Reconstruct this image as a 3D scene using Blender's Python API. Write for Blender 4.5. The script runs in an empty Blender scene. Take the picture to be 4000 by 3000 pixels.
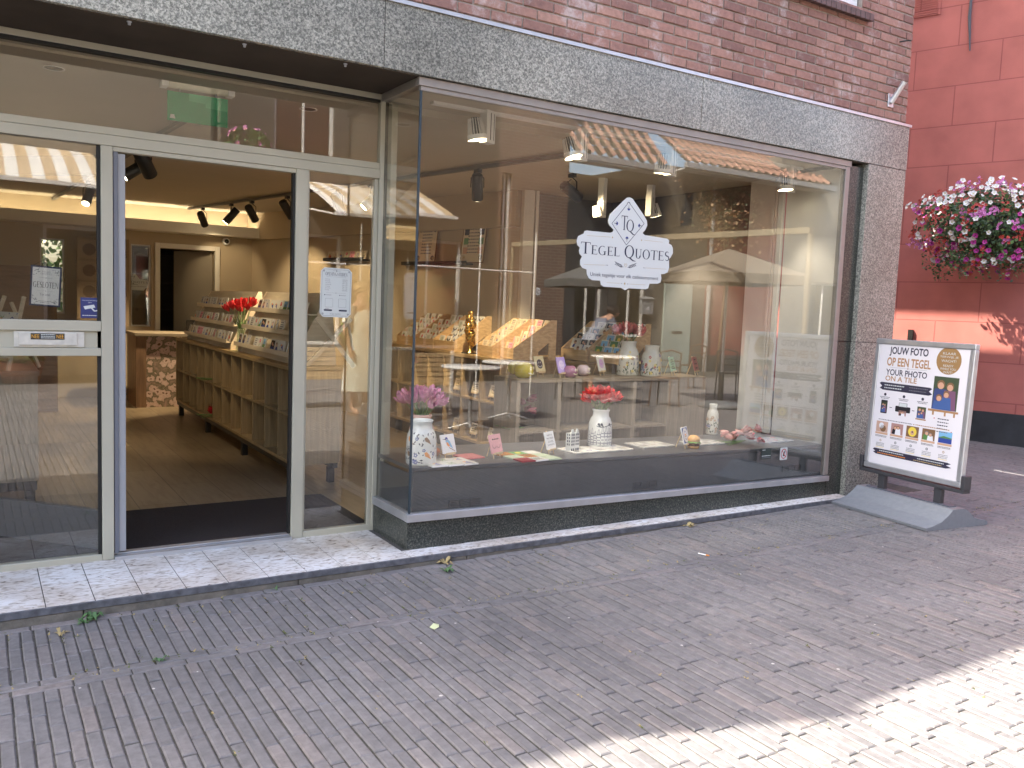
import bpy, bmesh, math, random
import numpy as np
from mathutils import Vector, Matrix
rnd = random.Random(7)
C = bpy.context.scene.collection
SC = bpy.context.scene
R = math.radians

# ---------------------------------------------------------------- camera
CAMZ = 1.42
FPX, YAW, PITCH, ROLL = 3318.3, R(32.41), R(5.223), R(2.231)
_w = Vector((math.sin(YAW)*math.cos(PITCH), math.cos(YAW)*math.cos(PITCH), -math.sin(PITCH)))
_r0 = Vector((math.cos(YAW), -math.sin(YAW), 0)); _u0 = _r0.cross(_w)
_r = _r0*math.cos(ROLL)+_u0*math.sin(ROLL); _u = -_r0*math.sin(ROLL)+_u0*math.cos(ROLL)
cd = bpy.data.cameras.new('camera'); cam = bpy.data.objects.new('camera', cd); C.objects.link(cam)
cd.sensor_fit = 'HORIZONTAL'; cd.sensor_width = 36; cd.lens = FPX/4000*36; cd.clip_end = 500; cd.clip_start = 0.05
cam.matrix_world = Matrix(((_r.x, _u.x, -_w.x, 0), (_r.y, _u.y, -_w.y, 0), (_r.z, _u.z, -_w.z, CAMZ), (0, 0, 0, 1)))
SC.camera = cam
def at(px, py, X=None, Y=None, Z=None):
    """the point of a given plane that the photograph shows at pixel px, py (4000 x 3000)"""
    d = _r*(px-2000)/FPX-_u*(py-1500)/FPX+_w
    if X is not None: t = X/d.x
    elif Y is not None: t = Y/d.y
    else: t = (Z-CAMZ)/d.z
    return Vector((d.x*t, d.y*t, CAMZ+d.z*t))

# ---------------------------------------------------------------- light
SUN = Vector((-.75, .40, 1.0)).normalized()
wd = bpy.data.worlds.new('World'); SC.world = wd; wd.use_nodes = True
nt = wd.node_tree; bg = nt.nodes['Background']
sky = nt.nodes.new('ShaderNodeTexSky'); sky.sky_type = 'NISHITA'; sky.sun_disc = False
sky.sun_elevation = math.asin(SUN.z); sky.sun_rotation = math.atan2(SUN.x, SUN.y)
sky.air_density = 1.0; sky.dust_density = 4.0; sky.ozone_density = .3
nt.links.new(sky.outputs[0], bg.inputs[0]); bg.inputs[1].default_value = 0.15
sl = bpy.data.lights.new('sun', 'SUN'); sl.energy = 3.0; sl.angle = R(.53); sl.color = (1, .92, .79)
so = bpy.data.objects.new('sun', sl); C.objects.link(so); so.rotation_euler = SUN.to_track_quat('Z', 'Y').to_euler(); so.location = (0, 0, 20)
SC.view_settings.view_transform = 'Standard'; SC.view_settings.look = 'None'; SC.view_settings.gamma = 1
SC.view_settings.exposure = 2.5
SC.render.engine = 'CYCLES'
cy = SC.cycles
cy.use_denoising = True; cy.max_bounces = 10; cy.diffuse_bounces = 4; cy.glossy_bounces = 5; cy.transmission_bounces = 6
cy.transparent_max_bounces = 24; cy.caustics_reflective = False; cy.caustics_refractive = False
cy.sample_clamp_indirect = 6; cy.use_light_tree = True

# ---------------------------------------------------------------- materials
MATS = {}
def mat(name, col, rough=.6, metal=0, var=0, scale=8, bump=0, bscale=40, emit=None, es=0, spec=.5, stretch=None, coat=0):
    if name in MATS: return MATS[name]
    m = bpy.data.materials.new(name); m.use_nodes = True; MATS[name] = m
    n = m.node_tree.nodes; l = m.node_tree.links; b = n['Principled BSDF']
    b.inputs['Base Color'].default_value = (*col, 1); b.inputs['Roughness'].default_value = rough
    b.inputs['Metallic'].default_value = metal; b.inputs['Specular IOR Level'].default_value = spec
    if coat: b.inputs['Coat Weight'].default_value = coat; b.inputs['Coat Roughness'].default_value = .08
    if emit:
        b.inputs['Emission Color'].default_value = (*emit, 1); b.inputs['Emission Strength'].default_value = es
    if var or bump:
        tc = n.new('ShaderNodeTexCoord'); mp = n.new('ShaderNodeMapping'); l.new(tc.outputs['Object'], mp.inputs[0])
        if stretch: mp.inputs['Scale'].default_value = stretch
    if var:
        ns = n.new('ShaderNodeTexNoise'); ns.inputs['Scale'].default_value = scale; ns.inputs['Detail'].default_value = 6
        l.new(mp.outputs[0], ns.inputs[0])
        mx = n.new('ShaderNodeMix'); mx.data_type = 'RGBA'
        mr = n.new('ShaderNodeMapRange'); mr.inputs[1].default_value = .3; mr.inputs[2].default_value = .7
        l.new(ns.outputs[0], mr.inputs[0]); l.new(mr.outputs[0], mx.inputs['Factor'])
        mx.inputs['A'].default_value = (*[max(0, c*(1-var)) for c in col], 1)
        mx.inputs['B'].default_value = (*[min(1, c*(1+var)) for c in col], 1)
        l.new(mx.outputs['Result'], b.inputs['Base Color'])
    if bump:
        n2 = n.new('ShaderNodeTexNoise'); n2.inputs['Scale'].default_value = bscale; n2.inputs['Detail'].default_value = 5
        l.new(mp.outputs[0], n2.inputs[0]); bp = n.new('ShaderNodeBump'); bp.inputs['Strength'].default_value = bump
        bp.inputs['Distance'].default_value = .01
        l.new(n2.outputs[0], bp.inputs['Height']); l.new(bp.outputs[0], b.inputs['Normal'])
    return m
def ramp(n, stops, interp='LINEAR'):
    r = n.new('ShaderNodeValToRGB'); e = r.color_ramp.elements; r.color_ramp.interpolation = interp
    while len(e) < len(stops): e.new(.5)
    for k, (p, c) in enumerate(stops): e[k].position = p; e[k].color = (*c, 1)
    return r
def nodes_of(m): return m.node_tree.nodes, m.node_tree.links, m.node_tree.nodes['Principled BSDF']
def speckle(name, cols, scale, rough, big=1.2, bigamt=.25):
    m = mat(name, (.2, .2, .2), rough); n, l, b = nodes_of(m)
    tc = n.new('ShaderNodeTexCoord'); ns = n.new('ShaderNodeTexNoise'); ns.inputs['Scale'].default_value = scale; ns.inputs['Detail'].default_value = 3; ns.inputs['Roughness'].default_value = .7
    ns.inputs['Distortion'].default_value = .6
    l.new(tc.outputs['Object'], ns.inputs[0]); r = ramp(n, cols); l.new(ns.outputs[0], r.inputs[0])
    n2 = n.new('ShaderNodeTexNoise'); n2.inputs['Scale'].default_value = big; n2.inputs['Detail'].default_value = 5; l.new(tc.outputs['Object'], n2.inputs[0])
    mr = n.new('ShaderNodeMapRange'); mr.inputs[1].default_value = .3; mr.inputs[2].default_value = .7; mr.inputs[3].default_value = 1-bigamt; mr.inputs[4].default_value = 1+bigamt
    l.new(n2.outputs[0], mr.inputs[0]); mx = n.new('ShaderNodeMix'); mx.data_type = 'RGBA'; mx.blend_type = 'MULTIPLY'; mx.inputs['Factor'].default_value = 1
    l.new(r.outputs[0], mx.inputs['A']); l.new(mr.outputs[0], mx.inputs['B']); l.new(mx.outputs['Result'], b.inputs['Base Color'])
    bp = n.new('ShaderNodeBump'); bp.inputs['Strength'].default_value = .12; bp.inputs['Distance'].default_value = .003; l.new(ns.outputs[0], bp.inputs['Height']); l.new(bp.outputs[0], b.inputs['Normal'])
    return m
GRAN = speckle('granite', [(.3, (.09, .092, .08)), (.46, (.185, .188, .165)), (.55, (.33, .33, .285)), (.68, (.48, .47, .40))], 88, .22)
GRAND = speckle('granite shaded', [(.3, (.010, .013, .012)), (.47, (.028, .033, .03)), (.56, (.075, .08, .068)), (.7, (.17, .17, .13))], 95, .3)  # same granite, shade put into its colour for recessed and low faces
def travertine():
    m = mat('travertine', (.6, .58, .55), .45); n, l, b = nodes_of(m)
    tc = n.new('ShaderNodeTexCoord'); mp = n.new('ShaderNodeMapping'); mp.inputs['Scale'].default_value = (9, 22, 9); mp.inputs['Rotation'].default_value = (0, 0, .6)
    l.new(tc.outputs['Object'], mp.inputs[0])
    ns = n.new('ShaderNodeTexNoise'); ns.inputs['Scale'].default_value = 2.2; ns.inputs['Detail'].default_value = 8; ns.inputs['Distortion'].default_value = 1.2; l.new(mp.outputs[0], ns.inputs[0])
    r = ramp(n, [(.30, (.10, .09, .075)), (.37, (.46, .42, .37)), (.5, (.76, .75, .73)), (.7, (.80, .81, .82))]); l.new(ns.outputs[0], r.inputs[0])
    n2 = n.new('ShaderNodeTexNoise'); n2.inputs['Scale'].default_value = 2.5; n2.inputs['Detail'].default_value = 6; l.new(tc.outputs['Object'], n2.inputs[0])
    r2 = ramp(n, [(.35, (.62, .54, .46)), (.6, (1, 1, 1))]); l.new(n2.outputs[0], r2.inputs[0])
    mx = n.new('ShaderNodeMix'); mx.data_type = 'RGBA'; mx.blend_type = 'MULTIPLY'; mx.inputs['Factor'].default_value = .8
    l.new(r.outputs[0], mx.inputs['A']); l.new(r2.outputs[0], mx.inputs['B']); l.new(mx.outputs['Result'], b.inputs['Base Color'])
    bp = n.new('ShaderNodeBump'); bp.inputs['Strength'].default_value = .3; bp.inputs['Distance'].default_value = .003; l.new(ns.outputs[0], bp.inputs['Height']); l.new(bp.outputs[0], b.inputs['Normal'])
    return m
TRAV = travertine()
def attr_brick(name, c0, c1, c2, rough, eff=0):
    """colour per brick from the mesh attribute 'tone' plus fine noise"""
    m = mat(name, c0, rough); n, l, b = nodes_of(m)
    a = n.new('ShaderNodeAttribute'); a.attribute_name = 'tone'
    r = ramp(n, [(0, c0), (.5, c1), (1, c2)]); l.new(a.outputs['Fac'], r.inputs[0])
    tc = n.new('ShaderNodeTexCoord'); ns = n.new('ShaderNodeTexNoise'); ns.inputs['Scale'].default_value = 28; ns.inputs['Detail'].default_value = 8; ns.inputs['Roughness'].default_value = .65
    l.new(tc.outputs['Object'], ns.inputs[0])
    mr = n.new('ShaderNodeMapRange'); mr.inputs[1].default_value = .25; mr.inputs[2].default_value = .75; mr.inputs[3].default_value = .72; mr.inputs[4].default_value = 1.28; l.new(ns.outputs[0], mr.inputs[0])
    n3 = n.new('ShaderNodeTexNoise'); n3.inputs['Scale'].default_value = 1.1; n3.inputs['Detail'].default_value = 4; l.new(tc.outputs['Object'], n3.inputs[0])
    m3 = n.new('ShaderNodeMapRange'); m3.inputs[1].default_value = .3; m3.inputs[2].default_value = .7; m3.inputs[3].default_value = .86; m3.inputs[4].default_value = 1.14; l.new(n3.outputs[0], m3.inputs[0])
    mu = n.new('ShaderNodeMath'); mu.operation = 'MULTIPLY'; l.new(mr.outputs[0], mu.inputs[0]); l.new(m3.outputs[0], mu.inputs[1])
    mx = n.new('ShaderNodeMix'); mx.data_type = 'RGBA'; mx.blend_type = 'MULTIPLY'; mx.inputs['Factor'].default_value = 1
    l.new(r.outputs[0], mx.inputs['A']); l.new(mu.outputs[0], mx.inputs['B']); out = mx.outputs['Result']
    if eff:
        n4 = n.new('ShaderNodeTexNoise'); n4.inputs['Scale'].default_value = 5; n4.inputs['Detail'].default_value = 9; n4.inputs['Roughness'].default_value = .75; l.new(tc.outputs['Object'], n4.inputs[0])
        r4 = ramp(n, [(.53, (0, 0, 0)), (.72, (eff,)*3)]); l.new(n4.outputs[0], r4.inputs[0])
        m4 = n.new('ShaderNodeMix'); m4.data_type = 'RGBA'; l.new(r4.outputs[0], m4.inputs['Factor']); l.new(out, m4.inputs['A']); m4.inputs['B'].default_value = (.62, .58, .56, 1); out = m4.outputs['Result']
    l.new(out, b.inputs['Base Color'])
    bp = n.new('ShaderNodeBump'); bp.inputs['Strength'].default_value = .35; bp.inputs['Distance'].default_value = .004; l.new(ns.outputs[0], bp.inputs['Height']); l.new(bp.outputs[0], b.inputs['Normal'])
    return m
PAVE = attr_brick('clinker', (.142, .138, .140), (.170, .163, .163), (.200, .178, .170), .6)
WALLB = attr_brick('wall brick', (.22, .12, .10), (.32, .175, .14), (.39, .23, .18), .8, eff=.8)
MORT = mat('paving sand', (.07, .066, .056), .95, var=.35, scale=30, bump=.4)
MORTW = mat('wall mortar', (.33, .29, .25), .95, var=.2, scale=20, bump=.4)
KERB = mat('kerb concrete', (.17, .155, .13), .9, var=.35, scale=14, bump=.5, bscale=60)
SLATE = mat('slate edge', (.12, .125, .14), .5, var=.4, scale=25)
ALU = mat('painted aluminium', (.46, .44, .35), .42, var=.06, scale=3, metal=.0)
ALUD = mat('brown aluminium', (.30, .275, .25), .35, metal=.3, var=.08)
ALUS = mat('bare aluminium', (.55, .56, .58), .35, metal=.7, var=.1)
RUB = mat('black rubber', (.012, .012, .012), .6)
SOFF = mat('soffit paint', (.075, .060, .047), .95, var=.12, scale=4, spec=.1)
DOORP = mat('grey door paint', (.13, .13, .135), .4)
CEIL = mat('ceiling paint', (.52, .46, .37), .9, var=.03, scale=2)
WALLP = mat('beige wall paint', (.48, .39, .27), .9, var=.04, scale=2)
WALLC = mat('cream wall paint', (.74, .70, .62), .8, var=.03)
WHITE = mat('white plastic', (.8, .79, .76), .4)
BLACK = mat('black metal', (.02, .018, .016), .42)
DARK = mat('dark grey paint', (.085, .09, .098), .38, var=.12, scale=5)
DARKL = mat('slate grey edge', (.2, .22, .26), .3)
def wood(name, c, dark, sc=(3, 3, 30), rough=.5):
    m = mat(name, c, rough); n, l, b = nodes_of(m)
    tc = n.new('ShaderNodeTexCoord'); mp = n.new('ShaderNodeMapping'); mp.inputs['Scale'].default_value = sc; l.new(tc.outputs['Object'], mp.inputs[0])
    ns = n.new('ShaderNodeTexNoise'); ns.inputs['Scale'].default_value = 1.6; ns.inputs['Detail'].default_value = 7; ns.inputs['Distortion'].default_value = .5; l.new(mp.outputs[0], ns.inputs[0])
    r = ramp(n, [(.3, dark), (.55, c), (.75, tuple(min(1, x*1.18) for x in c))]); l.new(ns.outputs[0], r.inputs[0]); l.new(r.outputs[0], b.inputs['Base Color'])
    return m
OAK = wood('oak board', (.38, .265, .13), (.27, .185, .09), (2, 2, 34))
OAKV = wood('oak board upright', (.37, .265, .14), (.28, .195, .10), (30, 30, 2))
GREYW = wood('grey oak board', (.31, .255, .19), (.25, .205, .15), (34, 30, 2))
GREYH = wood('grey oak top', (.28, .225, .16), (.20, .16, .115), (2, 26, 30))
PINE = wood('pine', (.66, .46, .25), (.52, .34, .17), (3, 14, 30))
PALE = wood('pale birch', (.74, .64, .48), (.66, .56, .41), (2, 2, 20))
TEAK = wood('bench wood', (.68, .50, .28), (.55, .40, .22), (3, 30, 30))
FLOORM = mat('floor', (.34, .27, .19), .35)
def floor_mat():
    n, l, b = nodes_of(FLOORM)
    tc = n.new('ShaderNodeTexCoord'); mp = n.new('ShaderNodeMapping'); mp.inputs['Rotation'].default_value = (0, 0, R(90)); l.new(tc.outputs['Object'], mp.inputs[0])
    bt = n.new('ShaderNodeTexBrick'); bt.inputs['Scale'].default_value = 1; bt.inputs['Brick Width'].default_value = 1.2; bt.inputs['Row Height'].default_value = .3; bt.inputs['Mortar Size'].default_value = .003
    bt.inputs['Color1'].default_value = (.23, .175, .11, 1); bt.inputs['Color2'].default_value = (.27, .21, .14, 1); bt.inputs['Mortar'].default_value = (.08, .06, .04, 1)
    l.new(mp.outputs[0], bt.inputs[0])
    m2 = n.new('ShaderNodeMapping'); m2.inputs['Scale'].default_value = (14, 1.5, 1); l.new(tc.outputs['Object'], m2.inputs[0])
    ns = n.new('ShaderNodeTexNoise'); ns.inputs['Scale'].default_value = 1.5; ns.inputs['Detail'].default_value = 8; ns.inputs['Distortion'].default_value = .8; l.new(m2.outputs[0], ns.inputs[0])
    r = ramp(n, [(.3, (.68, .64, .60)), (.55, (1, 1, 1))]); l.new(ns.outputs[0], r.inputs[0])
    mx = n.new('ShaderNodeMix'); mx.data_type = 'RGBA'; mx.blend_type = 'MULTIPLY'; mx.inputs['Factor'].default_value = .9
    l.new(bt.outputs[0], mx.inputs['A']); l.new(r.outputs[0], mx.inputs['B']); l.new(mx.outputs['Result'], b.inputs['Base Color'])
floor_mat()
def glass_mat(name, tint=(.93, .95, .93), boost=1.0):
    m = bpy.data.materials.new(name); m.use_nodes = True; n = m.node_tree.nodes; l = m.node_tree.links; n.clear()
    o = n.new('ShaderNodeOutputMaterial'); mx = n.new('ShaderNodeMixShader'); tr = n.new('ShaderNodeBsdfTransparent'); gl = n.new('ShaderNodeBsdfGlossy')
    gl.inputs['Roughness'].default_value = 0.0; gl.inputs['Color'].default_value = (1, 1, 1, 1); tr.inputs['Color'].default_value = (*tint, 1)
    g = n.new('ShaderNodeNewGeometry'); fr = n.new('ShaderNodeFresnel')
    ma = n.new('ShaderNodeMapRange'); ma.inputs[3].default_value = 1.52; ma.inputs[4].default_value = 1/1.52   # outward IOR on both faces: a thin sheet
    l.new(g.outputs['Backfacing'], ma.inputs[0]); l.new(ma.outputs[0], fr.inputs[0])
    mu = n.new('ShaderNodeMath'); mu.operation = 'MULTIPLY'; mu.inputs[1].default_value = boost; mu.use_clamp = True; l.new(fr.outputs[0], mu.inputs[0])
    # faint waviness of float glass
    tc = n.new('ShaderNodeTexCoord'); ns = n.new('ShaderNodeTexNoise'); ns.inputs['Scale'].default_value = .9; ns.inputs['Detail'].default_value = 1; l.new(tc.outputs['Object'], ns.inputs[0])
    bp = n.new('ShaderNodeBump'); bp.inputs['Strength'].default_value = .015; bp.inputs['Distance'].default_value = .02; l.new(ns.outputs[0], bp.inputs['Height']); l.new(bp.outputs[0], gl.inputs['Normal'])
    l.new(mu.outputs[0], mx.inputs[0]); l.new(tr.outputs[0], mx.inputs[1]); l.new(gl.outputs[0], mx.inputs[2]); l.new(mx.outputs[0], o.inputs[0])
    MATS[name] = m; return m
GLASS = glass_mat('window glass', (.96, .96, .94), 1.85); GLASSB = glass_mat('bay glass', (.96, .96, .94), 1.38)
GLEDGE = mat('glass edge', (.03, .05, .065), .3)

# ---------------------------------------------------------------- mesh helpers
class MB:
    def __init__(s): s.v = []; s.f = []; s.m = []; s.sm = []; s.t = []
    def face(s, pts, m=0, smooth=False, tone=None):
        b = len(s.v); s.v += [tuple(p) for p in pts]; s.f.append(tuple(range(b, b+len(pts)))); s.m.append(m); s.sm.append(smooth)
    def raw(s, vs, fs, m=0, smooth=False):
        b = len(s.v); s.v += [tuple(p) for p in vs]
        for f in fs: s.f.append(tuple(i+b for i in f)); s.m.append(m); s.sm.append(smooth)
    def box(s, x0, x1, y0, y1, z0, z1, m=0):
        vs = [(x, y, z) for x in (x0, x1) for y in (y0, y1) for z in (z0, z1)]
        s.raw(vs, [(0, 1, 3, 2), (4, 6, 7, 5), (0, 4, 5, 1), (2, 3, 7, 6), (0, 2, 6, 4), (1, 5, 7, 3)], m)
    def hexa(s, b, t, m=0):                                  # four bottom points, four top points, counter-clockwise seen from above
        s.raw(list(b)+list(t), [(3, 2, 1, 0), (4, 5, 6, 7), (0, 1, 5, 4), (1, 2, 6, 5), (2, 3, 7, 6), (3, 0, 4, 7)], m)
    def slab(s, a, b, th, z0, z1, m=0):                      # an upright wall from a to b, thickness to the right of a->b
        a = Vector(a); b = Vector(b); d = (b-a).normalized(); n = Vector((d.y, -d.x))*th
        P = [a, a+n, b+n, b]
        s.hexa([(p.x, p.y, z0) for p in P][::-1], [(p.x, p.y, z1) for p in P][::-1], m)
    def tube(s, pts, rad, n=8, m=0, smooth=True, caps=True):
        pts = [Vector(p) for p in pts]; k = len(pts); rad = rad if isinstance(rad, (list, tuple)) else [rad]*k
        rings = []; prev = None
        for i, p in enumerate(pts):
            d = (pts[min(i+1, k-1)]-pts[max(i-1, 0)]).normalized()
            if prev is None: a = d.orthogonal().normalized()
            else: a = (prev-d*prev.dot(d)); a = a.normalized() if a.length > 1e-6 else d.orthogonal().normalized()
            prev = a; b = d.cross(a)
            rings.append([p+(a*math.cos(2*math.pi*j/n)+b*math.sin(2*math.pi*j/n))*rad[i] for j in range(n)])
        base = [q for r in rings for q in r]; fs = []
        for i in range(k-1):
            for j in range(n): fs.append((i*n+j, i*n+(j+1) % n, (i+1)*n+(j+1) % n, (i+1)*n+j))
        s.raw(base, fs, m, smooth)
        if caps:
            s.face(rings[0][::-1], m); s.face(rings[-1], m)
    def lathe(s, prof, c=(0, 0, 0), n=24, m=0, smooth=True, sq=1):
        vs = []; fs = []
        for (r, z) in prof:
            for j in range(n):
                a = 2*math.pi*j/n; vs.append((c[0]+r*math.cos(a), c[1]+r*sq*math.sin(a), c[2]+z))
        for i in range(len(prof)-1):
            for j in range(n): fs.append((i*n+j, i*n+(j+1) % n, (i+1)*n+(j+1) % n, (i+1)*n+j))
        s.raw(vs, fs, m, smooth)
    def ball(s, c, r, n=10, m=0, sc=(1, 1, 1)):
        prof = [(math.sin(math.pi*i/n)*r+1e-5, -math.cos(math.pi*i/n)*r) for i in range(n+1)]
        b = len(s.v); s.lathe(prof, (0, 0, 0), n+4, m)
        for i in range(b, len(s.v)):
            x, y, z = s.v[i]; s.v[i] = (c[0]+x*sc[0], c[1]+y*sc[1], c[2]+z*sc[2])
    def xf(s, M, start=0):
        for i in range(start, len(s.v)): s.v[i] = tuple(M @ Vector(s.v[i]))
    def build(s, name, mats, parent=None, loc=None, rot=None, bevel=0, label=None, cat=None, group=None, kind=None, tone=None, recenter=False):
        me = bpy.data.meshes.new(name); vs = s.v
        if recenter and vs:
            lo = np.array(vs).min(0); hi = np.array(vs).max(0); loc = ((lo[0]+hi[0])/2, (lo[1]+hi[1])/2, lo[2]); vs = [(a-loc[0], b-loc[1], c-loc[2]) for a, b, c in vs]
        me.from_pydata(vs, [], s.f)
        mats = mats if isinstance(mats, (list, tuple)) else [mats]
        for k in mats: me.materials.append(k)
        me.polygons.foreach_set('material_index', s.m); me.polygons.foreach_set('use_smooth', s.sm)
        if tone is not None:
            at_ = me.attributes.new('tone', 'FLOAT', 'FACE'); at_.data.foreach_set('value', tone)
        me.update()
        o = bpy.data.objects.new(name, me); C.objects.link(o)
        if parent: o.parent = parent
        if loc: o.location = loc
        if rot: o.rotation_euler = rot
        if bevel:
            b = o.modifiers.new('bevel', 'BEVEL'); b.width = bevel; b.segments = 2; b.limit_method = 'ANGLE'; b.angle_limit = R(40)
        return tag(o, label, cat, group, kind)
def tag(o, label=None, cat=None, group=None, kind=None):
    if label: o['label'] = label
    if cat: o['category'] = cat
    if group: o['group'] = group
    if kind: o['kind'] = kind
    return o
def empty(name, loc=(0, 0, 0), rz=0, label=None, cat=None, group=None, rot=None):
    o = bpy.data.objects.new(name, None); C.objects.link(o); o.location = loc; o.rotation_euler = rot or (0, 0, rz); o.empty_display_size = .1
    return tag(o, label, cat, group)
def copy_tree(o, parent=None):
    kids = [c for c in bpy.data.objects if c.parent == o]
    c = o.copy(); C.objects.link(c); c.parent = parent
    for ch in kids: copy_tree(ch, c)
    return c
# ---- flat graphics: polygons in (u, v), facing -Y, stacked 0.4 mm apart
TXT = {}
def text_faces(s, bold=0):
    key = (s, bold)
    if key not in TXT:
        cu = bpy.data.curves.new('t', 'FONT'); cu.body = s; cu.resolution_u = 3; cu.offset = bold
        ob = bpy.data.objects.new('t', cu); C.objects.link(ob); dg = bpy.context.evaluated_depsgraph_get(); dg.update()
        me = bpy.data.meshes.new_from_object(ob.evaluated_get(dg))
        vs = [(v.co.x, v.co.y) for v in me.vertices]; fs = [tuple(p.vertices) for p in me.polygons]
        bpy.data.objects.remove(ob); bpy.data.curves.remove(cu); bpy.data.meshes.remove(me)
        xs = [a for a, b in vs] or [0]; ys = [b for a, b in vs] or [0]
        TXT[key] = (vs, fs, min(xs), max(xs), min(ys), max(ys))
    return TXT[key]
def arc(cx, cy, rx, ry, a0, a1, n=20): return [(cx+rx*math.cos(R(a0+(a1-a0)*i/n)), cy+ry*math.sin(R(a0+(a1-a0)*i/n))) for i in range(n+1)]
def band(outer, inner): return [[outer[i], outer[i+1], inner[i+1], inner[i]] for i in range(len(outer)-1)]
def rc(x0, y0, x1, y1): return [[(x0, y0), (x1, y0), (x1, y1), (x0, y1)]]
def stem(x, w=.13, y0=0, y1=1, s=.07): return rc(x, y0, x+w, y1)+rc(x-s, y0, x+w+s, y0+.035)+rc(x-s, y1-.035, x+w+s, y1)
def spath(pts, ws):
    out = []
    for i in range(len(pts)-1):
        (x0, y0), (x1, y1) = pts[i], pts[i+1]; d = math.hypot(x1-x0, y1-y0) or 1; nx, ny = -(y1-y0)/d, (x1-x0)/d
        a, b = ws[i]/2, ws[i+1]/2; out.append([(x0+nx*a, y0+ny*a), (x1+nx*b, y1+ny*b), (x1-nx*b, y1-ny*b), (x0-nx*a, y0-ny*a)])
    return out
def glyph(c):
    """Roman capitals with thick and thin strokes and serifs, unit height"""
    if c == 'T': return stem(.33)+rc(0, .955, .8, 1)+[[(0, .955), (.05, .955), (.02, .8), (0, .8)]]+[[(.75, .955), (.8, .955), (.8, .8), (.78, .8)]], .82
    if c == 'E': return stem(.08)+rc(.1, .955, .6, 1)+rc(.1, .0, .64, .045)+rc(.1, .48, .48, .525)+[[(.56, .955), (.6, .955), (.6, .8)]]+[[(.59, .045), (.64, .045), (.66, .2)]]+rc(.45, .4, .48, .6), .68
    if c == 'L': return stem(.08)+rc(.1, 0, .62, .045)+[[(.57, .045), (.62, .045), (.64, .22)]], .64
    if c == 'I': return stem(.08), .32
    if c == 'N': return stem(.08, .045)+stem(.72, .045)+[[(.06, 1), (.2, 1), (.77, 0), (.7, 0)]], .86
    if c == 'D': return stem(.08)+band(arc(.25, .5, .5, .5, -90, 90), arc(.25, .5, .36, .45, -90, 90)), .8
    if c == 'P': return stem(.08)+band(arc(.28, .73, .3, .27, -90, 90), arc(.28, .73, .18, .225, -90, 90)), .62
    if c == 'J': return rc(.2, .1, .33, 1)+rc(.1, .965, .43, 1)+band(arc(.1, .1, .23, .2, -90, 0, 8), arc(.1, .1, .1, .16, -90, 0, 8)), .46
    if c in 'OQ':
        g = band(arc(.43, .5, .42, .52, 0, 360, 32), arc(.43, .5, .285, .475, 0, 360, 32))
        if c == 'Q': g += spath([(.38, .05), (.55, -.05), (.8, -.22), (1.05, -.25)], [.04, .12, .1, .01])
        return g, .88
    if c == 'G': return band(arc(.46, .5, .44, .52, 55, 325, 26), arc(.46, .5, .31, .475, 55, 325, 26))+rc(.66, .02, .79, .42)+rc(.56, .4, .87, .435), .92
    if c == 'U': return rc(.1, .3, .23, 1)+rc(.63, .3, .675, 1)+rc(.03, .965, .3, 1)+rc(.55, .965, .76, 1)+band(arc(.3875, .32, .2875, .34, 180, 360), arc(.38, .32, .25-.1, .3, 180, 360)), .8
    if c == 'S':
        p = arc(.3, .745, .2, .225, 25, 250, 14)+arc(.3, .27, .22, .245, 80, -155, 16)
        return spath(p, [.02+.11*min(1, abs(math.sin(math.pi*i/(len(p)-1)))*1.1) for i in range(len(p))]), .58
    return [], .4
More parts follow.
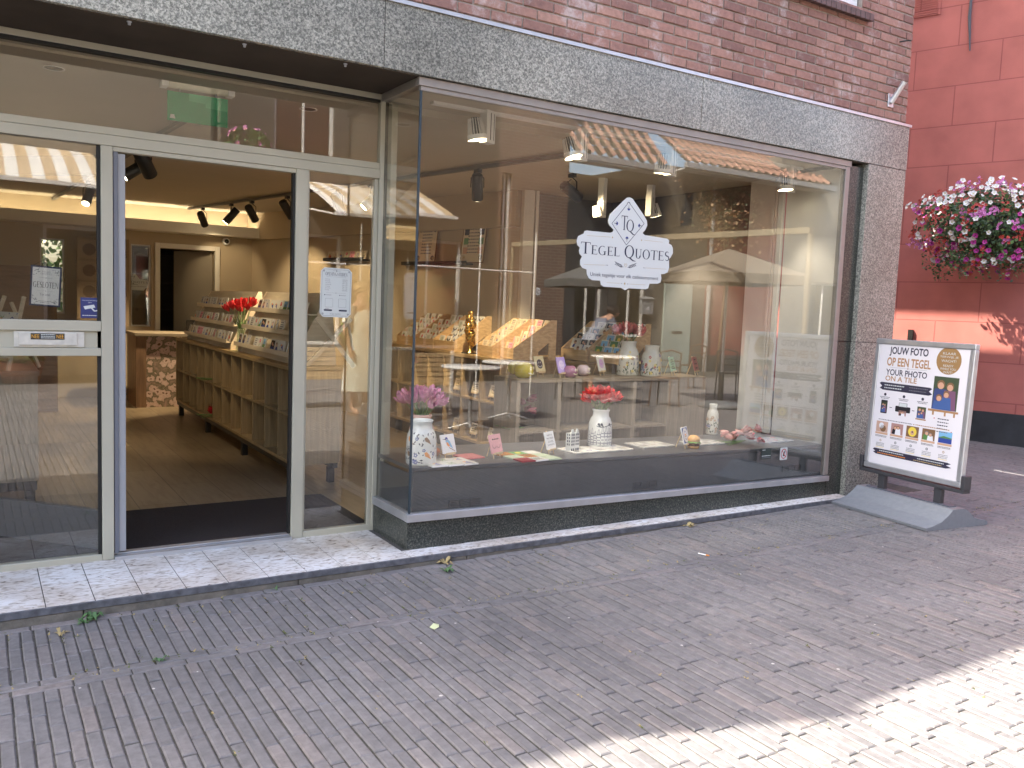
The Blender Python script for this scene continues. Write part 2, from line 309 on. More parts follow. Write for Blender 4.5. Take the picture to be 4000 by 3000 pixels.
class Flat:
    def __init__(s): s.b = MB(); s.mats = []
    def mi(s, m):
        if m not in s.mats: s.mats.append(m)
        return s.mats.index(m)
    def poly(s, pts, m, L=1):
        area = sum(pts[i][0]*pts[(i+1) % len(pts)][1]-pts[(i+1) % len(pts)][0]*pts[i][1] for i in range(len(pts)))
        if area < 0: pts = pts[::-1]
        s.b.face([(u, -L*.0004, v) for u, v in pts], s.mi(m))
    def rect(s, u0, u1, v0, v1, m, L=1): s.poly([(u0, v0), (u1, v0), (u1, v1), (u0, v1)], m, L)
    def rrect(s, u0, u1, v0, v1, r, m, L=1):
        s.poly(arc(u1-r, v1-r, r, r, 0, 90, 5)+arc(u0+r, v1-r, r, r, 90, 180, 5)+arc(u0+r, v0+r, r, r, 180, 270, 5)+arc(u1-r, v0+r, r, r, 270, 360, 5), m, L)
    def circ(s, u, v, r, m, L=1, ry=None, n=18): s.poly(arc(u, v, r, ry or r, 0, 360, n)[:-1], m, L)
    def line(s, p, q, w, m, L=1):
        d = math.hypot(q[0]-p[0], q[1]-p[1]) or 1; nx, ny = -(q[1]-p[1])/d*w/2, (q[0]-p[0])/d*w/2
        s.poly([(p[0]+nx, p[1]+ny), (q[0]+nx, q[1]+ny), (q[0]-nx, q[1]-ny), (p[0]-nx, p[1]-ny)], m, L)
    def path(s, pts, ws, m, L=1):
        if not isinstance(ws, (list, tuple)): ws = [ws]*len(pts)
        for q in spath(pts, ws): s.poly(q, m, L)
    def text(s, t, u0, u1, v0, v1, m, L=2, bold=0):
        vs, fs, a, b, c, d = text_faces(t, bold)
        if not fs: return
        k = s.mi(m); st = len(s.b.v)
        s.b.raw([(u0+(x-a)/(b-a)*(u1-u0), -L*.0004, v0+(y-c)/(d-c)*(v1-v0)) for x, y in vs], fs, k)
    def serif(s, t, u0, u1, v0, v1, m, L=2, small=.8):
        items = []; x = 0
        for i, ch in enumerate(t):
            first = i == 0 or t[i-1] == ' '; k = 1 if first else small; g, w = glyph(ch)
            items.append((g, x, k)); x += w*k*(1 if ch != ' ' else .8)+.05
        sc = (u1-u0)/x; h = v1-v0
        for g, xx, k in items:
            for p in g: s.poly([(u0+(xx+q[0]*k)*sc, v0+q[1]*k*h) for q in p], m, L)
    def scrib(s, u0, u1, v, h, m, L=2, seed=0):              # a line of print too small to read
        q = random.Random(seed+int(u0*999)+int(v*7777)); u = u0
        while u < u1:
            w = q.uniform(.5, 1.1)*h*2.2; s.rect(u, min(u+w, u1), v-h/2, v+h/2*q.uniform(.7, 1), m, L); u += w+h*.5
    def build(s, name, back=None, **k):
        mats = list(s.mats)
        return s.b.build(name, mats, **k)
def plate(fl, pts, th, m):                                    # a thin plate under the graphics, front face at y = 0
    k = fl.mi(m)
    area = sum(pts[i][0]*pts[(i+1) % len(pts)][1]-pts[(i+1) % len(pts)][0]*pts[i][1] for i in range(len(pts)))
    if area < 0: pts = pts[::-1]
    fl.b.face([(u, 0, v) for u, v in pts], k); fl.b.face([(u, th, v) for u, v in pts[::-1]], k)
    for i in range(len(pts)):
        a, b = pts[i], pts[(i+1) % len(pts)]; fl.b.face([(a[0], 0, a[1]), (a[0], th, a[1]), (b[0], th, b[1]), (b[0], 0, b[1])], k)
NAVY = mat('navy ink', (.012, .018, .055), .5); INK = mat('black ink', (.015, .014, .018), .5); GREYI = mat('grey ink', (.18, .18, .2), .6)
GOLD = mat('gold ink', (.45, .34, .16), .4); BRONZE = mat('bronze ink', (.42, .23, .11), .5); PAPER = mat('white vinyl', (.62, .66, .65), .35)
BLUEI = mat('blue ink', (.03, .06, .30), .5); REDI = mat('red ink', (.5, .02, .03), .5); GRNI = mat('green ink', (.10, .25, .07), .5)
PINKI = mat('pink ink', (.75, .30, .38), .5); ORI = mat('orange ink', (.75, .28, .05), .5); SKYI = mat('sky ink', (.20, .45, .70), .5); BRNI = mat('brown ink', (.22, .12, .06), .5)
YELI = mat('yellow ink', (.80, .62, .08), .5); SKINI = mat('skin ink', (.62, .36, .24), .5); LILA = mat('lilac glaze', (.46, .36, .78), .3)
# ================================================================ the setting: street, step
def zg(x): return -.07+.008*max(0, min(x, 6))
def paving():
    b = MB(); tone = []; q = random.Random(3)
    def brick(x0, x1, y0, y1):
        t = min(1, max(0, q.gauss(.42, .24))); g = .0035; dz = q.gauss(0, .0013)
        x0 += g*q.uniform(.4, 1.3); x1 -= g*q.uniform(.4, 1.3); y0 += g*q.uniform(.3, 1.1); y1 -= g*q.uniform(.3, 1.1); z = zg((x0+x1)/2)+dz; c = .0045
        a = q.gauss(0, .006); cx, cy_ = (x0+x1)/2, (y0+y1)/2; tx = q.gauss(0, .008)
        def P(x, y, zz): dx, dy = x-cx, y-cy_; return (cx+dx*math.cos(a)-dy*math.sin(a), cy_+dx*math.sin(a)+dy*math.cos(a), zz+dx*tx)
        o = [P(x0, y0, z-.004), P(x1, y0, z-.004), P(x1, y1, z-.004), P(x0, y1, z-.004)]; lo = [(p[0], p[1], z-.03) for p in o]
        i = [P(x0+c, y0+c, z), P(x1-c, y0+c, z), P(x1-c, y1-c, z), P(x0+c, y1-c, z)]
        s = len(b.v); b.raw(lo+o+i, [(8, 9, 10, 11)]+[(j, (j+1) % 4, 4+(j+1) % 4, 4+j) for j in range(4)]+[(4+j, 4+(j+1) % 4, 8+(j+1) % 4, 8+j) for j in range(4)]); tone.extend([t]*9)
    W, L = .0498, .205
    def field(x0, x1, y0, y1):
        x = x0
        while x < x1:
            y = y1-q.choice([.1, .205, .14, .17])
            brick(x, x+W, y, y1)
            while y > y0:
                l = min(L, y-y0) if y-y0 > .26 else y-y0
                brick(x, x+W, y-l, y); y -= l
                if y-y0 < .01: break
            x += W
    def course(x0, x1, y0, y1):
        x = x0-q.uniform(0, .2)
        while x < x1: brick(x, x+L, y0, y1); x += L
    X1 = 15.5
    course(-1.2, 10.0, 4.135, 4.19); field(-1.2, 10.0, 3.575, 4.135); course(-1.2, 10.6, 3.522, 3.575); course(-1.2, 10.6, 3.468, 3.522)
    field(-1.2, X1, -5.2, 3.468)
    field(6.9, 10.6, 4.19, 6.6)
    b.build('paving', [PAVE], tone=tone, kind='structure')
    g = MB()
    xs = [-60, -14, -3, 0, 3, 6, 15, 60]
    for i in range(7): g.face([(xs[i], -60, zg(xs[i])-.006), (xs[i+1], -60, zg(xs[i+1])-.006), (xs[i+1], 60, zg(xs[i+1])-.006), (xs[i], 60, zg(xs[i])-.006)])
    g.build('ground', [MORT], kind='structure')
paving()
def litter():
    q = random.Random(5); b = MB()                         # moss, dry blades and crumbs in the joints
    for k in range(520):
        x = q.uniform(-.2, 7.5); y = q.choice([q.uniform(3.9, 4.19), q.uniform(1.6, 4.15), q.uniform(3.5, 3.6)]); z = zg(x)
        if q.random() < .8: x = round(x/.0498)*.0498-.0006*0
        for j in range(q.randint(2, 5)):
            a = q.uniform(0, 6.3); l = q.uniform(.006, .02); w = l*.35; px, py = x+q.gauss(0, .004), y+q.gauss(0, .02)
            b.face([(px-w*math.sin(a), py+w*math.cos(a), z-.002), (px+w*math.sin(a), py-w*math.cos(a), z-.002), (px+l*math.cos(a), py+l*math.sin(a), z+q.uniform(.001, .007))], q.choice([0, 0, 1, 1, 2]))
    for k in range(46):
        x = q.uniform(0, 7); y = q.uniform(1.8, 4.1); z = zg(x)+.001; r_ = q.uniform(.003, .008)
        b.face([(x+r_*math.cos(t)*q.uniform(.6, 1.3), y+r_*math.sin(t), z+.002) for t in (0, 1.2, 2.4, 3.6, 4.9)], 3)
    b.build('joint_moss', [mat('moss', (.10, .12, .04), .9), mat('dry grass', (.34, .27, .12), .9), mat('soil crumbs', (.05, .04, .03), .9), mat('pale crumbs', (.6, .58, .54), .8)], kind='stuff', label='moss, dry blades and pale crumbs caught in the paving joints')
litter()
def weed(x, y, s, n, col, label, seed):
    q = random.Random(seed); b = MB(); z = 0
    for k in range(n):
        a = q.uniform(0, 6.3); l = s*q.uniform(.6, 1.1); w = l*q.uniform(.13, .2); h = l*q.uniform(.25, .7); d = Vector((math.cos(a), math.sin(a), 0)); p = Vector((-d.y, d.x, 0))*w
        c0 = Vector((0, 0, .0)); c1 = d*l*.55+Vector((0, 0, h)); c2 = d*l+Vector((0, 0, h*.5))
        b.face([c0-p*.3, c0+p*.3, c1+p, c1-p]); b.face([c1-p, c1+p, c2])
    b.build('weed', [col], loc=(x, y, zg(x)-.005), label=label, cat='weed', group='weeds growing along the kerb')
WG = mat('weed leaf', (.07, .15, .05), .6); WD = mat('dry weed', (.38, .30, .14), .8)
for px, py, s, n, c, lb in [(365, 2405, .06, 14, WG, 'largest green weed tuft by the kerb in front of the left pane'), (330, 2418, .05, 9, WG, 'small green weed left of the largest tuft by the kerb'), (235, 2465, .045, 10, WD, 'dry straw coloured weed nearest the left end of the kerb'),
        (625, 2570, .035, 10, WG, 'small green weed in the double course of bricks'), (1735, 2200, .06, 12, WD, 'dry grass tuft at the kerb in front of the bay corner'), (1745, 2232, .05, 10, WG, 'green weed in front of the bay corner'),
        (1065, 2290, .03, 8, WG, 'tiny weed at the kerb before the doorway'), (2650, 2052, .06, 14, WD, 'brown dead weed tuft at the kerb below the long window')]:
    p = at(px, py, Z=zg(2)); weed(p.x, min(p.y, 4.17), s, n, c, lb, px)
lf = MB(); lf.face([(0, 0, .004), (.03, .012, .008), (.045, .045, .006), (.02, .05, .014), (-.01, .03, .006)]); p = at(1697, 2461, Z=zg(2)); lf.build('fallen_leaf', [mat('pale leaf', (.55, .6, .35), .6)], loc=(p.x, p.y, zg(p.x)), label='pale yellow green leaf lying on the paving', cat='leaf')
p = at(2727, 2168, Z=zg(3)); cg_ = MB(); cg_.tube([(0, 0, 0), (.05, 0, 0)], .004, 8, 0); cg_.tube([(.05, 0, 0), (.072, 0, 0)], .0042, 8, 1); cg_.build('cigarette_butt', [WHITE, ORI], loc=(p.x, p.y, zg(p.x)+.005), rot=(0, 0, -1.2), label='cigarette butt lying on the double course of bricks', cat='cigarette')
# doorstep: travertine tiles, slate edge, concrete kerb
def step():
    rt = empty('doorstep', (0, 0, 0), label='long low step of white travertine tiles with a slate edge along the shop', cat='doorstep')
    b = MB(); q = random.Random(9); g = .0022
    x = -1.55
    while x < 5.9:
        x1 = min(x+.2, 5.93)
        rows = [(4.21, 4.506), (4.506, 4.84)] if x1 < 2.09 else [(4.21, 4.338)]
        for y0, y1 in rows:
            s = len(b.v); b.box(x+g, x1-g, y0+g, y1-g, -.05, q.uniform(-.0008, .0005))
        x = x1 if x1 < 5.9 else 9
    b.build('tiles', [TRAV], rt, bevel=.0015)
    m = MB(); m.box(-1.6, 5.94, 4.206, 4.86, -.06, -.004); m.build('grout', [mat('grout', (.09, .085, .08), .9)], rt)
    s = MB(); s.box(-1.6, 5.94, 4.192, 4.2065, -.032, -.001); s.build('edge_strip', [SLATE], rt, bevel=.001)
    k = MB(); x = -1.6
    while x < 5.9: k.box(x+.002, min(x+1.0, 5.94)-.002, 4.195, 4.3, -.15, -.033); x += 1.0
    k.build('kerb', [KERB], rt, bevel=.006)
step()

# ================================================================ the shop building
SH = empty('shop_building', (0, 0, 0), label='brick shop building with granite fascia and a glazed bay beside its open door', cat='shop')
def brickwork(x0, x1, z0, z1, y, seed, bw=.215, ch=.0645):
    """real bricks of a wall facing -Y, front faces near y"""
    b = MB(); tone = []; q = random.Random(seed); z = z0; row = 0
    while z < z1:
        x = x0-(bw/2 if row % 2 else 0)-q.uniform(0, .02)
        while x < x1:
            w = bw; a0, a1 = max(x, x0), min(x+w, x1)
            if a1-a0 > .03:
                g = .0055; dy = q.gauss(0, .0015); c = .004; xa, xb, za, zb = a0+g, a1-g, z+g, z+ch-g
                za += q.gauss(0, .001); xa += q.gauss(0, .0012)
                o = [(xa, y+dy+c, za), (xb, y+dy+c, za), (xb, y+dy+c, zb), (xa, y+dy+c, zb)]; k = [(p[0], y+.02, p[2]) for p in o]
                i = [(xa+c, y+dy, za+c), (xb-c, y+dy, za+c), (xb-c, y+dy, zb-c), (xa+c, y+dy, zb-c)]
                b.raw(k+o+i, [(8, 9, 10, 11)]+[(j, (j+1) % 4, 4+(j+1) % 4, 4+j) for j in range(4)]+[(4+j, 4+(j+1) % 4, 8+(j+1) % 4, 8+j) for j in range(4)]); tone += [min(1, max(0, q.gauss(.5, .24)))]*9
            x += w
        z += ch; row += 1
    return b, tone
XW0, XW1, XWR = 4.9, 5.753, 6.455       # upper window opening and right wall corner
bb = MB(); tt = []
for (a, c, z0, z1, sd) in ((-.5, XWR, 3.03, 3.03+.0645*11, 1), (-.5, 4.86, 3.03+.0645*11, 4.9, 2), (5.79, XWR, 3.03+.0645*11, 4.9, 3)):
    x_, t_ = brickwork(a, c, z0, z1, 4.322, sd); bb.raw(x_.v, x_.f); tt += t_
bb.build('brick_wall', [WALLB], SH, tone=tt)
m = MB(); m.box(-14, -1.75, 4.331, 4.6, 3.0, 5.27); m.box(-1.75, 4.86, 4.331, 4.6, 3.0, 5.95); m.box(5.79, XWR-.008, 4.331, 4.6, 3.0, 5.88); m.box(4.86, 5.79, 4.331, 4.6, 3.0, 3.72); m.box(4.86, 5.79, 4.331, 4.6, 5.2, 5.88)
def wall_mat(name, c1, c2, mo, bw=.215, rh=.0645, ms=.006, rot=(0, 0, 0)):
    m = mat(name, c1, .85); n, l, b = nodes_of(m); tc = n.new('ShaderNodeTexCoord'); sp = n.new('ShaderNodeSeparateXYZ'); cb = n.new('ShaderNodeCombineXYZ')
    l.new(tc.outputs['Object'], sp.inputs[0]); ad = n.new('ShaderNodeMath'); l.new(sp.outputs[0], ad.inputs[0]); l.new(sp.outputs[1], ad.inputs[1]); l.new(ad.outputs[0], cb.inputs[0]); l.new(sp.outputs[2], cb.inputs[1])
    bt = n.new('ShaderNodeTexBrick'); bt.inputs['Scale'].default_value = 1; bt.inputs['Brick Width'].default_value = bw; bt.inputs['Row Height'].default_value = rh; bt.inputs['Mortar Size'].default_value = ms; bt.inputs['Mortar Smooth'].default_value = .1
    bt.inputs['Color1'].default_value = (*c1, 1); bt.inputs['Color2'].default_value = (*c2, 1); bt.inputs['Mortar'].default_value = (*mo, 1)
    l.new(cb.outputs[0], bt.inputs[0])
    ns = n.new('ShaderNodeTexNoise'); ns.inputs['Scale'].default_value = 2.5; ns.inputs['Detail'].default_value = 8; l.new(tc.outputs['Object'], ns.inputs[0])
    mr = n.new('ShaderNodeMapRange'); mr.inputs[1].default_value = .3; mr.inputs[2].default_value = .7; mr.inputs[3].default_value = .86; mr.inputs[4].default_value = 1.12; l.new(ns.outputs[0], mr.inputs[0])
    mx = n.new('ShaderNodeMix'); mx.data_type = 'RGBA'; mx.blend_type = 'MULTIPLY'; mx.inputs['Factor'].default_value = 1; l.new(bt.outputs[0], mx.inputs['A']); l.new(mr.outputs[0], mx.inputs['B']); l.new(mx.outputs['Result'], b.inputs['Base Color'])
    n2 = n.new('ShaderNodeTexNoise'); n2.inputs['Scale'].default_value = 90; l.new(tc.outputs['Object'], n2.inputs[0])
    s1 = n.new('ShaderNodeMath'); s1.operation = 'MULTIPLY_ADD'; s1.inputs[1].default_value = -1; l.new(bt.outputs['Fac'], s1.inputs[0]); m5 = n.new('ShaderNodeMath'); m5.operation = 'MULTIPLY'; m5.inputs[1].default_value = .35; l.new(n2.outputs[0], m5.inputs[0]); l.new(m5.outputs[0], s1.inputs[2])
    bp = n.new('ShaderNodeBump'); bp.inputs['Strength'].default_value = .5; bp.inputs['Distance'].default_value = .008; l.new(s1.outputs[0], bp.inputs['Height']); l.new(bp.outputs[0], b.inputs['Normal'])
    return m
OUTB = wall_mat('plain brick', (.28, .12, .085), (.2, .09, .065), (.3, .27, .23))
m.build('wall_core', [MORTW], SH)
# hidden upper storeys: floor, roof, side wall with a slot added for the sun patch
r = MB(); xa, xb = 6.36, XWR-.009; EZ = 5.6; zl = lambda y, o: 6.04-.477*(y-8.66)+o
r.box(xa, xb, 4.6, 7.4, 3.0, 11.4); r.box(xa, xb, 10.2, 14, 3.0, 11.4)
for o_, zt in ((0, 0), (.55, 11.4)):  # gap left between the two pieces throws the sun patch on the red wall
    lo_ = [(xa, 7.4), (xb, 7.4), (xb, 10.2), (xa, 10.2)]
    if zt: r.hexa([(x, y, zl(y, o_)) for x, y in lo_], [(x, y, zt) for x, y in lo_])
    else: r.hexa([(x, y, 3.0) for x, y in lo_], [(x, y, zl(y, 0)) for x, y in lo_])
r.box(6.2, XWR-.01, 5.7, 14, -.1, 2.99); r.build('sun_slot_side_wall', [OUTB], SH)
r = MB(); r.box(-14, xa-.01, 4.61, 14.3, 2.7, 2.95); r.build('upper_floor', [MORTW], SH)
def slope(x0, x1, y0, z0, y1, z1, th=.12): r.hexa([(x0, y0, z0), (x1, y0, z0), (x1, y1, z1), (x0, y1, z1)], [(x0, y0, z0+th), (x1, y0, z0+th), (x1, y1, z1+th), (x0, y1, z1+th)])
r = MB(); slope(-14, -1.75, 4.3, 5.17, 7.4, 11.2); slope(-1.75, XWR, 4.3, 5.84, 7.4, 11.4)
r.raw([(-2.15, 4.27, 5.1), (-1.75, 4.27, 5.1), (-1.76, 4.27, 6.05), (-2.15, 4.9, 5.7), (-1.75, 4.9, 5.7), (-1.76, 4.9, 6.05)], [(0, 1, 2), (5, 4, 3), (1, 4, 5, 2), (3, 0, 2, 5)])  # prism added on the stepped, unseen eave to shape the paving's shadow edge
r.build('roof', [mat('roof slate', (.08, .08, .085), .8)], SH)
# granite fascia, pillar, plinth
f = MB(); J = [-14, at(300, 0, Y=4.305).x-1.2, at(1503, 110, Y=4.305).x, at(2743, 380, Y=4.305).x, 6.478]
for i in range(4): f.box(J[i]+.0018, J[i+1]-.0018, 4.302, 4.335, 2.652, 3.008)
f.box(6.44, 6.478, 4.336, 4.7, 2.652, 3.008)
f.build('fascia', [GRAN], SH, bevel=.0015)
f = MB(); f.box(-14, 6.49, 4.292, 4.34, 3.0085, 3.016); f.box(-14, 6.49, 4.292, 4.297, 2.996, 3.008); f.build('flashing', [ALUS], SH)
f = MB(); f.box(5.985, 6.472, 4.303, 4.5, 1.243, 2.648); f.box(5.985, 6.472, 4.303, 4.5, -.2, 1.239); f.box(6.44, 6.47, 4.501, 4.9, -.2, 2.648)
f.build('pillar', [GRAN], SH, bevel=.002)
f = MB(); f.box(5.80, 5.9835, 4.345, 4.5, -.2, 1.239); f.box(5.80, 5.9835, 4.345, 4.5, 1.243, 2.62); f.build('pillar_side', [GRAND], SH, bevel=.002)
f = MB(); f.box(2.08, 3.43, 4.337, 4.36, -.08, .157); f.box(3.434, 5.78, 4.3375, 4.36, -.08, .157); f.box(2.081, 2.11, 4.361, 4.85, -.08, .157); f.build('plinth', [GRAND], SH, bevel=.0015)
# soffit over the entrance and over the glass
f = MB(); f.box(-3.2, 6.44, 4.336, 4.93, 2.648, 2.99); f.build('soffit', [SOFF], SH)
for k in range(7):
    x = .1+.52*k
    s_ = MB(); s_.lathe([(.001, -.012), (.007, -.012), (.007, 0), (.011, 0), (.011, .004)], (x, 4.36, 2.645), 8); s_.build('hook', [ALUS], SH)
# ---- entrance screen (plane y = 4.86)
Y0, Y1 = 4.835, 4.885
fr = MB()
fr.box(-3.2, 2.07, Y0, Y1, 2.616, 2.647); fr.box(-3.2, 2.07, Y0-.006, Y1, 2.152, 2.205); fr.box(-3.2, 2.07, Y0, Y1, 2.2065, 2.245)
fr.box(.552, .608, Y0-.004, Y1, .0, 2.151); fr.box(1.562, 1.632, Y0-.004, Y1, .0, 2.151)
fr.box(2.0705, 2.1, Y0-.002, Y1, -.02, 2.647); fr.box(2.128, 2.168, Y0-.03, Y1-.02, .21, 2.60)
fr.box(-3.2, .551, Y0, Y1, -.01, .032); fr.box(1.633, 2.07, Y0, Y1, -.01, .035); fr.box(.609, 1.561, Y0, Y1, 2.128, 2.151)
fr.box(-3.2, .551, Y0-.002, Y1, 1.209, 1.262); fr.box(-3.2, .551, Y0-.002, Y1, 1.082, 1.122)
fr.box(2.045, 2.0695, Y0+.01, Y1, .035, 2.151); fr.box(1.6325, 1.645, Y0+.01, Y1, .035, 2.151)
fr.build('entrance_frame', [ALU], SH, bevel=.003)
g = MB(); g.box(.535, .5515, Y0+.012, Y1-.01, .03, 2.15); g.box(1.548, 1.5615, Y0+.012, Y1, .03, 2.128); g.box(2.1, 2.128, Y0+.02, Y1, .15, 2.62); g.box(-3.2, 2.07, Y0+.008, Y1, 2.6, 2.616); g.build('gasket', [RUB], SH)
t = MB(); t.box(.609, 1.561, Y0-.03, Y1+.03, -.01, .018); t.box(.609, 1.561, Y0+.02, Y1+.02, .0181, .026); t.build('threshold', [ALUS], SH, bevel=.003)
def pane(x0, x1, z0, z1, y=4.856, th=.006): g = MB(); g.box(x0, x1, y, y+th, z0, z1); return g.build('pane', [GLASS], SH)
pane(-3.2, .535, .033, 1.08); pane(-3.2, .535, 1.263, 2.15); pane(1.646, 2.044, .036, 2.15); pane(-3.2, 2.069, 2.246, 2.6).data.materials[0] = GLASSB
lp = MB(); lp.box(-3.2, .55, Y0+.012, Y1, 1.1225, 1.2085); pl = lp.build('letterbox_panel', [ALU], SH)
a, c = at(72, 1287, Y=Y0), at(300, 1338, Y=Y0)
lb = MB(); lb.box(a.x-.02, c.x+.035, Y0+.004, Y0+.0115, 1.126, 1.205); lb.box(a.x, c.x, Y0-.004, Y0+.0035, 1.136, 1.199); lb.build('letterbox_flap', [mat('letterbox cream', (.62, .6, .53), .35, var=.1, scale=30)], pl, bevel=.002)
# open door leaf
DH = Vector((.625, 4.90)); DD = Vector((-.53, .58)).normalized(); DA = math.atan2(DD.y, DD.x)
dl = empty('door', (DH.x, DH.y, 0), DA); dl.parent = SH
def leafbox(x0, x1, z0, z1, th=.045, m=DOORP, name='door_frame', par=dl, y=0, bev=.003): b = MB(); b.box(x0, x1, y, y+th, z0, z1); return b.build(name, [m], par, bevel=bev)
b = MB(); b.box(0, .06, -.045, 0, .02, 2.12); b.box(.06, .92, -.044, -.001, .02, .235); b.box(.06, .92, -.044, -.001, 2.02, 2.12); b.box(.92, .98, -.045, 0, .02, 2.12); b.build('door_frame', [DOORP], dl, bevel=.003)
b = MB(); b.box(.06, .92, -.026, -.02, .235, 2.02); b.build('pane', [GLASS], dl)
b = MB(); b.tube([(.95, -.10, .95), (.95, -.10, 1.35)], .014); b.tube([(.95, -.10, 1.0), (.95, -.045, 1.0)], .008); b.tube([(.95, -.10, 1.3), (.95, -.045, 1.3)], .008); b.build('handle', [ALUS], dl)
b = MB(); b.box(.612, .632, 4.838, 4.894, .03, 2.127); b.build('door_jamb', [mat('grey jamb paint', (.16, .17, .2), .5)], SH)
b = MB(); b.box(.633, .668, 4.845, 4.9, .035, 2.12); b.build('door_edge', [mat('pale grey door edge', (.34, .35, .365), .4)], SH, bevel=.002)
# ---- the glazed bay
def vz(x, z0, k): return z0+k*(x-2.08)
b = MB()
b.hexa([(2.07, 4.318, vz(2.07, .165, -.0125)), (5.80, 4.318, vz(5.8, .165, -.0125)), (5.80, 4.355, vz(5.8, .165, -.0125)), (2.07, 4.355, vz(2.07, .165, -.0125))], [(2.07, 4.318, vz(2.07, .210, -.0138)), (5.80, 4.318, vz(5.8, .210, -.0138)), (5.80, 4.355, vz(5.8, .216, -.0138)), (2.07, 4.355, vz(2.07, .216, -.0138))])
b.box(2.07, 2.11, 4.356, 4.83, .166, .214)
b.build('bay_sill', [ALUS], SH, bevel=.002)
b = MB(); b.box(2.07, 5.80, 4.322, 4.36, 2.603, 2.6475); b.box(2.07, 2.12, 4.361, 4.83, 2.603, 2.6475); b.box(2.085, 5.755, 4.33, 4.36, 2.578, 2.6025); b.box(5.74, 5.79, 4.326, 4.37, .17, 2.6025)
b.build('bay_frame', [ALUD], SH, bevel=.002)
b = MB(); b.box(2.096, 5.739, 4.335, 4.341, .19, 2.579); b.build('pane', [GLASSB], SH)
b = MB(); b.box(2.086, 2.092, 4.342, 4.805, .212, 2.603); b.build('pane', [GLASSB], SH)
b = MB(); b.box(2.083, 2.0955, 4.3325, 4.3415, .20, 2.579); b.build('glass_joint', [GLEDGE], SH)
# display platform inside the bay
pb = MB(); pb.hexa([(2.12, 4.362, .2), (5.76, 4.362, .15), (5.76, 4.40, .15), (2.12, 4.40, .2)], [(2.12, 4.362, .45), (5.76, 4.362, .383), (5.76, 4.40, .383), (2.12, 4.40, .45)]); pb.box(2.12, 2.135, 4.401, 5.02, .05, .43); pb.build('display_platform', [DARK], SH)
pt = MB(); pt.hexa([(2.115, 4.355, .452), (5.765, 4.355, .386), (5.765, 5.04, .386), (2.115, 5.04, .452)], [(2.115, 4.355, .475), (5.765, 4.355, .409), (5.765, 5.04, .409), (2.115, 5.04, .475)]); pt.build('platform_top', [mat('dark platform top', (.11, .11, .115), .3, var=.1)], SH, bevel=.003)
for (px, py) in ((1817, 1963), (2520, 1893), (3092, 1828)):
    p = at(px, py, Y=4.36); b = MB(); W_, H_ = .2, .035
    for (x0, x1, z0, z1) in [(-W_/2-.01, W_/2+.01, H_, H_+.007), (-W_/2-.01, W_/2+.01, -.007, 0), (-W_/2-.01, -W_/2, 0, H_), (W_/2, W_/2+.01, 0, H_), (-.04, -.033, 0, H_), (.033, .04, 0, H_)]: b.box(x0, x1, -.006, 0, z0, z1)
    for k in range(3): b.box(-W_/2, W_/2, -.004, 0, .006+k*.011, .009+k*.011)
    b.build('vent_grille', [mat('grille', (.07, .073, .08), .4)], SH, loc=(p.x, 4.3615, p.z-.018))
# upper window
b = MB(); b.box(4.87, 5.775, 4.36, 4.41, 3.778, 3.85); b.box(5.70, 5.775, 4.36, 4.41, 3.85, 5.15); b.box(4.87, 4.94, 4.36, 4.41, 3.85, 5.15); b.box(5.3, 5.35, 4.365, 4.4, 3.85, 5.15); uw = b.build('upper_window', [mat('white window paint', (.75, .75, .74), .35)], SH, bevel=.003)
b = MB(); b.box(4.94, 5.7, 4.38, 4.386, 3.85, 5.15); b.build('pane', [GLASS], uw)
b = MB(); q = random.Random(4); x = 4.62
while x < 5.86: b.hexa([(x+.002, 4.27, 3.70), (x+.055, 4.27, 3.70), (x+.055, 4.37, 3.715), (x+.002, 4.37, 3.715)], [(x+.002, 4.27, 3.755), (x+.055, 4.27, 3.755), (x+.055, 4.37, 3.775), (x+.002, 4.37, 3.775)]); x += .057
b.build('brick_sill', [mat('dark sill brick', (.10, .065, .06), .55, var=.35, scale=20)], uw, bevel=.004)
b = MB(); b.box(4.5, 6.1, 4.61, 4.64, 3.6, 5.3); b.build('blind', [WALLC], uw)
# flagpole holder, small eye bolt
p = at(3478, 392, Y=4.32)
fh = empty('flagpole_holder', (p.x, 4.32, p.z), label='short bare steel flagpole socket on the brick above the pillar', cat='flagpole holder')
b = MB(); b.box(-.035, .035, -.008, 0, -.055, .05); b.build('wall_plate', [ALUS], fh, bevel=.003)
b = MB(); b.tube([(0, -.008, -.02), (.02, -.10, .13)], .021, 14, 0, caps=False); b.tube([(.02, -.10, .13), (0, -.008, -.02)], .017, 14, 1, caps=False); b.build('socket_tube', [ALUS, BLACK], fh)
p = at(3515, 163, Y=4.32); b = MB(); b.tube([(0, 0, 0), (.02, -.06, 0), (.05, -.062, .005)], .006); b.build('eye_bolt', [BLACK], SH, loc=(p.x, 4.322, p.z))

# ---- interior shell
WR0, WR1 = Vector((3.40, 12.5)), Vector((4.69, 7.34))
b = MB(); b.box(-3.2, 6.2, 4.91, 12.5, -.03, 0.0); b.box(1.0, 3.6, 12.5, 14.0, -.03, 0.0); b.build('shop_floor', [FLOORM], SH)
b = MB(); b.box(2.125, 5.76, 4.362, 4.93, 2.631, 2.6465); b.box(-3.2, 2.06, 4.888, 4.93, 2.60, 2.6465); b.box(-3.2, 6.2, 4.9305, 12.5, 2.585, 2.66); b.build('ceiling', [CEIL], SH)
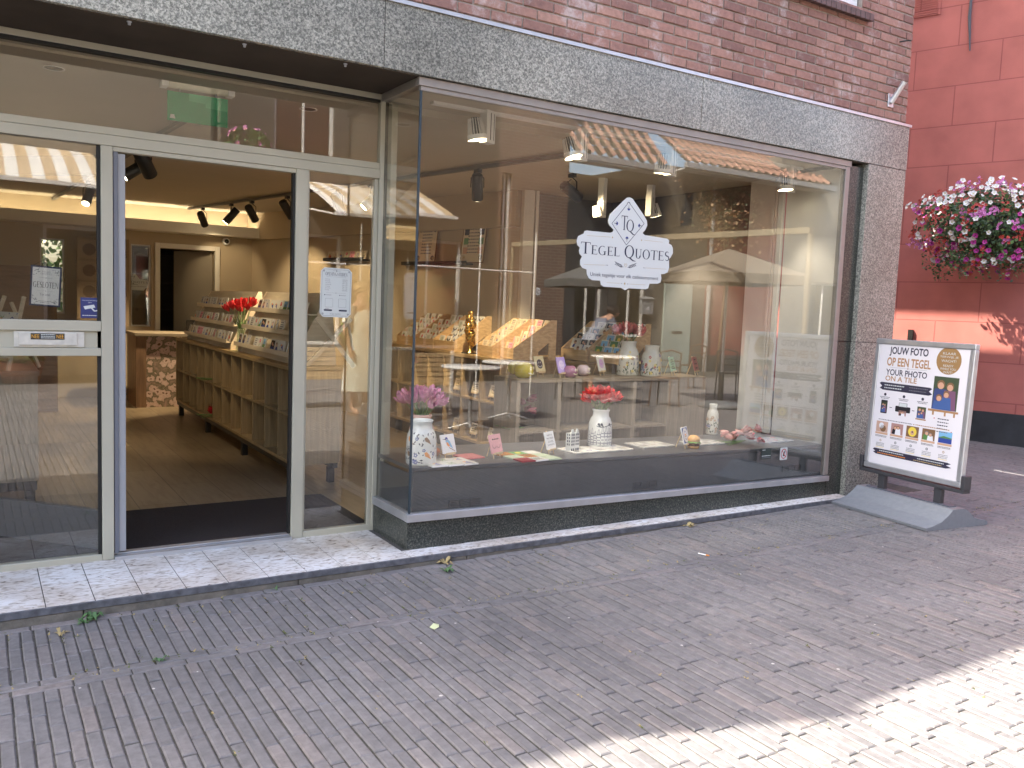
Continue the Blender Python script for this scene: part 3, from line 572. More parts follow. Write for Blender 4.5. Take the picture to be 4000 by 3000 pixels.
# back wall with doorway and two small windows
b = MB()
wx = [(.72, 1.00, 1.1, 2.06), (1.79, 2.045, .95, 2.06), (2.155, 2.88, 0, 2.03)]
cuts = [-3.2]+[v for w in wx for v in w[:2]]+[3.7]
for i in range(0, len(cuts), 2): b.box(cuts[i], cuts[i+1], 12.5, 12.7, 0, 2.6)
for x0, x1, z0, z1 in wx:
    b.box(x0, x1, 12.5, 12.7, z1, 2.6)
    if z0 > 0: b.box(x0, x1, 12.5, 12.7, 0, z0)
d_ = (WR1-WR0).normalized(); n_ = Vector((-d_.y, d_.x))
b.slab(WR0-n_*0, WR1, -.15, 0, 2.59); b.box(4.69, 6.2, 7.5, 7.7, 0, 2.59); b.box(-3.4, -3.2, 4.9, 12.7, 0, 2.6); b.build('interior_wall', [WALLP], SH)
b = MB(); b.box(5.9, 6.19, 5.31, 7.4, 0, 2.584); b.box(4.86, 6.19, 7.4, 7.49, 0, 2.584); b.build('dark_panel', [mat('taupe panel', (.12, .105, .09), .7)], SH)
# bulkhead under the ceiling along the right wall
nn = Vector((d_.y, -d_.x)); nn = nn if nn.x < 0 else -nn
A_ = WR0+nn*.07; B_ = WR1+nn*.07
b = MB(); b.slab(A_, B_, .065 if Vector(((B_-A_).normalized().y, -(B_-A_).normalized().x)).dot(nn) < 0 else -.065, 2.22, 2.584); b.build('bulkhead', [WALLP], SH)
# cove with its lit strip
b = MB(); b.box(-3.2, 3.46, 12.16, 12.2, 2.235, 2.372); b.box(-3.2, 3.46, 12.2, 12.499, 2.235, 2.26); b.build('cove', [WALLC], SH)
b = MB(); b.box(-3.1, 3.40, 12.25, 12.30, 2.262, 2.275); b.build('cove_light', [mat('cove lamp', (1, .9, .7), emit=(1, .86, .62), es=4.2)], SH)
# doorway frame, door ajar
b = MB(); b.box(2.09, 2.155, 12.46, 12.52, 0, 2.095); b.box(2.88, 2.945, 12.46, 12.52, 0, 2.095); b.box(2.1555, 2.8795, 12.46, 12.52, 2.03, 2.095); b.build('inner_door_frame', [WALLC], SH, bevel=.004)
b = MB(); b.hexa([(2.86, 12.56, .01), (2.42, 12.95, .01), (2.45, 12.98, .01), (2.89, 12.59, .01)], [(2.86, 12.56, 2.02), (2.42, 12.95, 2.02), (2.45, 12.98, 2.02), (2.89, 12.59, 2.02)]); b.build('inner_door', [mat('taupe door paint', (.30, .26, .20), .6)], SH)
b = MB(); b.box(1.3, 3.6, 13.9, 13.98, 0, 2.6); b.box(1.2, 1.3, 12.7, 13.9, 0, 2.6); b.box(3.5, 3.6, 12.7, 13.9, 0, 2.6); b.box(1.2, 3.6, 12.7, 14, 2.5, 2.6)
for k in range(5): b.box(2.05, 2.75, 13.6, 13.9, .3+.42*k, .33+.42*k)
b.build('storeroom', [mat('storeroom paint', (.16, .14, .12), .8)], SH)
# small rear windows
for x0, x1, z0, z1 in wx[:2]:
    b = MB(); e = .02
    b.box(x0, x1, 12.55, 12.6, z1-e, z1); b.box(x0, x1, 12.55, 12.6, z0, z0+e); b.box(x0, x0+e, 12.55, 12.6, z0+e, z1-e); b.box(x1-e, x1, 12.55, 12.6, z0+e, z1-e); w = b.build('rear_window', [WHITE], SH)
    b = MB(); b.box(x0+e, x1-e, 12.57, 12.576, z0+e, z1-e); b.build('pane', [GLASS], w)
# white pilaster
b = MB(); b.box(-.11, .0, -.03, .10, 0, 2.585); b.box(.02, .05, -.02, .10, 0, 2.585); b.build('pilaster', [WALLC], SH, loc=(4.78, 7.25, 0), rot=(0, 0, -.25))
# cream side wall of the bay and blind strips
b = MB(); b.box(5.762, 5.80, 4.372, 4.90, .35, 2.6); b.build('bay_side_wall', [WALLC], SH)
for k, (y, w_) in enumerate(((4.915, .05), (4.975, .022), (5.005, .03))):
    b = MB(); b.box(5.735, 5.765, y, y+w_, .42, 2.59); b.build('blind_strip', [WALLC], SH, bevel=.003)
b = MB(); b.box(5.762, 5.79, 5.04, 5.3, .0, 2.59); b.build('bay_end_panel', [WALLC], SH)
# recessed ceiling rings above the entrance
for (px, py) in ((228, 215), (1270, 398)):
    p = at(px, py, Y=4.95); b = MB(); b.lathe([(.045, 0), (.055, -.004), (.055, 0)], (0, 0, 0), 20, 0); b.lathe([(.001, -.001), (.045, -.001)], (0, 0, 0), 20, 1); b.build('downlight', [WHITE, BLACK], SH, loc=(p.x, 5.25, 2.584))

# ================================================================ red building beyond the alley
REDM = wall_mat('red render', (.50, .165, .135), (.48, .155, .125), (.34, .10, .085), .97, .482, .007)
RA = R(-17); RD = Vector((math.sin(RA), math.cos(RA))); RP = Vector((10.41, 5.79))
rb = empty('red_building', (RP.x, RP.y, 0), math.atan2(RD.y, RD.x), label='building with smooth red rendered blockwork above a black plinth across the alley', cat='building')
# local frame: +x runs away from the camera along the wall, the visible face is y = 0 (looking towards +y local)
def redwall(par, mname='wall', L0=-4.0, L1=9, H=9.0, zoff=.001):
    b = MB(); b.box(L0, L1, -1.0, 0, .362, H); return b.build(mname, [REDM], par)
b = MB(); b.box(-6, 9, -6, 0, .362, 9.0); w = b.build('wall', [REDM], rb)
b = MB(); b.box(-6, 9, -6.0, .012, -.2, .36); b.build('plinth', [mat('black plinth paint', (.035, .038, .042), .6, var=.25, scale=6)], rb)
b = MB(); b.box(-6, 9, -6.0, .1, -.2, -.045); b.build('footing', [KERB], rb)
def onred(px, py):
    d = _r*(px-2000)/FPX-_u*(py-1500)/FPX+_w; n = Vector((RD.y, -RD.x)); t = n.dot(RP)/(n.x*d.x+n.y*d.y); q_ = Vector((d.x*t, d.y*t)); return (q_-RP).dot(RD), CAMZ+d.z*t
u, v = onred(3620, 20)
b = MB(); b.box(u-.17, u+.17, 0, .012, v-.14, v+.14)
for k in range(9): b.box(u-.14, u+.14, .012, .02, v-.12+k*.028, v-.108+k*.028)
b.build('air_vent', [REDM], rb)
u0, v0 = onred(3800, -60); u1, v1 = onred(3790, 200); b = MB(); b.tube([(u0, .02, v0), (u0, .022, v1+.4), (u1, .02, v1)], [.012, .02, .008]); b.build('cable', [mat('grey cable', (.1, .1, .11), .5)], rb)
u, v = onred(3558, 1318); b = MB(); b.box(u-.03, u+.03, 0, .04, v-.1, v+.1); b.build('wall_hook', [BLACK], rb)
# ================================================================ furniture in the shop
def shelf_unit(name, loc, rz, W, D, H, z0, cols, rows, m, mtop, label, cat, group=None, legs=None, th=.02, back=True, widths=None, plinth=None):
    """open compartments face local -Y; x runs 0..W, y 0..D"""
    t = empty(name, loc, rz, label, cat, group)
    b = MB(); b.box(-.004, W+.004, -.006, D+.004, H-.03, H); b.build('top_board', [mtop], t, bevel=.002)
    for x in (0, W-th): b = MB(); b.box(x, x+th, 0, D, z0, H-.0305); b.build('side_board', [m], t, bevel=.0015)
    b = MB(); b.box(th+.0005, W-th-.0005, 0, D, z0, z0+.025); b.build('bottom_board', [m], t, bevel=.0015)
    if back: b = MB(); b.box(th+.0005, W-th-.0005, D-.012, D-.002, z0+.026, H-.031); b.build('back_board', [m], t)
    xs = [0]; ws = widths or [1/cols]*cols
    for w in ws: xs.append(xs[-1]+w)
    zs = [z0+.025+(H-.03-z0-.025)*k/rows for k in range(rows+1)]
    for w in xs[1:-1]: b = MB(); x = th/2+(W-th)*w; b.box(x-th/2, x+th/2, .004, D-.013, z0+.0255, H-.031); b.build('divider', [m], t, bevel=.001)
    for z in zs[1:-1]:
        b = MB()
        for i in range(len(ws)):
            a = th/2+(W-th)*xs[i]+th/2+.0003; c = th/2+(W-th)*xs[i+1]-th/2-.0003; b.box(a, c, .006, D-.0135, z-.009, z+.009)
        b.build('shelf', [m], t)
    if legs:
        b0 = MB(); b0.box(.02, W-.02, .01, .05, z0-.045, z0-.001); b0.box(.02, W-.02, D-.05, D-.01, z0-.045, z0-.001); b0.build('base_frame', [BLACK], t)
        for lx in legs:
            for y in (.012, D-.062): b = MB(); b.box(lx, lx+.05, y, y+.05, 0, z0-.0455); b.build('leg', [BLACK], t)
    if plinth: b = MB(); b.box(.03, W-.03, .04, D-.04, 0, z0-.001); b.build('plinth', [BLACK], t)
    return t
# counter A: long low open shelf, compartments face -X, running in depth
ROT = -R(90)
def along(x, yfar): return (x, yfar, 0)       # local x -> world -y, local y -> world +x
shelf_unit('shelf_counter', along(1.99, 10.5), ROT, 4.33, .38, .905, .165, 12, 2, OAKV, OAK, 'long oak counter of open compartments on black legs down the middle of the shop', 'counter', legs=[.1, 1.45, 2.85, 4.2])
shelf_unit('shelf_counter', along(3.94, 9.3), ROT, 2.9, .62, .95, .13, 8, 2, OAKV, OAK, 'oak counter of open compartments under the wooden tile racks', 'counter', plinth=True)
shelf_unit('display_cabinet', (3.54, 5.5, 0), 0, 1.60, .34, .86, .02, 3, 2, GREYW, GREYH, 'grey oak cabinet of large open compartments behind the window platform', 'cabinet', widths=[.25, .5, .25], th=.036, plinth=False)
t = empty('side_cabinet', (5.145, 5.505, 0), 0, 'plain closed grey oak cabinet right of the open display cabinet', 'cabinet')
b = MB(); b.box(0, .42, 0, .34, .02, .832); b.build('carcass', [GREYW], t, bevel=.002); b = MB(); b.box(-.002, .424, -.004, .344, .8325, .858); b.build('top_board', [GREYH], t, bevel=.002)
b = MB(); b.lathe([(.001, 0), (.006, -.004), (.008, 0)], (0, 0, 0), 10); b.xf(Matrix.Translation((.03, -.001, .79)) @ Matrix.Rotation(R(90), 4, 'X')); b.build('knob', [ALUS], t)
t = empty('rear_counter', (4.56, 5.86, 0), 0, 'plain oak counter behind the grey display cabinet', 'counter')
b = MB(); b.box(0, .72, 0, 1.05, .02, .918); b.build('carcass', [OAKV], t, bevel=.002); b = MB(); b.box(-.01, .73, -.01, 1.06, .9185, .95); b.build('top_board', [OAK], t, bevel=.002)
# left cabinet with its black leg
t = empty('left_counter', (-1.4, 6.08, 0), 0, 'grey oak counter with a black steel leg seen through the left pane', 'counter')
b = MB(); b.box(0, 1.73, 0, 2.4, .2, .87); b.build('carcass', [GREYW], t, bevel=.002); b = MB(); b.box(-.01, 1.74, -.01, 2.41, .8705, .90); b.build('top_board', [GREYH], t, bevel=.002)
b = MB(); b.box(.02, 1.72, .012, .05, .14, .198); b.build('base_frame', [BLACK], t)
for x, y in ((1.65, .012), (1.65, 2.3), (.05, .012)): b = MB(); b.box(x, x+.06, y, y+.06, 0, .139); b.build('leg', [BLACK], t)
# flower-fronted sales counter at the rear
def floral():
    m = mat('floral panel', (.5, .4, .35), .6); n, l, b = nodes_of(m); tc = n.new('ShaderNodeTexCoord')
    sp = n.new('ShaderNodeSeparateXYZ'); l.new(tc.outputs['Object'], sp.inputs[0]); cb = n.new('ShaderNodeCombineXYZ'); ad = n.new('ShaderNodeMath'); l.new(sp.outputs[0], ad.inputs[0]); l.new(sp.outputs[1], ad.inputs[1]); l.new(ad.outputs[0], cb.inputs[0]); l.new(sp.outputs[2], cb.inputs[1])
    ns = n.new('ShaderNodeTexNoise'); ns.inputs['Scale'].default_value = 22; l.new(cb.outputs[0], ns.inputs[0])
    mx = n.new('ShaderNodeMix'); mx.data_type = 'VECTOR'; mx.inputs['Factor'].default_value = .06; l.new(cb.outputs[0], mx.inputs['A']); l.new(ns.outputs['Color'], mx.inputs['B'])
    v = n.new('ShaderNodeTexVoronoi'); v.inputs['Scale'].default_value = 13; l.new(mx.outputs['Result'], v.inputs[0])
    v2 = n.new('ShaderNodeTexVoronoi'); v2.inputs['Scale'].default_value = 34; v2.distance = 'MANHATTAN'; l.new(mx.outputs['Result'], v2.inputs[0])
    r = ramp(n, [(0, (.16, .07, .04)), (.16, (.20, .09, .05)), (.2, (.72, .56, .50)), (.5, (.62, .44, .38)), (.56, (.16, .14, .08)), (1, (.45, .30, .26))], 'LINEAR'); l.new(v.outputs['Distance'], r.inputs[0])
    r2 = ramp(n, [(0, (.35, .26, .2)), (.35, (1, 1, 1))]); l.new(v2.outputs['Distance'], r2.inputs[0])
    m2 = n.new('ShaderNodeMix'); m2.data_type = 'RGBA'; m2.blend_type = 'MULTIPLY'; m2.inputs['Factor'].default_value = .75; l.new(r.outputs[0], m2.inputs['A']); l.new(r2.outputs[0], m2.inputs['B']); l.new(m2.outputs['Result'], b.inputs['Base Color']); return m
t = empty('sales_counter', (1.66, 11.2, 0), R(0), 'sales counter with a sunflower patterned front at the back of the shop', 'counter')
b = MB(); b.box(.12, 1.2, .02, .7, .0, .88); b.build('flower_panel', [floral()], t); b = MB(); b.box(0, .118, 0, .7, 0, .88); b.build('side_board', [wood('brown board', (.25, .15, .09), (.17, .1, .06), (20, 20, 2))], t); b = MB(); b.box(-.02, 1.24, -.03, .72, .8805, .92); b.build('top_board', [GREYH], t, bevel=.003)
# office chair behind it
t = empty('office_chair', (2.62, 12.0, 0), R(160), 'black office chair behind the sunflower counter', 'chair')
b = MB(); b.raw(*(lambda P: (P, [(0, 1, 2, 3), (7, 6, 5, 4), (0, 4, 5, 1), (1, 5, 6, 2), (2, 6, 7, 3), (3, 7, 4, 0)]))([(-.2, .2, .6), (.2, .2, .6), (.17, .28, 1.08), (-.17, .28, 1.08), (-.2, .24, .6), (.2, .24, .6), (.17, .32, 1.08), (-.17, .32, 1.08)])); b.build('backrest', [BLACK], t, bevel=.02)
b = MB(); b.box(-.24, .24, -.24, .22, .44, .5); b.build('seat', [BLACK], t, bevel=.02)
b = MB(); b.tube([(0, 0, .1), (0, 0, .44)], .03); b.tube([(0, .2, .47), (0, .24, .65)], .02); b.build('post', [BLACK], t)
for k in range(5): a = k*1.2566; b = MB(); b.tube([(0, 0, .11), (.28*math.cos(a), .28*math.sin(a), .05)], [.025, .015]); b.ball((.28*math.cos(a), .28*math.sin(a), .027), .027, 6); b.build('leg', [BLACK], t)
# door mat
b = MB(); b.box(-.9, 2.105, 4.95, 5.85, .001, .012); mm = mat('brown coir', (.035, .025, .022), .98, var=.5, scale=160, bump=1, bscale=220); b.build('doormat', [mm], label='large dark brown coir mat just inside the door', cat='doormat', recenter=True)

# ---------------------------------------------------------------- tiles
TS = .098
GLZ = mat('tile glaze white', (.78, .76, .70), .22); GLC = mat('tile glaze cream', (.72, .62, .46), .25)
def tile_mesh(kind, s=TS, base=GLZ, th=.008):
    f = Flat(); h = s/2; r = .006
    plate(f, arc(h-r, s-r, r, r, 0, 90, 3)+arc(-h+r, s-r, r, r, 90, 180, 3)+arc(-h+r, r, r, r, 180, 270, 3)+arc(h-r, r, r, r, 270, 360, 3), th, base)
    u = s
    if kind == 'butterfly':
        for sg in (-1, 1): f.poly([(0, .5*u), (sg*.36*u, .82*u), (sg*.38*u, .55*u), (sg*.1*u, .45*u)], INK); f.poly([(0, .5*u), (sg*.3*u, .38*u), (sg*.2*u, .2*u)], BLUEI)
        f.rect(-.02*u, .02*u, .3*u, .7*u, INK, 2)
    elif kind == 'rose':
        f.circ(.02*u, .66*u, .19*u, REDI, 1, n=9); f.circ(0, .68*u, .09*u, PINKI, 2, n=7); f.path([(0, .5*u), (.03*u, .12*u)], .03*u, GRNI); f.poly([(0, .3*u), (.2*u, .42*u), (.12*u, .28*u)], GRNI); f.poly([(0, .24*u), (-.2*u, .34*u), (-.12*u, .2*u)], GRNI)
    elif kind == 'fruit':
        f.circ(-.08*u, .42*u, .2*u, ORI, n=12); f.circ(.14*u, .38*u, .15*u, REDI, 2, n=12); f.poly([(-.05*u, .62*u), (.2*u, .85*u), (.05*u, .6*u)], GRNI); f.poly([(-.05*u, .62*u), (-.25*u, .8*u), (-.15*u, .6*u)], GRNI)
    elif kind == 'strawberry':
        f.poly([(-.22*u, .66*u), (.22*u, .66*u), (.16*u, .4*u), (0, .18*u), (-.16*u, .4*u)], REDI); f.poly([(-.25*u, .66*u), (-.1*u, .82*u), (0, .68*u), (.12*u, .84*u), (.25*u, .64*u), (0, .6*u)], GRNI, 2)
    elif kind == 'bird':
        f.poly([(-.1*u, .6*u), (.08*u, .66*u), (.26*u, .2*u), (.02*u, .36*u), (-.14*u, .44*u)], BLUEI); f.circ(-.1*u, .62*u, .1*u, ORI, 2, n=10); f.poly([(-.19*u, .64*u), (-.4*u, .58*u), (-.18*u, .59*u)], INK, 2); f.rect(-.3*u, .1*u, .2*u, .225*u, BRNI, 2)
    elif kind == 'leafy':
        f.path([(-.2*u, .15*u), (0, .5*u), (.1*u, .85*u)], .03*u, GRNI)
        for k in range(5): z = .25+.12*k; f.poly([(0, z*u), (.24*u, (z+.12)*u), (.1*u, (z-.02)*u)], GRNI); f.poly([(-.05*u, z*u), (-.28*u, (z+.1)*u), (-.14*u, (z-.03)*u)], GRNI)
    elif kind == 'drawing':
        f.path(arc(0, .5*u, .24*u, .2*u, 20, 300, 12), .035*u, BRNI); f.path([(-.2*u, .3*u), (.2*u, .32*u)], .03*u, BRNI); f.scrib(-.3*u, .3*u, .82*u, .05*u, BRNI); f.circ(.05*u, .55*u, .07*u, INK, 2, n=8)
    elif kind == 'quote':
        for k in range(4): f.scrib(-.3*u, (.3-.05*(k % 2))*u, (.78-.17*k)*u, .08*u, INK, seed=k)
    elif kind == 'pink text':
        f.rect(-.44*u, .44*u, .06*u, .94*u, PINKI, 1); f.scrib(-.28*u, .28*u, .75*u, .06*u, INK); f.poly([(-.15*u, .3*u), (0, .6*u), (.15*u, .3*u)], REDI, 2)
    elif kind == 'landscape':
        f.rect(-.42*u, .42*u, .1*u, .9*u, SKYI); f.rect(-.42*u, .42*u, .1*u, .42*u, GRNI, 2); f.rect(-.1*u, .08*u, .36*u, .66*u, BRNI, 3)
    elif kind == 'green':
        f.rect(-.45*u, .45*u, .05*u, .95*u, GRNI); f.circ(0, .5*u, .2*u, YELI, 2, n=8)
    elif kind == 'dark photo':
        f.rect(-.40*u, .40*u, .1*u, .9*u, INK); f.circ(-.1*u, .6*u, .13*u, SKINI, 2, n=9); f.circ(.12*u, .5*u, .11*u, SKINI, 2, n=9); f.rect(-.3*u, .3*u, .1*u, .36*u, BLUEI, 2)
    elif kind == 'delft':
        f.circ(0, .5*u, .2*u, BLUEI, n=12); f.circ(0, .5*u, .12*u, base, 2, n=10)
        for sx in (-1, 1):
            for sz in (0, 1): f.circ(sx*.4*u, (.1+.8*sz)*u, .06*u, BLUEI, n=6)
    elif kind == 'portrait':
        f.circ(0, .58*u, .17*u, SKINI, n=10); f.poly([(-.3*u, .1*u), (.3*u, .1*u), (.15*u, .42*u), (-.15*u, .42*u)], BLUEI); f.poly(arc(0, .62*u, .18*u, .18*u, 0, 180, 8), BRNI, 2)
    return f
TM = {}
def tile(kind, M, label, base=GLZ, group='small printed tiles in the display racks', s=TS, cat='tile', name='tile'):
    key = (kind, base.name, s)
    if key not in TM:
        f = tile_mesh(kind, s, base); o = f.build(name); TM[key] = o.data
    else:
        o = bpy.data.objects.new(name, TM[key]); C.objects.link(o)
    o.matrix_world = M; return tag(o, label, cat, group)
ORD = ['first', 'second', 'third', 'fourth', 'fifth', 'sixth', 'seventh', 'eighth', 'ninth', 'tenth', 'eleventh', 'twelfth', 'thirteenth', 'fourteenth', 'fifteenth', 'sixteenth', 'seventeenth', 'eighteenth']
# stepped wooden racks
def wood_rack(x, y, z, rz, label, kinds, rackname, W=.40, m=PINE, base=GLZ, rows=5, cols=3, ts=TS):
    t = empty('tile_rack', (x, y, z), rz, label, 'rack', 'stepped wooden racks full of tiles'); D, H = .42, .36
    for sx in (0, W-.012):
        b = MB(); P = [(0, 0), (0, .105), (D-.05, H), (D, H), (D, 0), (D-.07, 0), (D-.07, .16), (.2, .035), (.2, 0)]
        b.face([(sx, p[0], p[1]) for p in P]); b.face([(sx+.012, p[0], p[1]) for p in P[::-1]])
        for i in range(len(P)): a, c = P[i], P[(i+1) % len(P)]; b.face([(sx, a[0], a[1]), (sx+.012, a[0], a[1]), (sx+.012, c[0], c[1]), (sx, c[0], c[1])][::-1])
        b.build('side_panel', [m], t)
    b = MB(); b.box(.0125, W-.0125, 0, .012, .004, .10); b.build('front_board', [m], t, bevel=.001)
    M0 = Matrix.Translation((x, y, z)) @ Matrix.Rotation(rz, 4, 'Z'); b = MB()
    for k in range(rows):
        yy = .02+k*(D-.06)/rows; zz = .055+k*(H-.10)/rows
        b.box(.0125, W-.0125, yy, yy+.055, zz-.008, zz); b.box(.0125, W-.0125, yy+.055, yy+.061, zz-.03, zz+.035)
        for c in range(cols):
            if rnd.random() < .05: continue
            kd = kinds[(k+c*2+rnd.randint(0, 1)) % len(kinds)]
            M = M0 @ Matrix.Translation((W*(c+.5)/cols+rnd.gauss(0, .003), yy+.012, zz)) @ Matrix.Rotation(R(-19+rnd.gauss(0, 2)), 4, 'X') @ Matrix.Rotation(rnd.gauss(0, .03), 4, 'Z')
            tile(kd, M, f'{kd} tile, {ORD[c]} from left in {["bottom","second","middle","fourth","top"][k]} row of {rackname}', base, s=ts)
    b.build('step', [m], t)
wood_rack(4.0, 8.75, .95, ROT, 'wooden rack of fruit tiles, furthest left on the oak counter', ['strawberry', 'leafy', 'fruit', 'rose'], 'the leftmost wooden rack', .44)
wood_rack(4.0, 8.29, .95, ROT, 'wooden rack of fruit and flower tiles, second from left on the oak counter', ['fruit', 'rose', 'strawberry', 'leafy'], 'the second wooden rack', .44)
wood_rack(4.0, 7.83, .95, ROT, 'wooden rack of butterfly tiles left of the gold statue', ['butterfly', 'leafy', 'butterfly'], 'the butterfly rack', .44)
wood_rack(4.02, 6.97, .95, ROT-R(8), 'wooden rack of cream tiles just right of the gold statue', ['drawing', 'quote', 'drawing', 'bird'], 'the cream tile rack', .37, base=GLC)
wood_rack(4.06, 6.68, .95, ROT-R(8), 'brightly lit wooden rack of cream and pink tiles at the counter end', ['drawing', 'bird', 'pink text', 'quote'], 'the end rack', .37, base=GLC)
wood_rack(4.60, 6.42, .95, ROT+R(8), 'wooden rack of grey photo tiles behind the left half of the grey cabinet', ['dark photo', 'drawing', 'portrait'], 'the photo tile rack', .34)
wood_rack(4.66, 6.06, .95, ROT+R(8), 'wooden rack of dark tiles behind the flowered vase on the grey cabinet', ['dark photo', 'green', 'landscape'], 'the dark tile rack', .34)
# gold statue
st = empty('gold_statue', (4.03, 7.13, .95), 0, 'shiny gold figurine of draped figures between the butterfly and cream racks', 'statue')
GOLDM = mat('gold metal', (.75, .48, .12), .18, metal=1)
b = MB(); b.lathe([(.001, 0), (.05, 0), (.05, .015), (.02, .03), (.018, .09), (.03, .12)], n=14); q = random.Random(2)
for k in range(26):
    a = q.uniform(0, 6.28); z = .11+.24*k/26; rr = .05*(1-.2*abs(k-13)/13); b.ball((rr*.55*math.cos(a), rr*.55*math.sin(a), z), q.uniform(.02, .032), 6, 0, (1, 1, 1.5))
b.ball((0, 0, .37), .028, 8); b.lathe([(.03, .385), (.034, .41), (.026, .41)], n=9); b.build('figure', [GOLDM], st)
b = MB(); b.box(-.06, .06, -.06, .06, -.0005, .012); b.build('base', [BLACK], st)
# white three-shelf racks on counter A, facing -X
def white_rack(yfar, W, kinds, label, rackname):
    t = empty('white_tile_rack', (2.06, yfar, .905), ROT, label, 'rack', 'white leaning racks of tiles'); M0 = Matrix.Translation((2.06, yfar, .905)) @ Matrix.Rotation(ROT, 4, 'Z')
    def Y(z): return .02+.24*z/.56
    b = MB(); b.hexa([(0, Y(0), 0), (W, Y(0), 0), (W, Y(0)+.012, 0), (0, Y(0)+.012, 0)], [(0, Y(.56), .56), (W, Y(.56), .56), (W, Y(.56)+.012, .56), (0, Y(.56)+.012, .56)]); b.build('back_panel', [PALE], t, bevel=.002)
    for sx in (0, W-.014):
        b = MB(); P = [(0, 0), (.0, .05), (Y(.56)-.004, .56), (Y(.56)+.03, .56), (.34, 0)]
        b.face([(sx-.0142 if sx == 0 else sx+.0142, p[0], p[1]) for p in P]); b.face([(sx if sx == 0 else sx+.028, p[0], p[1]) for p in P[::-1]])
        x0_, x1_ = (sx-.0142, sx) if sx == 0 else (sx+.0142, sx+.028)
        for i in range(len(P)): a, c = P[i], P[(i+1) % len(P)]; b.face([(x0_, a[0], a[1]), (x1_, a[0], a[1]), (x1_, c[0], c[1]), (x0_, c[0], c[1])][::-1])
        b.build('side_panel', [PALE], t)
    for k, z in enumerate((.075, .235, .395)):
        yb = Y(z); b = MB(); b.box(0, W, yb-.085, yb+.002, z-.012, z); b.box(0, W, yb-.092, yb-.0852, z-.016, z+.022); b.build('shelf', [PALE], t, bevel=.002)
        n = int(W/.118); 
        for c in range(n):
            if rnd.random() < .08: continue
            kd = kinds[(c+k*3+rnd.randint(0, 1)) % len(kinds)]
            M = M0 @ Matrix.Translation((.06+(W-.12)*c/(n-1), yb-.058, z)) @ Matrix.Rotation(R(-16+rnd.gauss(0, 3)), 4, 'X') @ Matrix.Rotation(rnd.gauss(0, .12), 4, 'Z')
            tile(kd, M, f'{kd} tile, {ORD[c]} from far end on {["bottom","middle","top"][k]} shelf of {rackname}')
white_rack(10.2, 1.92, ['quote', 'delft', 'portrait', 'fruit', 'drawing', 'pink text'], 'white leaning three-shelf tile rack at the far end of the oak counter', 'the far white rack')
white_rack(8.0, 1.62, ['landscape', 'dark photo', 'portrait', 'delft', 'bird', 'quote', 'rose'], 'white leaning three-shelf tile rack at the near end of the oak counter', 'the near white rack')
# pine easel leaning cross (large empty floor easel on the counter end)
def easel_cross():
    t = empty('folding_easel', (2.3, 6.28, .906), 0, 'pale wooden folding easel crossed like an X on the near counter end', 'easel'); b = MB()
    b.tube([(-.16, .03, .0), (.17, -.02, .37)], .022, 4, 0, False); b.build('rear_leg', [PALE], t); b = MB(); b.tube([(.19, -.05, .0), (-.13, -.08, .38)], .024, 4, 0, False); b.build('front_leg', [PALE], t)
    b = MB(); b.tube([(.22, .05, .12), (.13, .02, .5)], .012, 4, 0, False); b.build('side_leg', [PALE], t)
easel_cross()
# picture ledges on the right wall
def wallpt(px):                                            # point of the right wall under pixel column px
    for k in range(400):
        p = WR0+(WR1-WR0)*(k/400.0)
        d = Vector((p.x, p.y, 0)); x = 2000+FPX*(d.dot(_r)/d.dot(_w))
        if x >= px: return p+nn*.0
    return WR1
def ledge(pxa, pxb, z, label):
    a, c = wallpt(pxa), wallpt(pxb); L = (c-a).length; d = (c-a).normalized(); rz = math.atan2(d.y, d.x); t = empty('picture_ledge', (a.x, a.y, z), rz, label, 'ledge')
    b = MB(); b.box(0, L, -.10, -.002, -.018, 0); b.build('board', [wood('dark ledge wood', (.2, .12, .07), (.13, .08, .05))], t, bevel=.002); b = MB(); b.box(0, L, -.107, -.1002, -.018, .022); b.build('lip', [wood('dark ledge wood', (0, 0, 0), (0, 0, 0))], t)
    return Matrix.Translation((a.x, a.y, z)) @ Matrix.Rotation(rz, 4, 'Z'), L
M0, L = ledge(1285, 1440, 1.92, 'short dark wall ledge holding a row of tiles')
for k in range(7):
    tile(['fruit', 'drawing', 'bird', 'rose', 'pink text', 'delft', 'quote'][k], M0 @ Matrix.Translation((.07+(L-.14)*k/6, -.06, .0)) @ Matrix.Rotation(R(-14), 4, 'X'), f'{["fruit","drawing","bird","rose","pink text","delft","quote"][k]} tile, {ORD[k]} from left on the wall ledge', group='tiles on the wall ledge', s=.11, base=GLC)
M0, L = ledge(1590, 1840, 1.86, 'dark wall ledge holding two framed posters')
for k, (u, w) in enumerate(((.20, .34), (.95, .36))):
    t = empty('framed_poster', (0, 0, 0), 0, ['cream floral lettering poster standing left on the wall ledge', 'poster of small tile pictures standing right on the wall ledge'][k], 'poster'); t.matrix_world = M0 @ Matrix.Translation((u, -.07, .0)) @ Matrix.Rotation(R(-7), 4, 'X')
    f = Flat(); plate(f, rc(0, 0, w, .44)[0], .008, BRNI); f.rect(.012, w-.012, .012, .428, GLC, 1)
    for r_ in range(8): f.scrib(w*.25, w*.75, .36-.035*r_, .014, GREYI, seed=r_)
    for sx in (.05, w-.05):
        for sz in (.06, .38): f.circ(sx, sz, .03, [NAVY, BRNI][k], n=9); f.circ(sx+.01, sz, .012, GOLD, 3, n=7)
    if k == 1:
        for i in range(3):
            for sx in (.03, w-.10): f.rect(sx, sx+.07, .10+.1*i, .17+.1*i, [SKINI, GRNI, NAVY][i], 2)
    f.build('print', parent=t)
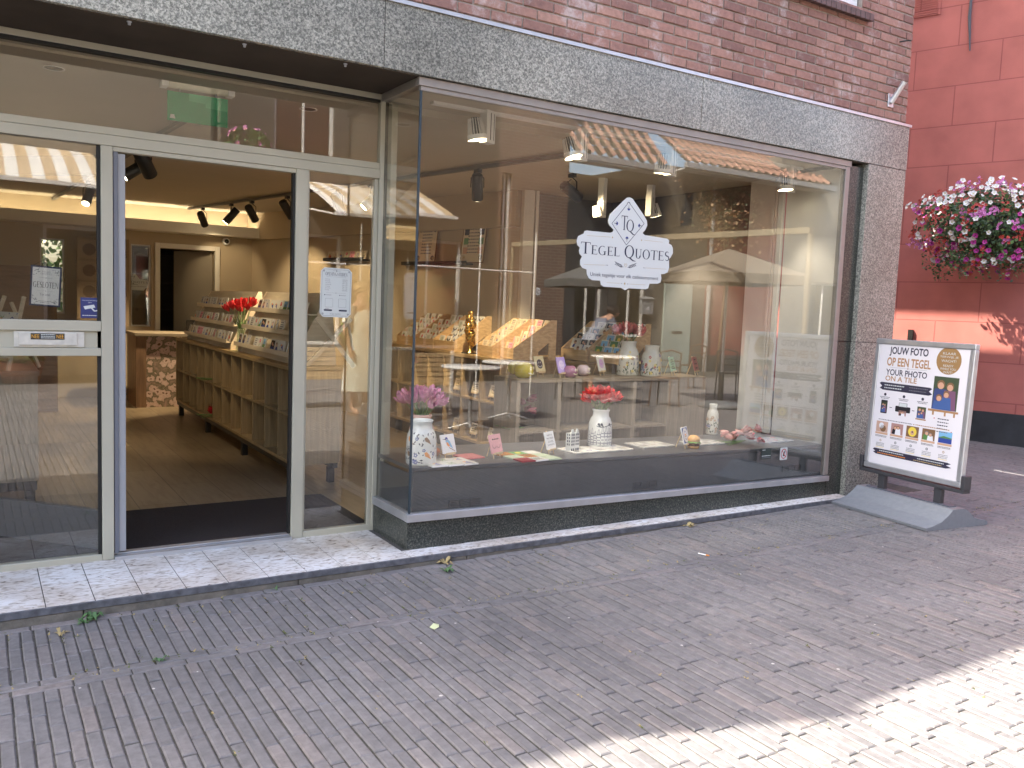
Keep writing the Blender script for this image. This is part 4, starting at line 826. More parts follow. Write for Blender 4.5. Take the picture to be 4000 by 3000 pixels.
# easels
EW = mat('easel wood', (.66, .50, .30), .6)
def easel_proto():
    t = empty('mini_easel', (0, 0, 0)); b = MB()
    b.tube([(-.035, -.028, 0), (-.008, .012, .135)], .0038, 6); b.build('leg', [EW], t)
    b = MB(); b.tube([(.035, -.028, 0), (.008, .012, .135)], .0038, 6); b.build('leg', [EW], t)
    b = MB(); b.tube([(0, .055, 0), (0, .012, .125)], .0038, 6); b.build('rear_leg', [EW], t)
    b = MB(); b.box(-.042, .042, -.036, -.020, .028, .036); b.box(-.042, .042, -.040, -.0365, .028, .042); b.build('tray', [EW], t, bevel=.001)
    b = MB(); b.tube([(0, .010, .128), (0, .022, .152)], .0055, 6); b.build('top_knob', [EW], t)
    return t
EP = easel_proto(); EUSED = [False]
def easel(x, y, z, rz, label, tl, tlabel, s=1.0, group='small wooden table easels', kindbase=GLZ):
    if EUSED[0]: t = copy_tree(EP)
    else: t = EP; EUSED[0] = True
    t.location = (x, y, z); t.rotation_euler = (0, 0, rz); t.scale = (s, s, s); tag(t, label, 'easel', group)
    M = Matrix.Translation((x, y, z)) @ Matrix.Rotation(rz, 4, 'Z') @ Matrix.Translation((0, -.030*s, .036*s)) @ Matrix.Rotation(R(-16), 4, 'X') @ Matrix.Translation((0, -.0005, 0))
    if callable(tl): o = tl(); o.matrix_world = M; tag(o, tlabel, 'tile', None)
    elif tl: tile(tl, M, tlabel, kindbase, group='tiles on small easels', s=.105)
def flat_tile(base, draw, s=.112):
    def go():
        f = Flat(); h = s/2; r = .005
        plate(f, arc(h-r, s-r, r, r, 0, 90, 3)+arc(-h+r, s-r, r, r, 90, 180, 3)+arc(-h+r, r, r, r, 180, 270, 3)+arc(h-r, r, r, r, 270, 360, 3), .007, base); draw(f, s); return f.build('tile')
    return go
PINKG = mat('pink glaze', (.72, .36, .40), .25); GREENG = mat('mint glaze', (.40, .62, .42), .25); REDG = mat('red glaze', (.55, .16, .17), .3); YG = mat('straw glaze', (.66, .60, .38), .3); WG_ = mat('cool white glaze', (.78, .80, .84), .2)
def d_king(f, u):
    f.poly([(-.16*u, .72*u), (-.02*u, .78*u), (.14*u, .62*u), (.3*u, .2*u), (.1*u, .34*u), (-.1*u, .44*u), (-.18*u, .6*u)], SKYI); f.poly([(-.14*u, .6*u), (-.02*u, .56*u), (.1*u, .36*u), (-.02*u, .34*u), (-.13*u, .44*u)], ORI, 2)
    f.circ(-.09*u, .76*u, .10*u, BLUEI, 2, n=12); f.poly([(-.17*u, .78*u), (-.42*u, .74*u), (-.17*u, .73*u)], INK, 3); f.path([(.0, .3*u), (.4*u, .08*u)], .035*u, BRNI, 3); f.rect(-.12*u, -.04*u, .69*u, .73*u, WG_, 4)
def d_pink(f, u):
    f.scrib(-.28*u, -.02*u, .74*u, .07*u, INK); f.scrib(.02*u, .28*u, .74*u, .07*u, INK)
    for sx in (-.18, .18): f.path(arc(sx*u, .38*u, .14*u, .12*u, 185, 355, 10), .022*u, INK)
    f.path([(-.36*u, .45*u), (-.32*u, .36*u)], .02*u, INK); f.path([(.36*u, .45*u), (.32*u, .36*u)], .02*u, INK)
def lines_(L_, col=INK):
    def go(f, u):
        n = len(L_); 
        for i, s_ in enumerate(L_): w = min(.36, .036*len(s_)+.06)*u; v = (.80-.58*i/max(1, n-1)*.95)*u; f.text(s_, -w, w, v-.035*u, v+.045*u, col)
    return go
def scr_lines(n, col=INK):
    def go(f, u):
        for i in range(n): w = [.2, .3, .27, .22, .33][i]*u; f.scrib(-w, w, (.8-.6*i/(n-1))*u, .075*u, col)
    return go
def smiley(face, eye):
    def go(f, u): f.circ(0, .5*u, .3*u, face, 1, n=24); f.circ(-.09*u, .6*u, .03*u, eye, 2, ry=.06*u, n=10); f.circ(.09*u, .6*u, .03*u, eye, 2, ry=.06*u, n=10); f.path(arc(0, .5*u, .19*u, .19*u, 200, 340, 12), .035*u, eye, 2)
    return go
def d_delft(f, u):
    f.rect(-.44*u, .44*u, .06*u, .94*u, BLUEI); f.poly([(-.4*u, .3*u), (-.2*u, .1*u), (.2*u, .1*u), (.4*u, .3*u), (.4*u, .7*u), (.2*u, .9*u), (-.2*u, .9*u), (-.4*u, .7*u)], WG_, 2); f.path(arc(0, .5*u, .24*u, .24*u, 0, 360, 20), .03*u, BLUEI, 3); f.rect(-.12*u, .12*u, .5*u, .58*u, ORI, 3); f.rect(-.13*u, .13*u, .42*u, .47*u, BRNI, 3)
def pz(x): return .4745-.018*(x-2.115)
def P(px, py):
    z = .45
    for _ in range(6): p = at(px, py, Z=z); z = pz(p.x)
    return p
p = P(1743, 1790); easel(p.x, p.y, p.z, R(18), 'small wooden easel left of the pink tile, holding the bird tile', flat_tile(WG_, d_king, .118), 'white tile with a painted kingfisher on the leftmost window easel')
p = P(1928, 1788); easel(p.x, p.y, p.z, R(22), 'small wooden easel holding the pink tile in the window', flat_tile(PINKG, d_pink, .118), 'pink glazed tile with black lettering and line drawing on a window easel')
p = P(2140, 1773); easel(p.x, p.y, p.z, R(26), 'small wooden easel left of the white house ornament', flat_tile(WG_, lines_(['HET IS', 'PAS CRISIS', 'ALS DE', 'DRANK OP IS'], NAVY), .118), 'pale blue white tile with four lines of navy lettering in the window')
p = P(2668, 1750); easel(p.x, p.y, p.z, R(28), 'small wooden easel beside the hamburger ornament', flat_tile(WG_, d_delft, .125), 'blue and white tile with a hamburger drawing, left of the hamburger ornament')
def Q(px, py): p = at(px, py, Z=.86); return p
p = Q(2100, 1470); easel(p.x, p.y, .86, R(20), 'small easel beside the yellow smiling pots on the grey cabinet', flat_tile(YG, smiley(NAVY, PAPER), .13), 'straw coloured tile with a dark blue smiling face', 1.1)
p = Q(2185, 1474); easel(p.x, p.y, .86, R(24), 'small easel holding the purple smiling tile on the grey cabinet', flat_tile(LILA, smiley(mat('pale lilac', (.74, .66, .9), .4), LILA), .13), 'purple tile with a pale smiling face left of the pink ball', 1.1)
p = Q(2340, 1466); easel(p.x, p.y, .86, R(26), 'small easel holding the white smiling tile beside the tall vases', flat_tile(GLZ, smiley(mat('orchid', (.62, .36, .66), .4), PAPER), .13), 'white tile with an orchid pink smiling face', 1.1)
p = Q(2618, 1466); easel(p.x, p.y, .86, R(28), 'small easel holding the mint green tile right of the vases', flat_tile(GREENG, scr_lines(5), .13), 'mint green tile with five lines of black lettering', 1.1)
p = Q(2708, 1464); easel(p.x, p.y, .86, R(30), 'rightmost small easel on the grey cabinets, holding the red tile', flat_tile(REDG, scr_lines(3, NAVY), .13), 'red tile with three lines of dark lettering, rightmost on the grey cabinets', 1.1)
# easels in the oak counter compartments
kx = 0
for r_, (zz, row) in enumerate(((.165, [(1755, 1640), (1826, 1655), (1893, 1668)]), (.555, [(1766, 1480), (1832, 1500), (1895, 1510)]))):
    for j, (px, py) in enumerate(row):
        y = [7.30, 6.95, 6.62][j]; easel(4.02, y, zz, ROT+R(10), f'small easel in the {["bottom","top"][r_]} compartment row of the oak counter, {ORD[j]} from left', ['drawing', 'quote', 'drawing'][j], f'cream tile in the {["bottom","top"][r_]} compartments of the oak counter, {ORD[j]} from left', kindbase=GLC)
# tiles lying flat on the platform
def lying(px, py, nx, ny, kinds, what, rz=0, s=.11, stack=0, hh=0):
    p = P(px, py)
    for i in range(nx):
        for j in range(ny):
            x, y = p.x+(i*(s+.002))*math.cos(rz)-(j*(s+.002))*math.sin(rz), p.y+(i*(s+.002))*math.sin(rz)+(j*(s+.002))*math.cos(rz)
            kd, bs = kinds[(i+j*nx) % len(kinds)]
            M = Matrix.Translation((x+s/2, y, pz(x)+.0095+hh)) @ Matrix.Rotation(rz+rnd.gauss(0, .012), 4, 'Z') @ Matrix.Rotation(-R(90)+R(1.0)*0, 4, 'X') @ Matrix.Translation((0, 0, 0))
            tile(kd, M, f'{kd} tile in {what}, {ORD[i]} from left, {["front","second","back"][j]} row', bs, group='tiles lying flat on the window platform', s=s)
AM = mat('amber glaze', (.42, .18, .05), .25); SG = mat('sage glaze', (.5, .58, .42), .25); MG = mat('maroon glaze', (.30, .05, .06), .3)
lying(1690, 1828, 3, 2, [('bird', GLZ), ('leafy', GLZ), ('bird', GLZ), ('butterfly', GLZ), ('leafy', GLZ), ('bird', GLZ)], 'the flat block beside the bird vase', R(3), .105)
lying(2040, 1808, 3, 3, [('plain', MG), ('quote', GLZ), ('plain', SG), ('plain', SG), ('drawing', AM), ('plain', SG), ('plain', AM), ('green', SG), ('plain', GLZ)], 'the flat amber and green block', R(4), .105)
lying(1815, 1797, 1, 1, [('plain', REDG)], 'the space behind the bird tiles', R(5), .15)
lying(2250, 1775, 5, 2, [('quote', GLZ), ('delft', GLZ), ('quote', GLZ), ('drawing', GLZ)], 'the flat block before the canal vase', R(4), .105)
lying(2515, 1752, 3, 2, [('quote', GLZ), ('drawing', GLZ)], 'the flat block left of the hamburger tile', R(4), .105)
lying(2728, 1742, 3, 2, [('drawing', GLZ), ('quote', GLZ)], 'the flat block right of the hamburger', R(4), .10)
lying(3008, 1732, 3, 2, [('delft', WG_), ('rose', WG_)], 'the flat block at the platform right end', R(4), .10)

# ---------------------------------------------------------------- vases, tulips, ornaments
def vase_prof(r, h, neck=.68):
    return [(.001, 0), (r*.93, 0), (r*.99, .008), (r, h*.2), (r*.97, h*.5), (r*.92, h*.66), (r*.8, h*.76), (r*neck, h*.81), (r*neck*.99, h*.93), (r*neck*1.08, h*.97), (r*neck*1.06, h), (r*neck*.94, h), (r*neck*.92, h*.9), (r*neck*.9, h*.6), (.001, h*.58)]
def prof_r(prof, z):
    for (a, b_), (c, d) in zip(prof[1:], prof[2:]):
        if b_ <= z <= d and d > b_: return a+(c-a)*(z-b_)/(d-b_)
    return prof[3][0]
def vase(name, x, y, z, r, h, base, label, deco, seed, neck=.68, dens=1):
    t = empty(name, (x, y, z), 0, label, 'vase'); pr = vase_prof(r, h, neck); b = MB(); b.lathe(pr, n=40); b.build('body', [base], t)
    q = random.Random(seed); d = MB(); mats_ = [m for m, _ in deco]; dd = {}
    def W(a, zz, e=.0007): rr = prof_r(pr, zz)+e; return (rr*math.cos(a), rr*math.sin(a), zz)
    def leaf(a, zz, l, w, ang, k, e=.0007):
        pts = [(0, 0), (l*.35, w), (l, 0), (l*.35, -w)]
        d.face([W(a+(px_*math.cos(ang)-py_*math.sin(ang))/r, min(h*.78, max(.01, zz+px_*math.sin(ang)+py_*math.cos(ang))), e) for px_, py_ in pts], k)
    def blob(a, zz, rr, k, e=.0009, n=9):
        d.face([W(a+rr*math.cos(2*math.pi*i/n)/r, min(h*.78, max(.01, zz+rr*math.sin(2*math.pi*i/n))), e) for i in range(n)], k)
    for k, (m, kind) in enumerate(deco):
        if kind == 'vine':
            for v in range(int(6*dens)):
                a = q.uniform(0, 6.28); zz = q.uniform(.06, .4)*h; ang = q.uniform(.3, 1.2)*q.choice([1, -1]); prev = (a, zz)
                for st_ in range(9):
                    a2 = prev[0]+.02/r; z2 = prev[1]+math.sin(ang)*.022; ang += q.uniform(-.3, .3)
                    if not .02 < z2 < h*.76: break
                    d.face([W(prev[0], prev[1]-.001), W(a2, z2-.001), W(a2, z2+.001), W(prev[0], prev[1]+.001)], k)
                    leaf(a2, z2, q.uniform(.014, .022), .0045, q.uniform(0, 6.28), k); prev = (a2, z2)
        elif kind == 'leaves':
            for v in range(int(60*dens)): leaf(q.uniform(0, 6.28), q.uniform(.05, .74)*h, q.uniform(.01, .022), q.uniform(.003, .006), q.uniform(0, 6.28), k)
        elif kind == 'flowers':
            for v in range(int(16*dens)):
                a, zz = q.uniform(0, 6.28), q.uniform(.08, .7)*h; rr = q.uniform(.006, .011)
                for pth in range(5): blob(a+rr*math.cos(pth*1.257)/r, zz+rr*math.sin(pth*1.257), rr*.6, k, .001, 6)
        elif kind == 'birds':
            for v in range(5):
                a, zz = v*1.257+.9, q.choice([.22, .55, .4])*h
                d.face([W(a+u_/r, zz+v_, .0012) for u_, v_ in ((-.02, .02), (-.005, .026), (.012, .008), (.024, -.02), (.004, -.008), (-.014, .0))], k)
        elif kind == 'meadow':
            for v in range(int(60*dens)):
                a = q.uniform(0, 6.28); hh = q.uniform(.1, .62)*h; d.face([W(a, .012), W(a+.0015/r, .012), W(a+.012/r, hh), W(a+.0105/r, hh)], k); leaf(a, hh*.6, .022, .005, q.uniform(.5, 2.6), k)
        elif kind == 'spikes':
            for v in range(int(14*dens)):
                a = q.uniform(0, 6.28); hh = q.uniform(.3, .62)*h
                for s_ in range(5): blob(a, hh+s_*.009, .0055-.0008*s_, k, .0011, 6)
        elif kind == 'houses':
            a = 0
            while a < 6.2:
                w = q.uniform(.22, .3); hh = q.uniform(.30, .44)*h
                pts = [(a, .02), (a+w, .02), (a+w, hh), (a+w*.72, hh), (a+w*.72, hh+.02), (a+w*.5, hh+.035), (a+w*.28, hh+.02), (a+w*.28, hh), (a, hh)]
                for i in range(len(pts)): (a0, z0), (a1, z1) = pts[i], pts[(i+1) % len(pts)]; e = .0014; dx, dz = (a1-a0)*r, z1-z0; L_ = math.hypot(dx, dz) or 1; ox, oz = -dz/L_*e/r, dx/L_*e; d.face([W(a0-ox, max(.012, z0-oz)), W(a1-ox, max(.012, z1-oz)), W(a1+ox, z1+oz), W(a0+ox, z0+oz)], k)
                for rr in range(4):
                    for cc in range(3): blob(a+w*(.22+.28*cc), .035+rr*hh*.2, .0048, k, .001, 4)
                a += w+.03
        elif kind == 'branch birds':
            for a in (3.9, 4.15, 4.9): blob(a, h*.62, .010, k, .0013, 7); leaf(a+.03, h*.61, .022, .006, -.9, k, .0012)
            pts = [(3.7+.15*i, h*(.58-.03*math.sin(i*.5))) for i in range(12)]
            for i in range(11): (a0, z0), (a1, z1) = pts[i], pts[i+1]; d.face([W(a0, z0-.003), W(a1, z1-.003), W(a1, z1+.002), W(a0, z0+.002)], k)
    d.build('painted_motif', mats_, t)
    return t
CW = mat('white porcelain', (.74, .76, .74), .15, coat=.5); CP = mat('pink porcelain', (.74, .44, .38), .18, coat=.5); CC = mat('cream porcelain', (.74, .71, .62), .16, coat=.5)
DKL = mat('dark leaf glaze', (.03, .04, .07), .3); MBL = mat('muted blue glaze', (.10, .13, .32), .3); GRW = mat('grey house glaze', (.22, .22, .27), .3); SAGE = mat('sage leaf glaze', (.09, .12, .08), .3)
p = P(1590, 1818); V1 = (p.x+.015, 4.47); vase('vase', V1[0]+.09, 4.47, pz(2.15), .092, .262, CW, 'large white vase painted with dark vines and small birds at the bay corner', [(DKL, 'vine'), (DKL, 'leaves'), (MBL, 'flowers'), (BRNI, 'birds'), (ORI, 'birds')], 4)
vase('vase', 2.315, 4.665, pz(2.3), .085, .268, CP, 'pink vase behind the large white bird vase', [(BRNI, 'vine'), (PINKI, 'flowers')], 8)
p = P(2348, 1744); vase('vase', p.x, p.y+.02, pz(p.x), .088, .27, CW, 'white vase painted with grey canal houses and small birds on a branch', [(GRW, 'houses'), (DKL, 'branch birds')], 3)
p = P(2780, 1695); vase('vase', p.x, p.y+.0, pz(p.x), .052, .255, CC, 'slim cream flowered bottle vase standing near the blinds', [(SAGE, 'meadow'), (BRONZE, 'flowers'), (MBL, 'flowers')], 5, neck=.6)
p = Q(2456, 1466); vase('vase', p.x, p.y+.02, .86, .098, .30, CC, 'tall cream vase with painted meadow flowers, holding pale red tulips', [(SAGE, 'meadow'), (MBL, 'spikes'), (YELI, 'flowers'), (BRONZE, 'flowers')], 6, dens=1.1)
p2 = Q(2538, 1468); vase('vase', p2.x+.01, p2.y+.0, .86, .092, .268, CC, 'second cream flowered vase without tulips, right of the taller one', [(SAGE, 'meadow'), (YELI, 'flowers'), (BLUEI, 'flowers'), (REDI, 'flowers')], 9)
TST = mat('tulip stem', (.16, .26, .08), .5); TLF = mat('tulip leaf', (.09, .17, .06), .5)
def tulip_mesh(m, m2, seed, openn=.5):
    q = random.Random(seed); b = MB(); H, rr = .062, .024
    for k in range(6):
        a0 = k*1.047+q.uniform(-.1, .1); inner = k % 2; rad = rr*(.82 if inner else 1); n = 5; grid = []
        for i in range(n+1):
            t = i/n; rz = rad*(math.sin(min(1, t*1.15)*math.pi*.62))*(1+openn*.55*max(0, t-.55)); w = .66*math.sin(math.pi*min(.93, .15+t*.80))**.5; z = H*t*(1.0-.06*inner)
            grid.append([(rz*math.cos(a0+s*w)*(1-.05*abs(s)), rz*math.sin(a0+s*w)*(1-.05*abs(s)), z-(.004 if abs(s) == 1 else 0)*t) for s in (-1, -.4, .4, 1)])
        vs = [p for g in grid for p in g]; fs = [(i*4+j, i*4+j+1, (i+1)*4+j+1, (i+1)*4+j) for i in range(n) for j in range(3)]
        b.raw(vs, fs, inner, True)
    return b, [m, m2]
def bouquet(x, y, z, col, col2, n, label, R_=.07, H=.16, seed=1, lean=1.0, group='tulip bunches', leaves=9, mouth=.05):
    """z = height of the vase mouth"""
    t = empty('tulip_bouquet', (x, y, z-.10), 0, label, 'tulips', group); q = random.Random(seed)
    protos = []
    for k in range(3):
        b, ms = tulip_mesh(col, col2, seed*10+k,   .1+.4*k/2); me = b.build('bloom', ms, t); protos.append(me)
    for i in range(n):
        a = i*2.4+q.uniform(-.3, .3); rr = R_*math.sqrt((i+.5)/n)*lean; h = .10+H*q.uniform(.78, 1.08)-(rr/R_)**2*.03
        top = Vector((rr*math.cos(a), rr*math.sin(a), h)); bot = Vector((mouth*.4*math.cos(a), mouth*.4*math.sin(a), .0)); mid = Vector((mouth*.75*math.cos(a), mouth*.75*math.sin(a), .105))
        s = MB(); s.tube([bot, mid, top*.5+mid*.5, top], .0026, 5); stem_ = s.build('stem', [TST], t)
        o = protos[i % 3] if i < 3 else protos[i % 3].copy()
        if i >= 3: C.objects.link(o); o.parent = t
        dr = (top-mid).normalized(); dr = (dr+Vector((dr.x, dr.y, 0))*.3*q.uniform(0, 1.3)).normalized(); o.location = top; o.rotation_euler = (dr.to_track_quat('Z', 'Y')).to_euler(); sc = q.uniform(1.3, 1.6); o.scale = (sc, sc, sc)
    b = MB()
    for k in range(leaves):
        a = q.uniform(0, 6.28); d = Vector((math.cos(a), math.sin(a), 0)); p_ = Vector((-d.y, d.x, 0)); l = q.uniform(.09, .15); prev = None
        for i in range(6):
            tt = i/5; c = d*(mouth*.6+.05*tt*tt+.0)+Vector((0, 0, .08+l*tt-.02*tt*tt)); w = .009*math.sin(math.pi*(.15+.83*tt)); cur = (c-p_*w, c+p_*w)
            if prev: b.face([prev[0], prev[1], cur[1], cur[0]], 0, True)
            prev = cur
    if leaves: b.build('leaves', [TLF], t)
    return t
PT1, PT2 = mat('mauve tulip', (.50, .17, .32), .5, var=.25, scale=60), mat('mauve tulip inner', (.56, .22, .36), .5, var=.3, scale=60)
RT1, RT2 = mat('red tulip', (.48, .012, .018), .45, var=.3, scale=60), mat('red tulip inner', (.56, .03, .03), .5, var=.3, scale=60)
LT1, LT2 = mat('pale red tulip', (.62, .14, .13), .5, var=.25, scale=60), mat('pale red tulip inner', (.68, .24, .2), .5, var=.25, scale=60)
bouquet(2.315, 4.665, pz(2.3)+.268, PT1, PT2, 19, 'bunch of mauve pink tulips in the pink vase', .10, .09, 3, mouth=.055)
p = P(2348, 1744); bouquet(p.x, p.y+.02, pz(p.x)+.27, RT1, RT2, 21, 'bunch of dark red tulips in the canal house vase', .088, .075, 5, mouth=.055)
p = Q(2456, 1466); bouquet(p.x, p.y+.02, 1.16, LT1, LT2, 18, 'bunch of pale red tulips in the tall cream vase', .10, .085, 7, mouth=.06)
p = at(960, 1320, X=2.2); bouquet(2.12, 8.12, 1.13, RT1, RT2, 12, 'bunch of red tulips in a glass jar between the white racks', .12, .2, 9, mouth=.04)
b = MB(); b.lathe([(.001, 0), (.05, 0), (.052, .01), (.04, .12), (.042, .22), (.04, .22), (.038, .12), (.049, .012), (.001, .01)], n=20); b.build('glass_jar', [glass_mat('jar glass', (.85, .9, .88))], loc=(2.12, 8.12, .905), label='clear glass jar holding red tulips between the white racks', cat='jar')
def heap(x, y, z, n, cols, label, seed, spread=.12, rz=0, hh=.05):
    t = empty('tulip_heap', (x, y, z), rz, label, 'tulips', 'loose tulips'); q = random.Random(seed)
    for i in range(n):
        c = cols[i % len(cols)]; b, ms = tulip_mesh(c[0], c[1], seed+i, .4); o = b.build('bloom', ms, t); o.location = (q.uniform(-spread, spread), q.uniform(-.05, .05), .022+q.uniform(0, hh)); o.rotation_euler = (R(q.uniform(50, 110)), 0, q.uniform(0, 6.28)); o.scale = (1.2,)*3
    b = MB()
    for k in range(6): a = q.uniform(-.5, .5); b.tube([(0, 0, .012), (-spread-.05, a*.2, .01), (-spread-.15, a*.35, .012)], .003, 5)
    b.build('stem', [TST], t); return t
heap(2.1, 8.87, .19, 4, [(RT1, RT2)], 'red artificial tulips lying in a bottom compartment of the oak counter', 3, .05)
heap(2.1, 8.87, .56, 4, [(RT1, RT2)], 'red artificial tulips lying in an upper compartment of the oak counter', 4, .05)
p = P(2890, 1728); PK1, PK2 = mat('salmon tulip', (.66, .28, .26), .5, var=.2, scale=50), mat('salmon tulip inner', (.74, .42, .36), .5)
heap(p.x+.06, p.y, p.z, 13, [(PK1, PK2), (mat('blush tulip', (.74, .46, .42), .5), PK2), (RT1, PK1)], 'heap of salmon and red tulips lying on the platform near the blinds', 12, .17, 0, .07)
DR1, DR2 = mat('wine tulip', (.22, .03, .06), .5), mat('wine tulip inner', (.3, .05, .08), .5)
p = at(2040, 1650, Y=5.62); heap(p.x+.02, 5.62, .45, 7, [(DR1, DR2)], 'dark wine red tulips inside the grey cabinet', 6, .03, 0, .24)
# smiling pots
def pot(px, py, r, m, label, sx=1.0):
    p = Q(px, py); t = empty('smiling_pot', (p.x, p.y, .86), R(30), label, 'pot'); b = MB()
    b.lathe([(.001, 0), (r*.6, 0), (r*.92, r*.3), (r, r*.75), (r*.92, r*1.2), (r*.6, r*1.55), (r*.35, r*1.62), (.001, r*1.6)], n=26, sq=1); b.build('body', [m], t)
    f = MB()
    for a in (-.28, .28): f.ball((r*.97*math.sin(a), -r*.97*math.cos(a), r*1.05), .008, 6, 0, (1, .5, 1.6))
    f.tube([(r*1.0*math.sin(a_), -r*1.0*math.cos(a_), r*(.62-.18*math.cos(a_*2.2))) for a_ in [(-.6+.12*i) for i in range(11)]], .0035, 5); f.build('smile', [mat('pale glaze', (.8, .75, .55), .3)], t)
    return p
YG2 = mat('yellow glaze', (.52, .44, .05), .22, coat=.4); PG2 = mat('plum glaze', (.36, .16, .26), .2, coat=.5); PW = mat('pearl glaze', (.62, .5, .54), .15, coat=.5)
pot(2012, 1460, .066, YG2, 'yellow round pot, partly hidden behind the smiling one'); pot(2045, 1476, .078, YG2, 'yellow round smiling pot on the left end of the grey cabinet')
pot(2225, 1474, .060, PG2, 'plum pink round smiling pot beside the purple tile'); pot(2277, 1468, .058, PW, 'pearl white round pot between the plum pot and the white tile')
# canal house ornament
def house_orn(px, py):
    p = P(px, py); t = empty('house_ornament', (p.x, p.y, p.z), R(14), 'white porcelain pair of canal houses with stepped gables', 'ornament'); b = MB()
    for k in range(2):
        x0 = k*.046; b.box(x0, x0+.044, 0, .045, 0, .125)
        for (a, z0, z1) in ((.006, .1252, .138), (.013, .1382, .15), (.018, .1502, .157)): b.box(x0+a, x0+.044-a, 0, .012, z0, z1)
    b.box(0, .09, .0125, .045, .1251, .13); b.build('body', [CW], t, bevel=.001)
    w = MB()
    for k in range(2):
        for r_ in range(4):
            for c in range(3): w.box(k*.046+.006+c*.0125, k*.046+.0125+c*.0125, -.0008, .0, .046+r_*.022, .060+r_*.022)
        for c in range(2): w.box(k*.046+.006+c*.02, k*.046+.018+c*.02, -.0008, 0, .006, .026)
    for r_ in range(4):
        for c in range(2): w.box(-.0008, 0, .01+c*.016, .018+c*.016, .046+r_*.022, .060+r_*.022)
    w.build('windows', [NAVY, BLUEI], t)
house_orn(2228, 1768)
# robin figure, hamburger
p = P(1700, 1785); t = empty('robin_figurine', tuple(p), R(200), 'small round robin figurine with an orange breast beside the bird tile', 'figurine'); b = MB(); b.ball((0, 0, .032), .03, 10, 0, (1, 1.1, 1)); b.build('body', [mat('robin orange', (.5, .16, .07), .4)], t)
b = MB(); b.ball((0, -.012, .066), .017, 8); b.face([(-.004, -.028, .066), (.004, -.028, .066), (0, -.042, .062)]); b.build('head', [mat('robin blue grey', (.26, .3, .36), .5)], t); b = MB(); b.face([(-.012, .03, .03), (.012, .03, .03), (.008, .07, .02), (-.008, .07, .02)]); b.build('tail', [BRNI], t)
p = P(2712, 1752); t = empty('hamburger_ornament', (p.x, p.y+.01, p.z), 0, 'toy hamburger ornament with green salad on the window platform', 'ornament'); BUN = mat('bun', (.62, .34, .11), .4)
b = MB(); b.lathe([(.001, 0), (.038, 0), (.043, .01), (.042, .022), (.001, .022)], n=20); b.build('bottom_bun', [BUN], t)
b = MB(); b.lathe([(.001, .022), (.044, .022), (.046, .03), (.044, .04), (.001, .04)], n=20); b.build('patty', [mat('patty', (.14, .06, .03), .6)], t)
b = MB(); q = random.Random(1); b.lathe([(.001, .042), (.045, .041), (.052, .048), (.04, .054), (.001, .054)], n=16); b.v = [(x*(1+.1*math.sin(9*math.atan2(y, x))), y*(1+.1*math.sin(9*math.atan2(y, x))), z+.004*math.sin(7*math.atan2(y, x))) for x, y, z in b.v]; b.build('salad', [mat('salad', (.18, .36, .06), .5)], t)
b = MB(); b.lathe([(.043, .054), (.046, .062), (.042, .08), (.028, .094), (.001, .1)], n=20); b.build('top_bun', [BUN], t)

# ---------------------------------------------------------------- lights in the shop
LS = []
def lamp_spot(parent, loc, rot, W, col=(1, .78, .48), ang=70, blend=.6, r=.03):
    l = bpy.data.lights.new('spot_bulb', 'SPOT'); l.energy = W*.30; l.color = col; l.spot_size = R(ang); l.spot_blend = blend; l.shadow_soft_size = r
    o = bpy.data.objects.new('spot_bulb', l); C.objects.link(o); o.parent = parent; o.location = loc; o.rotation_euler = rot; return o
BULB = mat('lit bulb', (1, .9, .7), emit=(1, .84, .55), es=4)
def rail(a, c, label):
    a = Vector(a); c = Vector(c); b = MB(); d = (c-a).normalized(); n = Vector((d.y, -d.x, 0))*.018
    b.hexa([a-n, c-n, c+n, a+n], [p+Vector((0, 0, .03)) for p in (a-n, c-n, c+n, a+n)]); b.build('ceiling_rail', [mat('rail grey', (.15, .14, .12), .5)], label=label, cat='light rail', recenter=False)
RA0, RA1 = Vector((2.46, 12.16, 2.545)), Vector((3.80, 5.06, 2.545))
rail(RA0, RA1, 'long dark ceiling light rail over the oak counters')
l0, l1 = at(470, 626, Z=2.545), at(720, 478, Z=2.545); rail(l0+(l0-l1)*2.2, l1, 'short ceiling light rail seen at the top left of the doorway')
def track_spot(base, aim, label, W=30, group='black track spotlights', s=1.0, ln=.21):
    """a can hanging under the rail at base, pointing along aim"""
    t = empty('track_spotlight', base, 0, label, 'spotlight', group); aim = Vector(aim).normalized(); c = Vector((0, 0, -.15*s))
    b = MB(); b.box(-.02, .02, -.035, .035, -.03, 0); b.build('adapter', [BLACK], t)
    side = aim.cross(Vector((0, 0, 1))); side = side.normalized() if side.length > .1 else Vector((1, 0, 0)); b = MB()
    b.tube([(0, 0, -.03), Vector((0, 0, -.045))+side*.02, Vector((0, 0, -.07))+side*.053*s, c+side*.055*s], .0045, 6); b.tube([Vector((0, 0, -.045))+side*-.01, Vector((0, 0, -.07))-side*.053*s, c-side*.055*s], .0045, 6); b.build('bracket', [BLACK], t)
    a, e = c-aim*ln*.55*s, c+aim*ln*.5*s; b = MB(); b.tube([a, a+aim*.012, e-aim*.002, e], [.038*s, .046*s, .047*s, .046*s], 22); b.build('can', [BLACK], t)
    b = MB(); b.tube([e+aim*.0005, e+aim*.0035], .038*s, 18); b.build('lens', [BULB], t)
    if W: lamp_spot(t, e+aim*.02, aim.to_track_quat('-Z', 'Y').to_euler(), W)
    return t
def on_rail(px):
    d = _r*(px-2000)/FPX+_w; k = (RA1.x-RA0.x)/(RA1.y-RA0.y)     # horizontal direction through this pixel column near the ceiling
    d = _r*(px-2000)/FPX-_u*(800-1500)/FPX+_w; y = (RA0.x-k*RA0.y)/(d.x/d.y-k); return Vector((RA0.x+k*(y-RA0.y), y, 2.545))
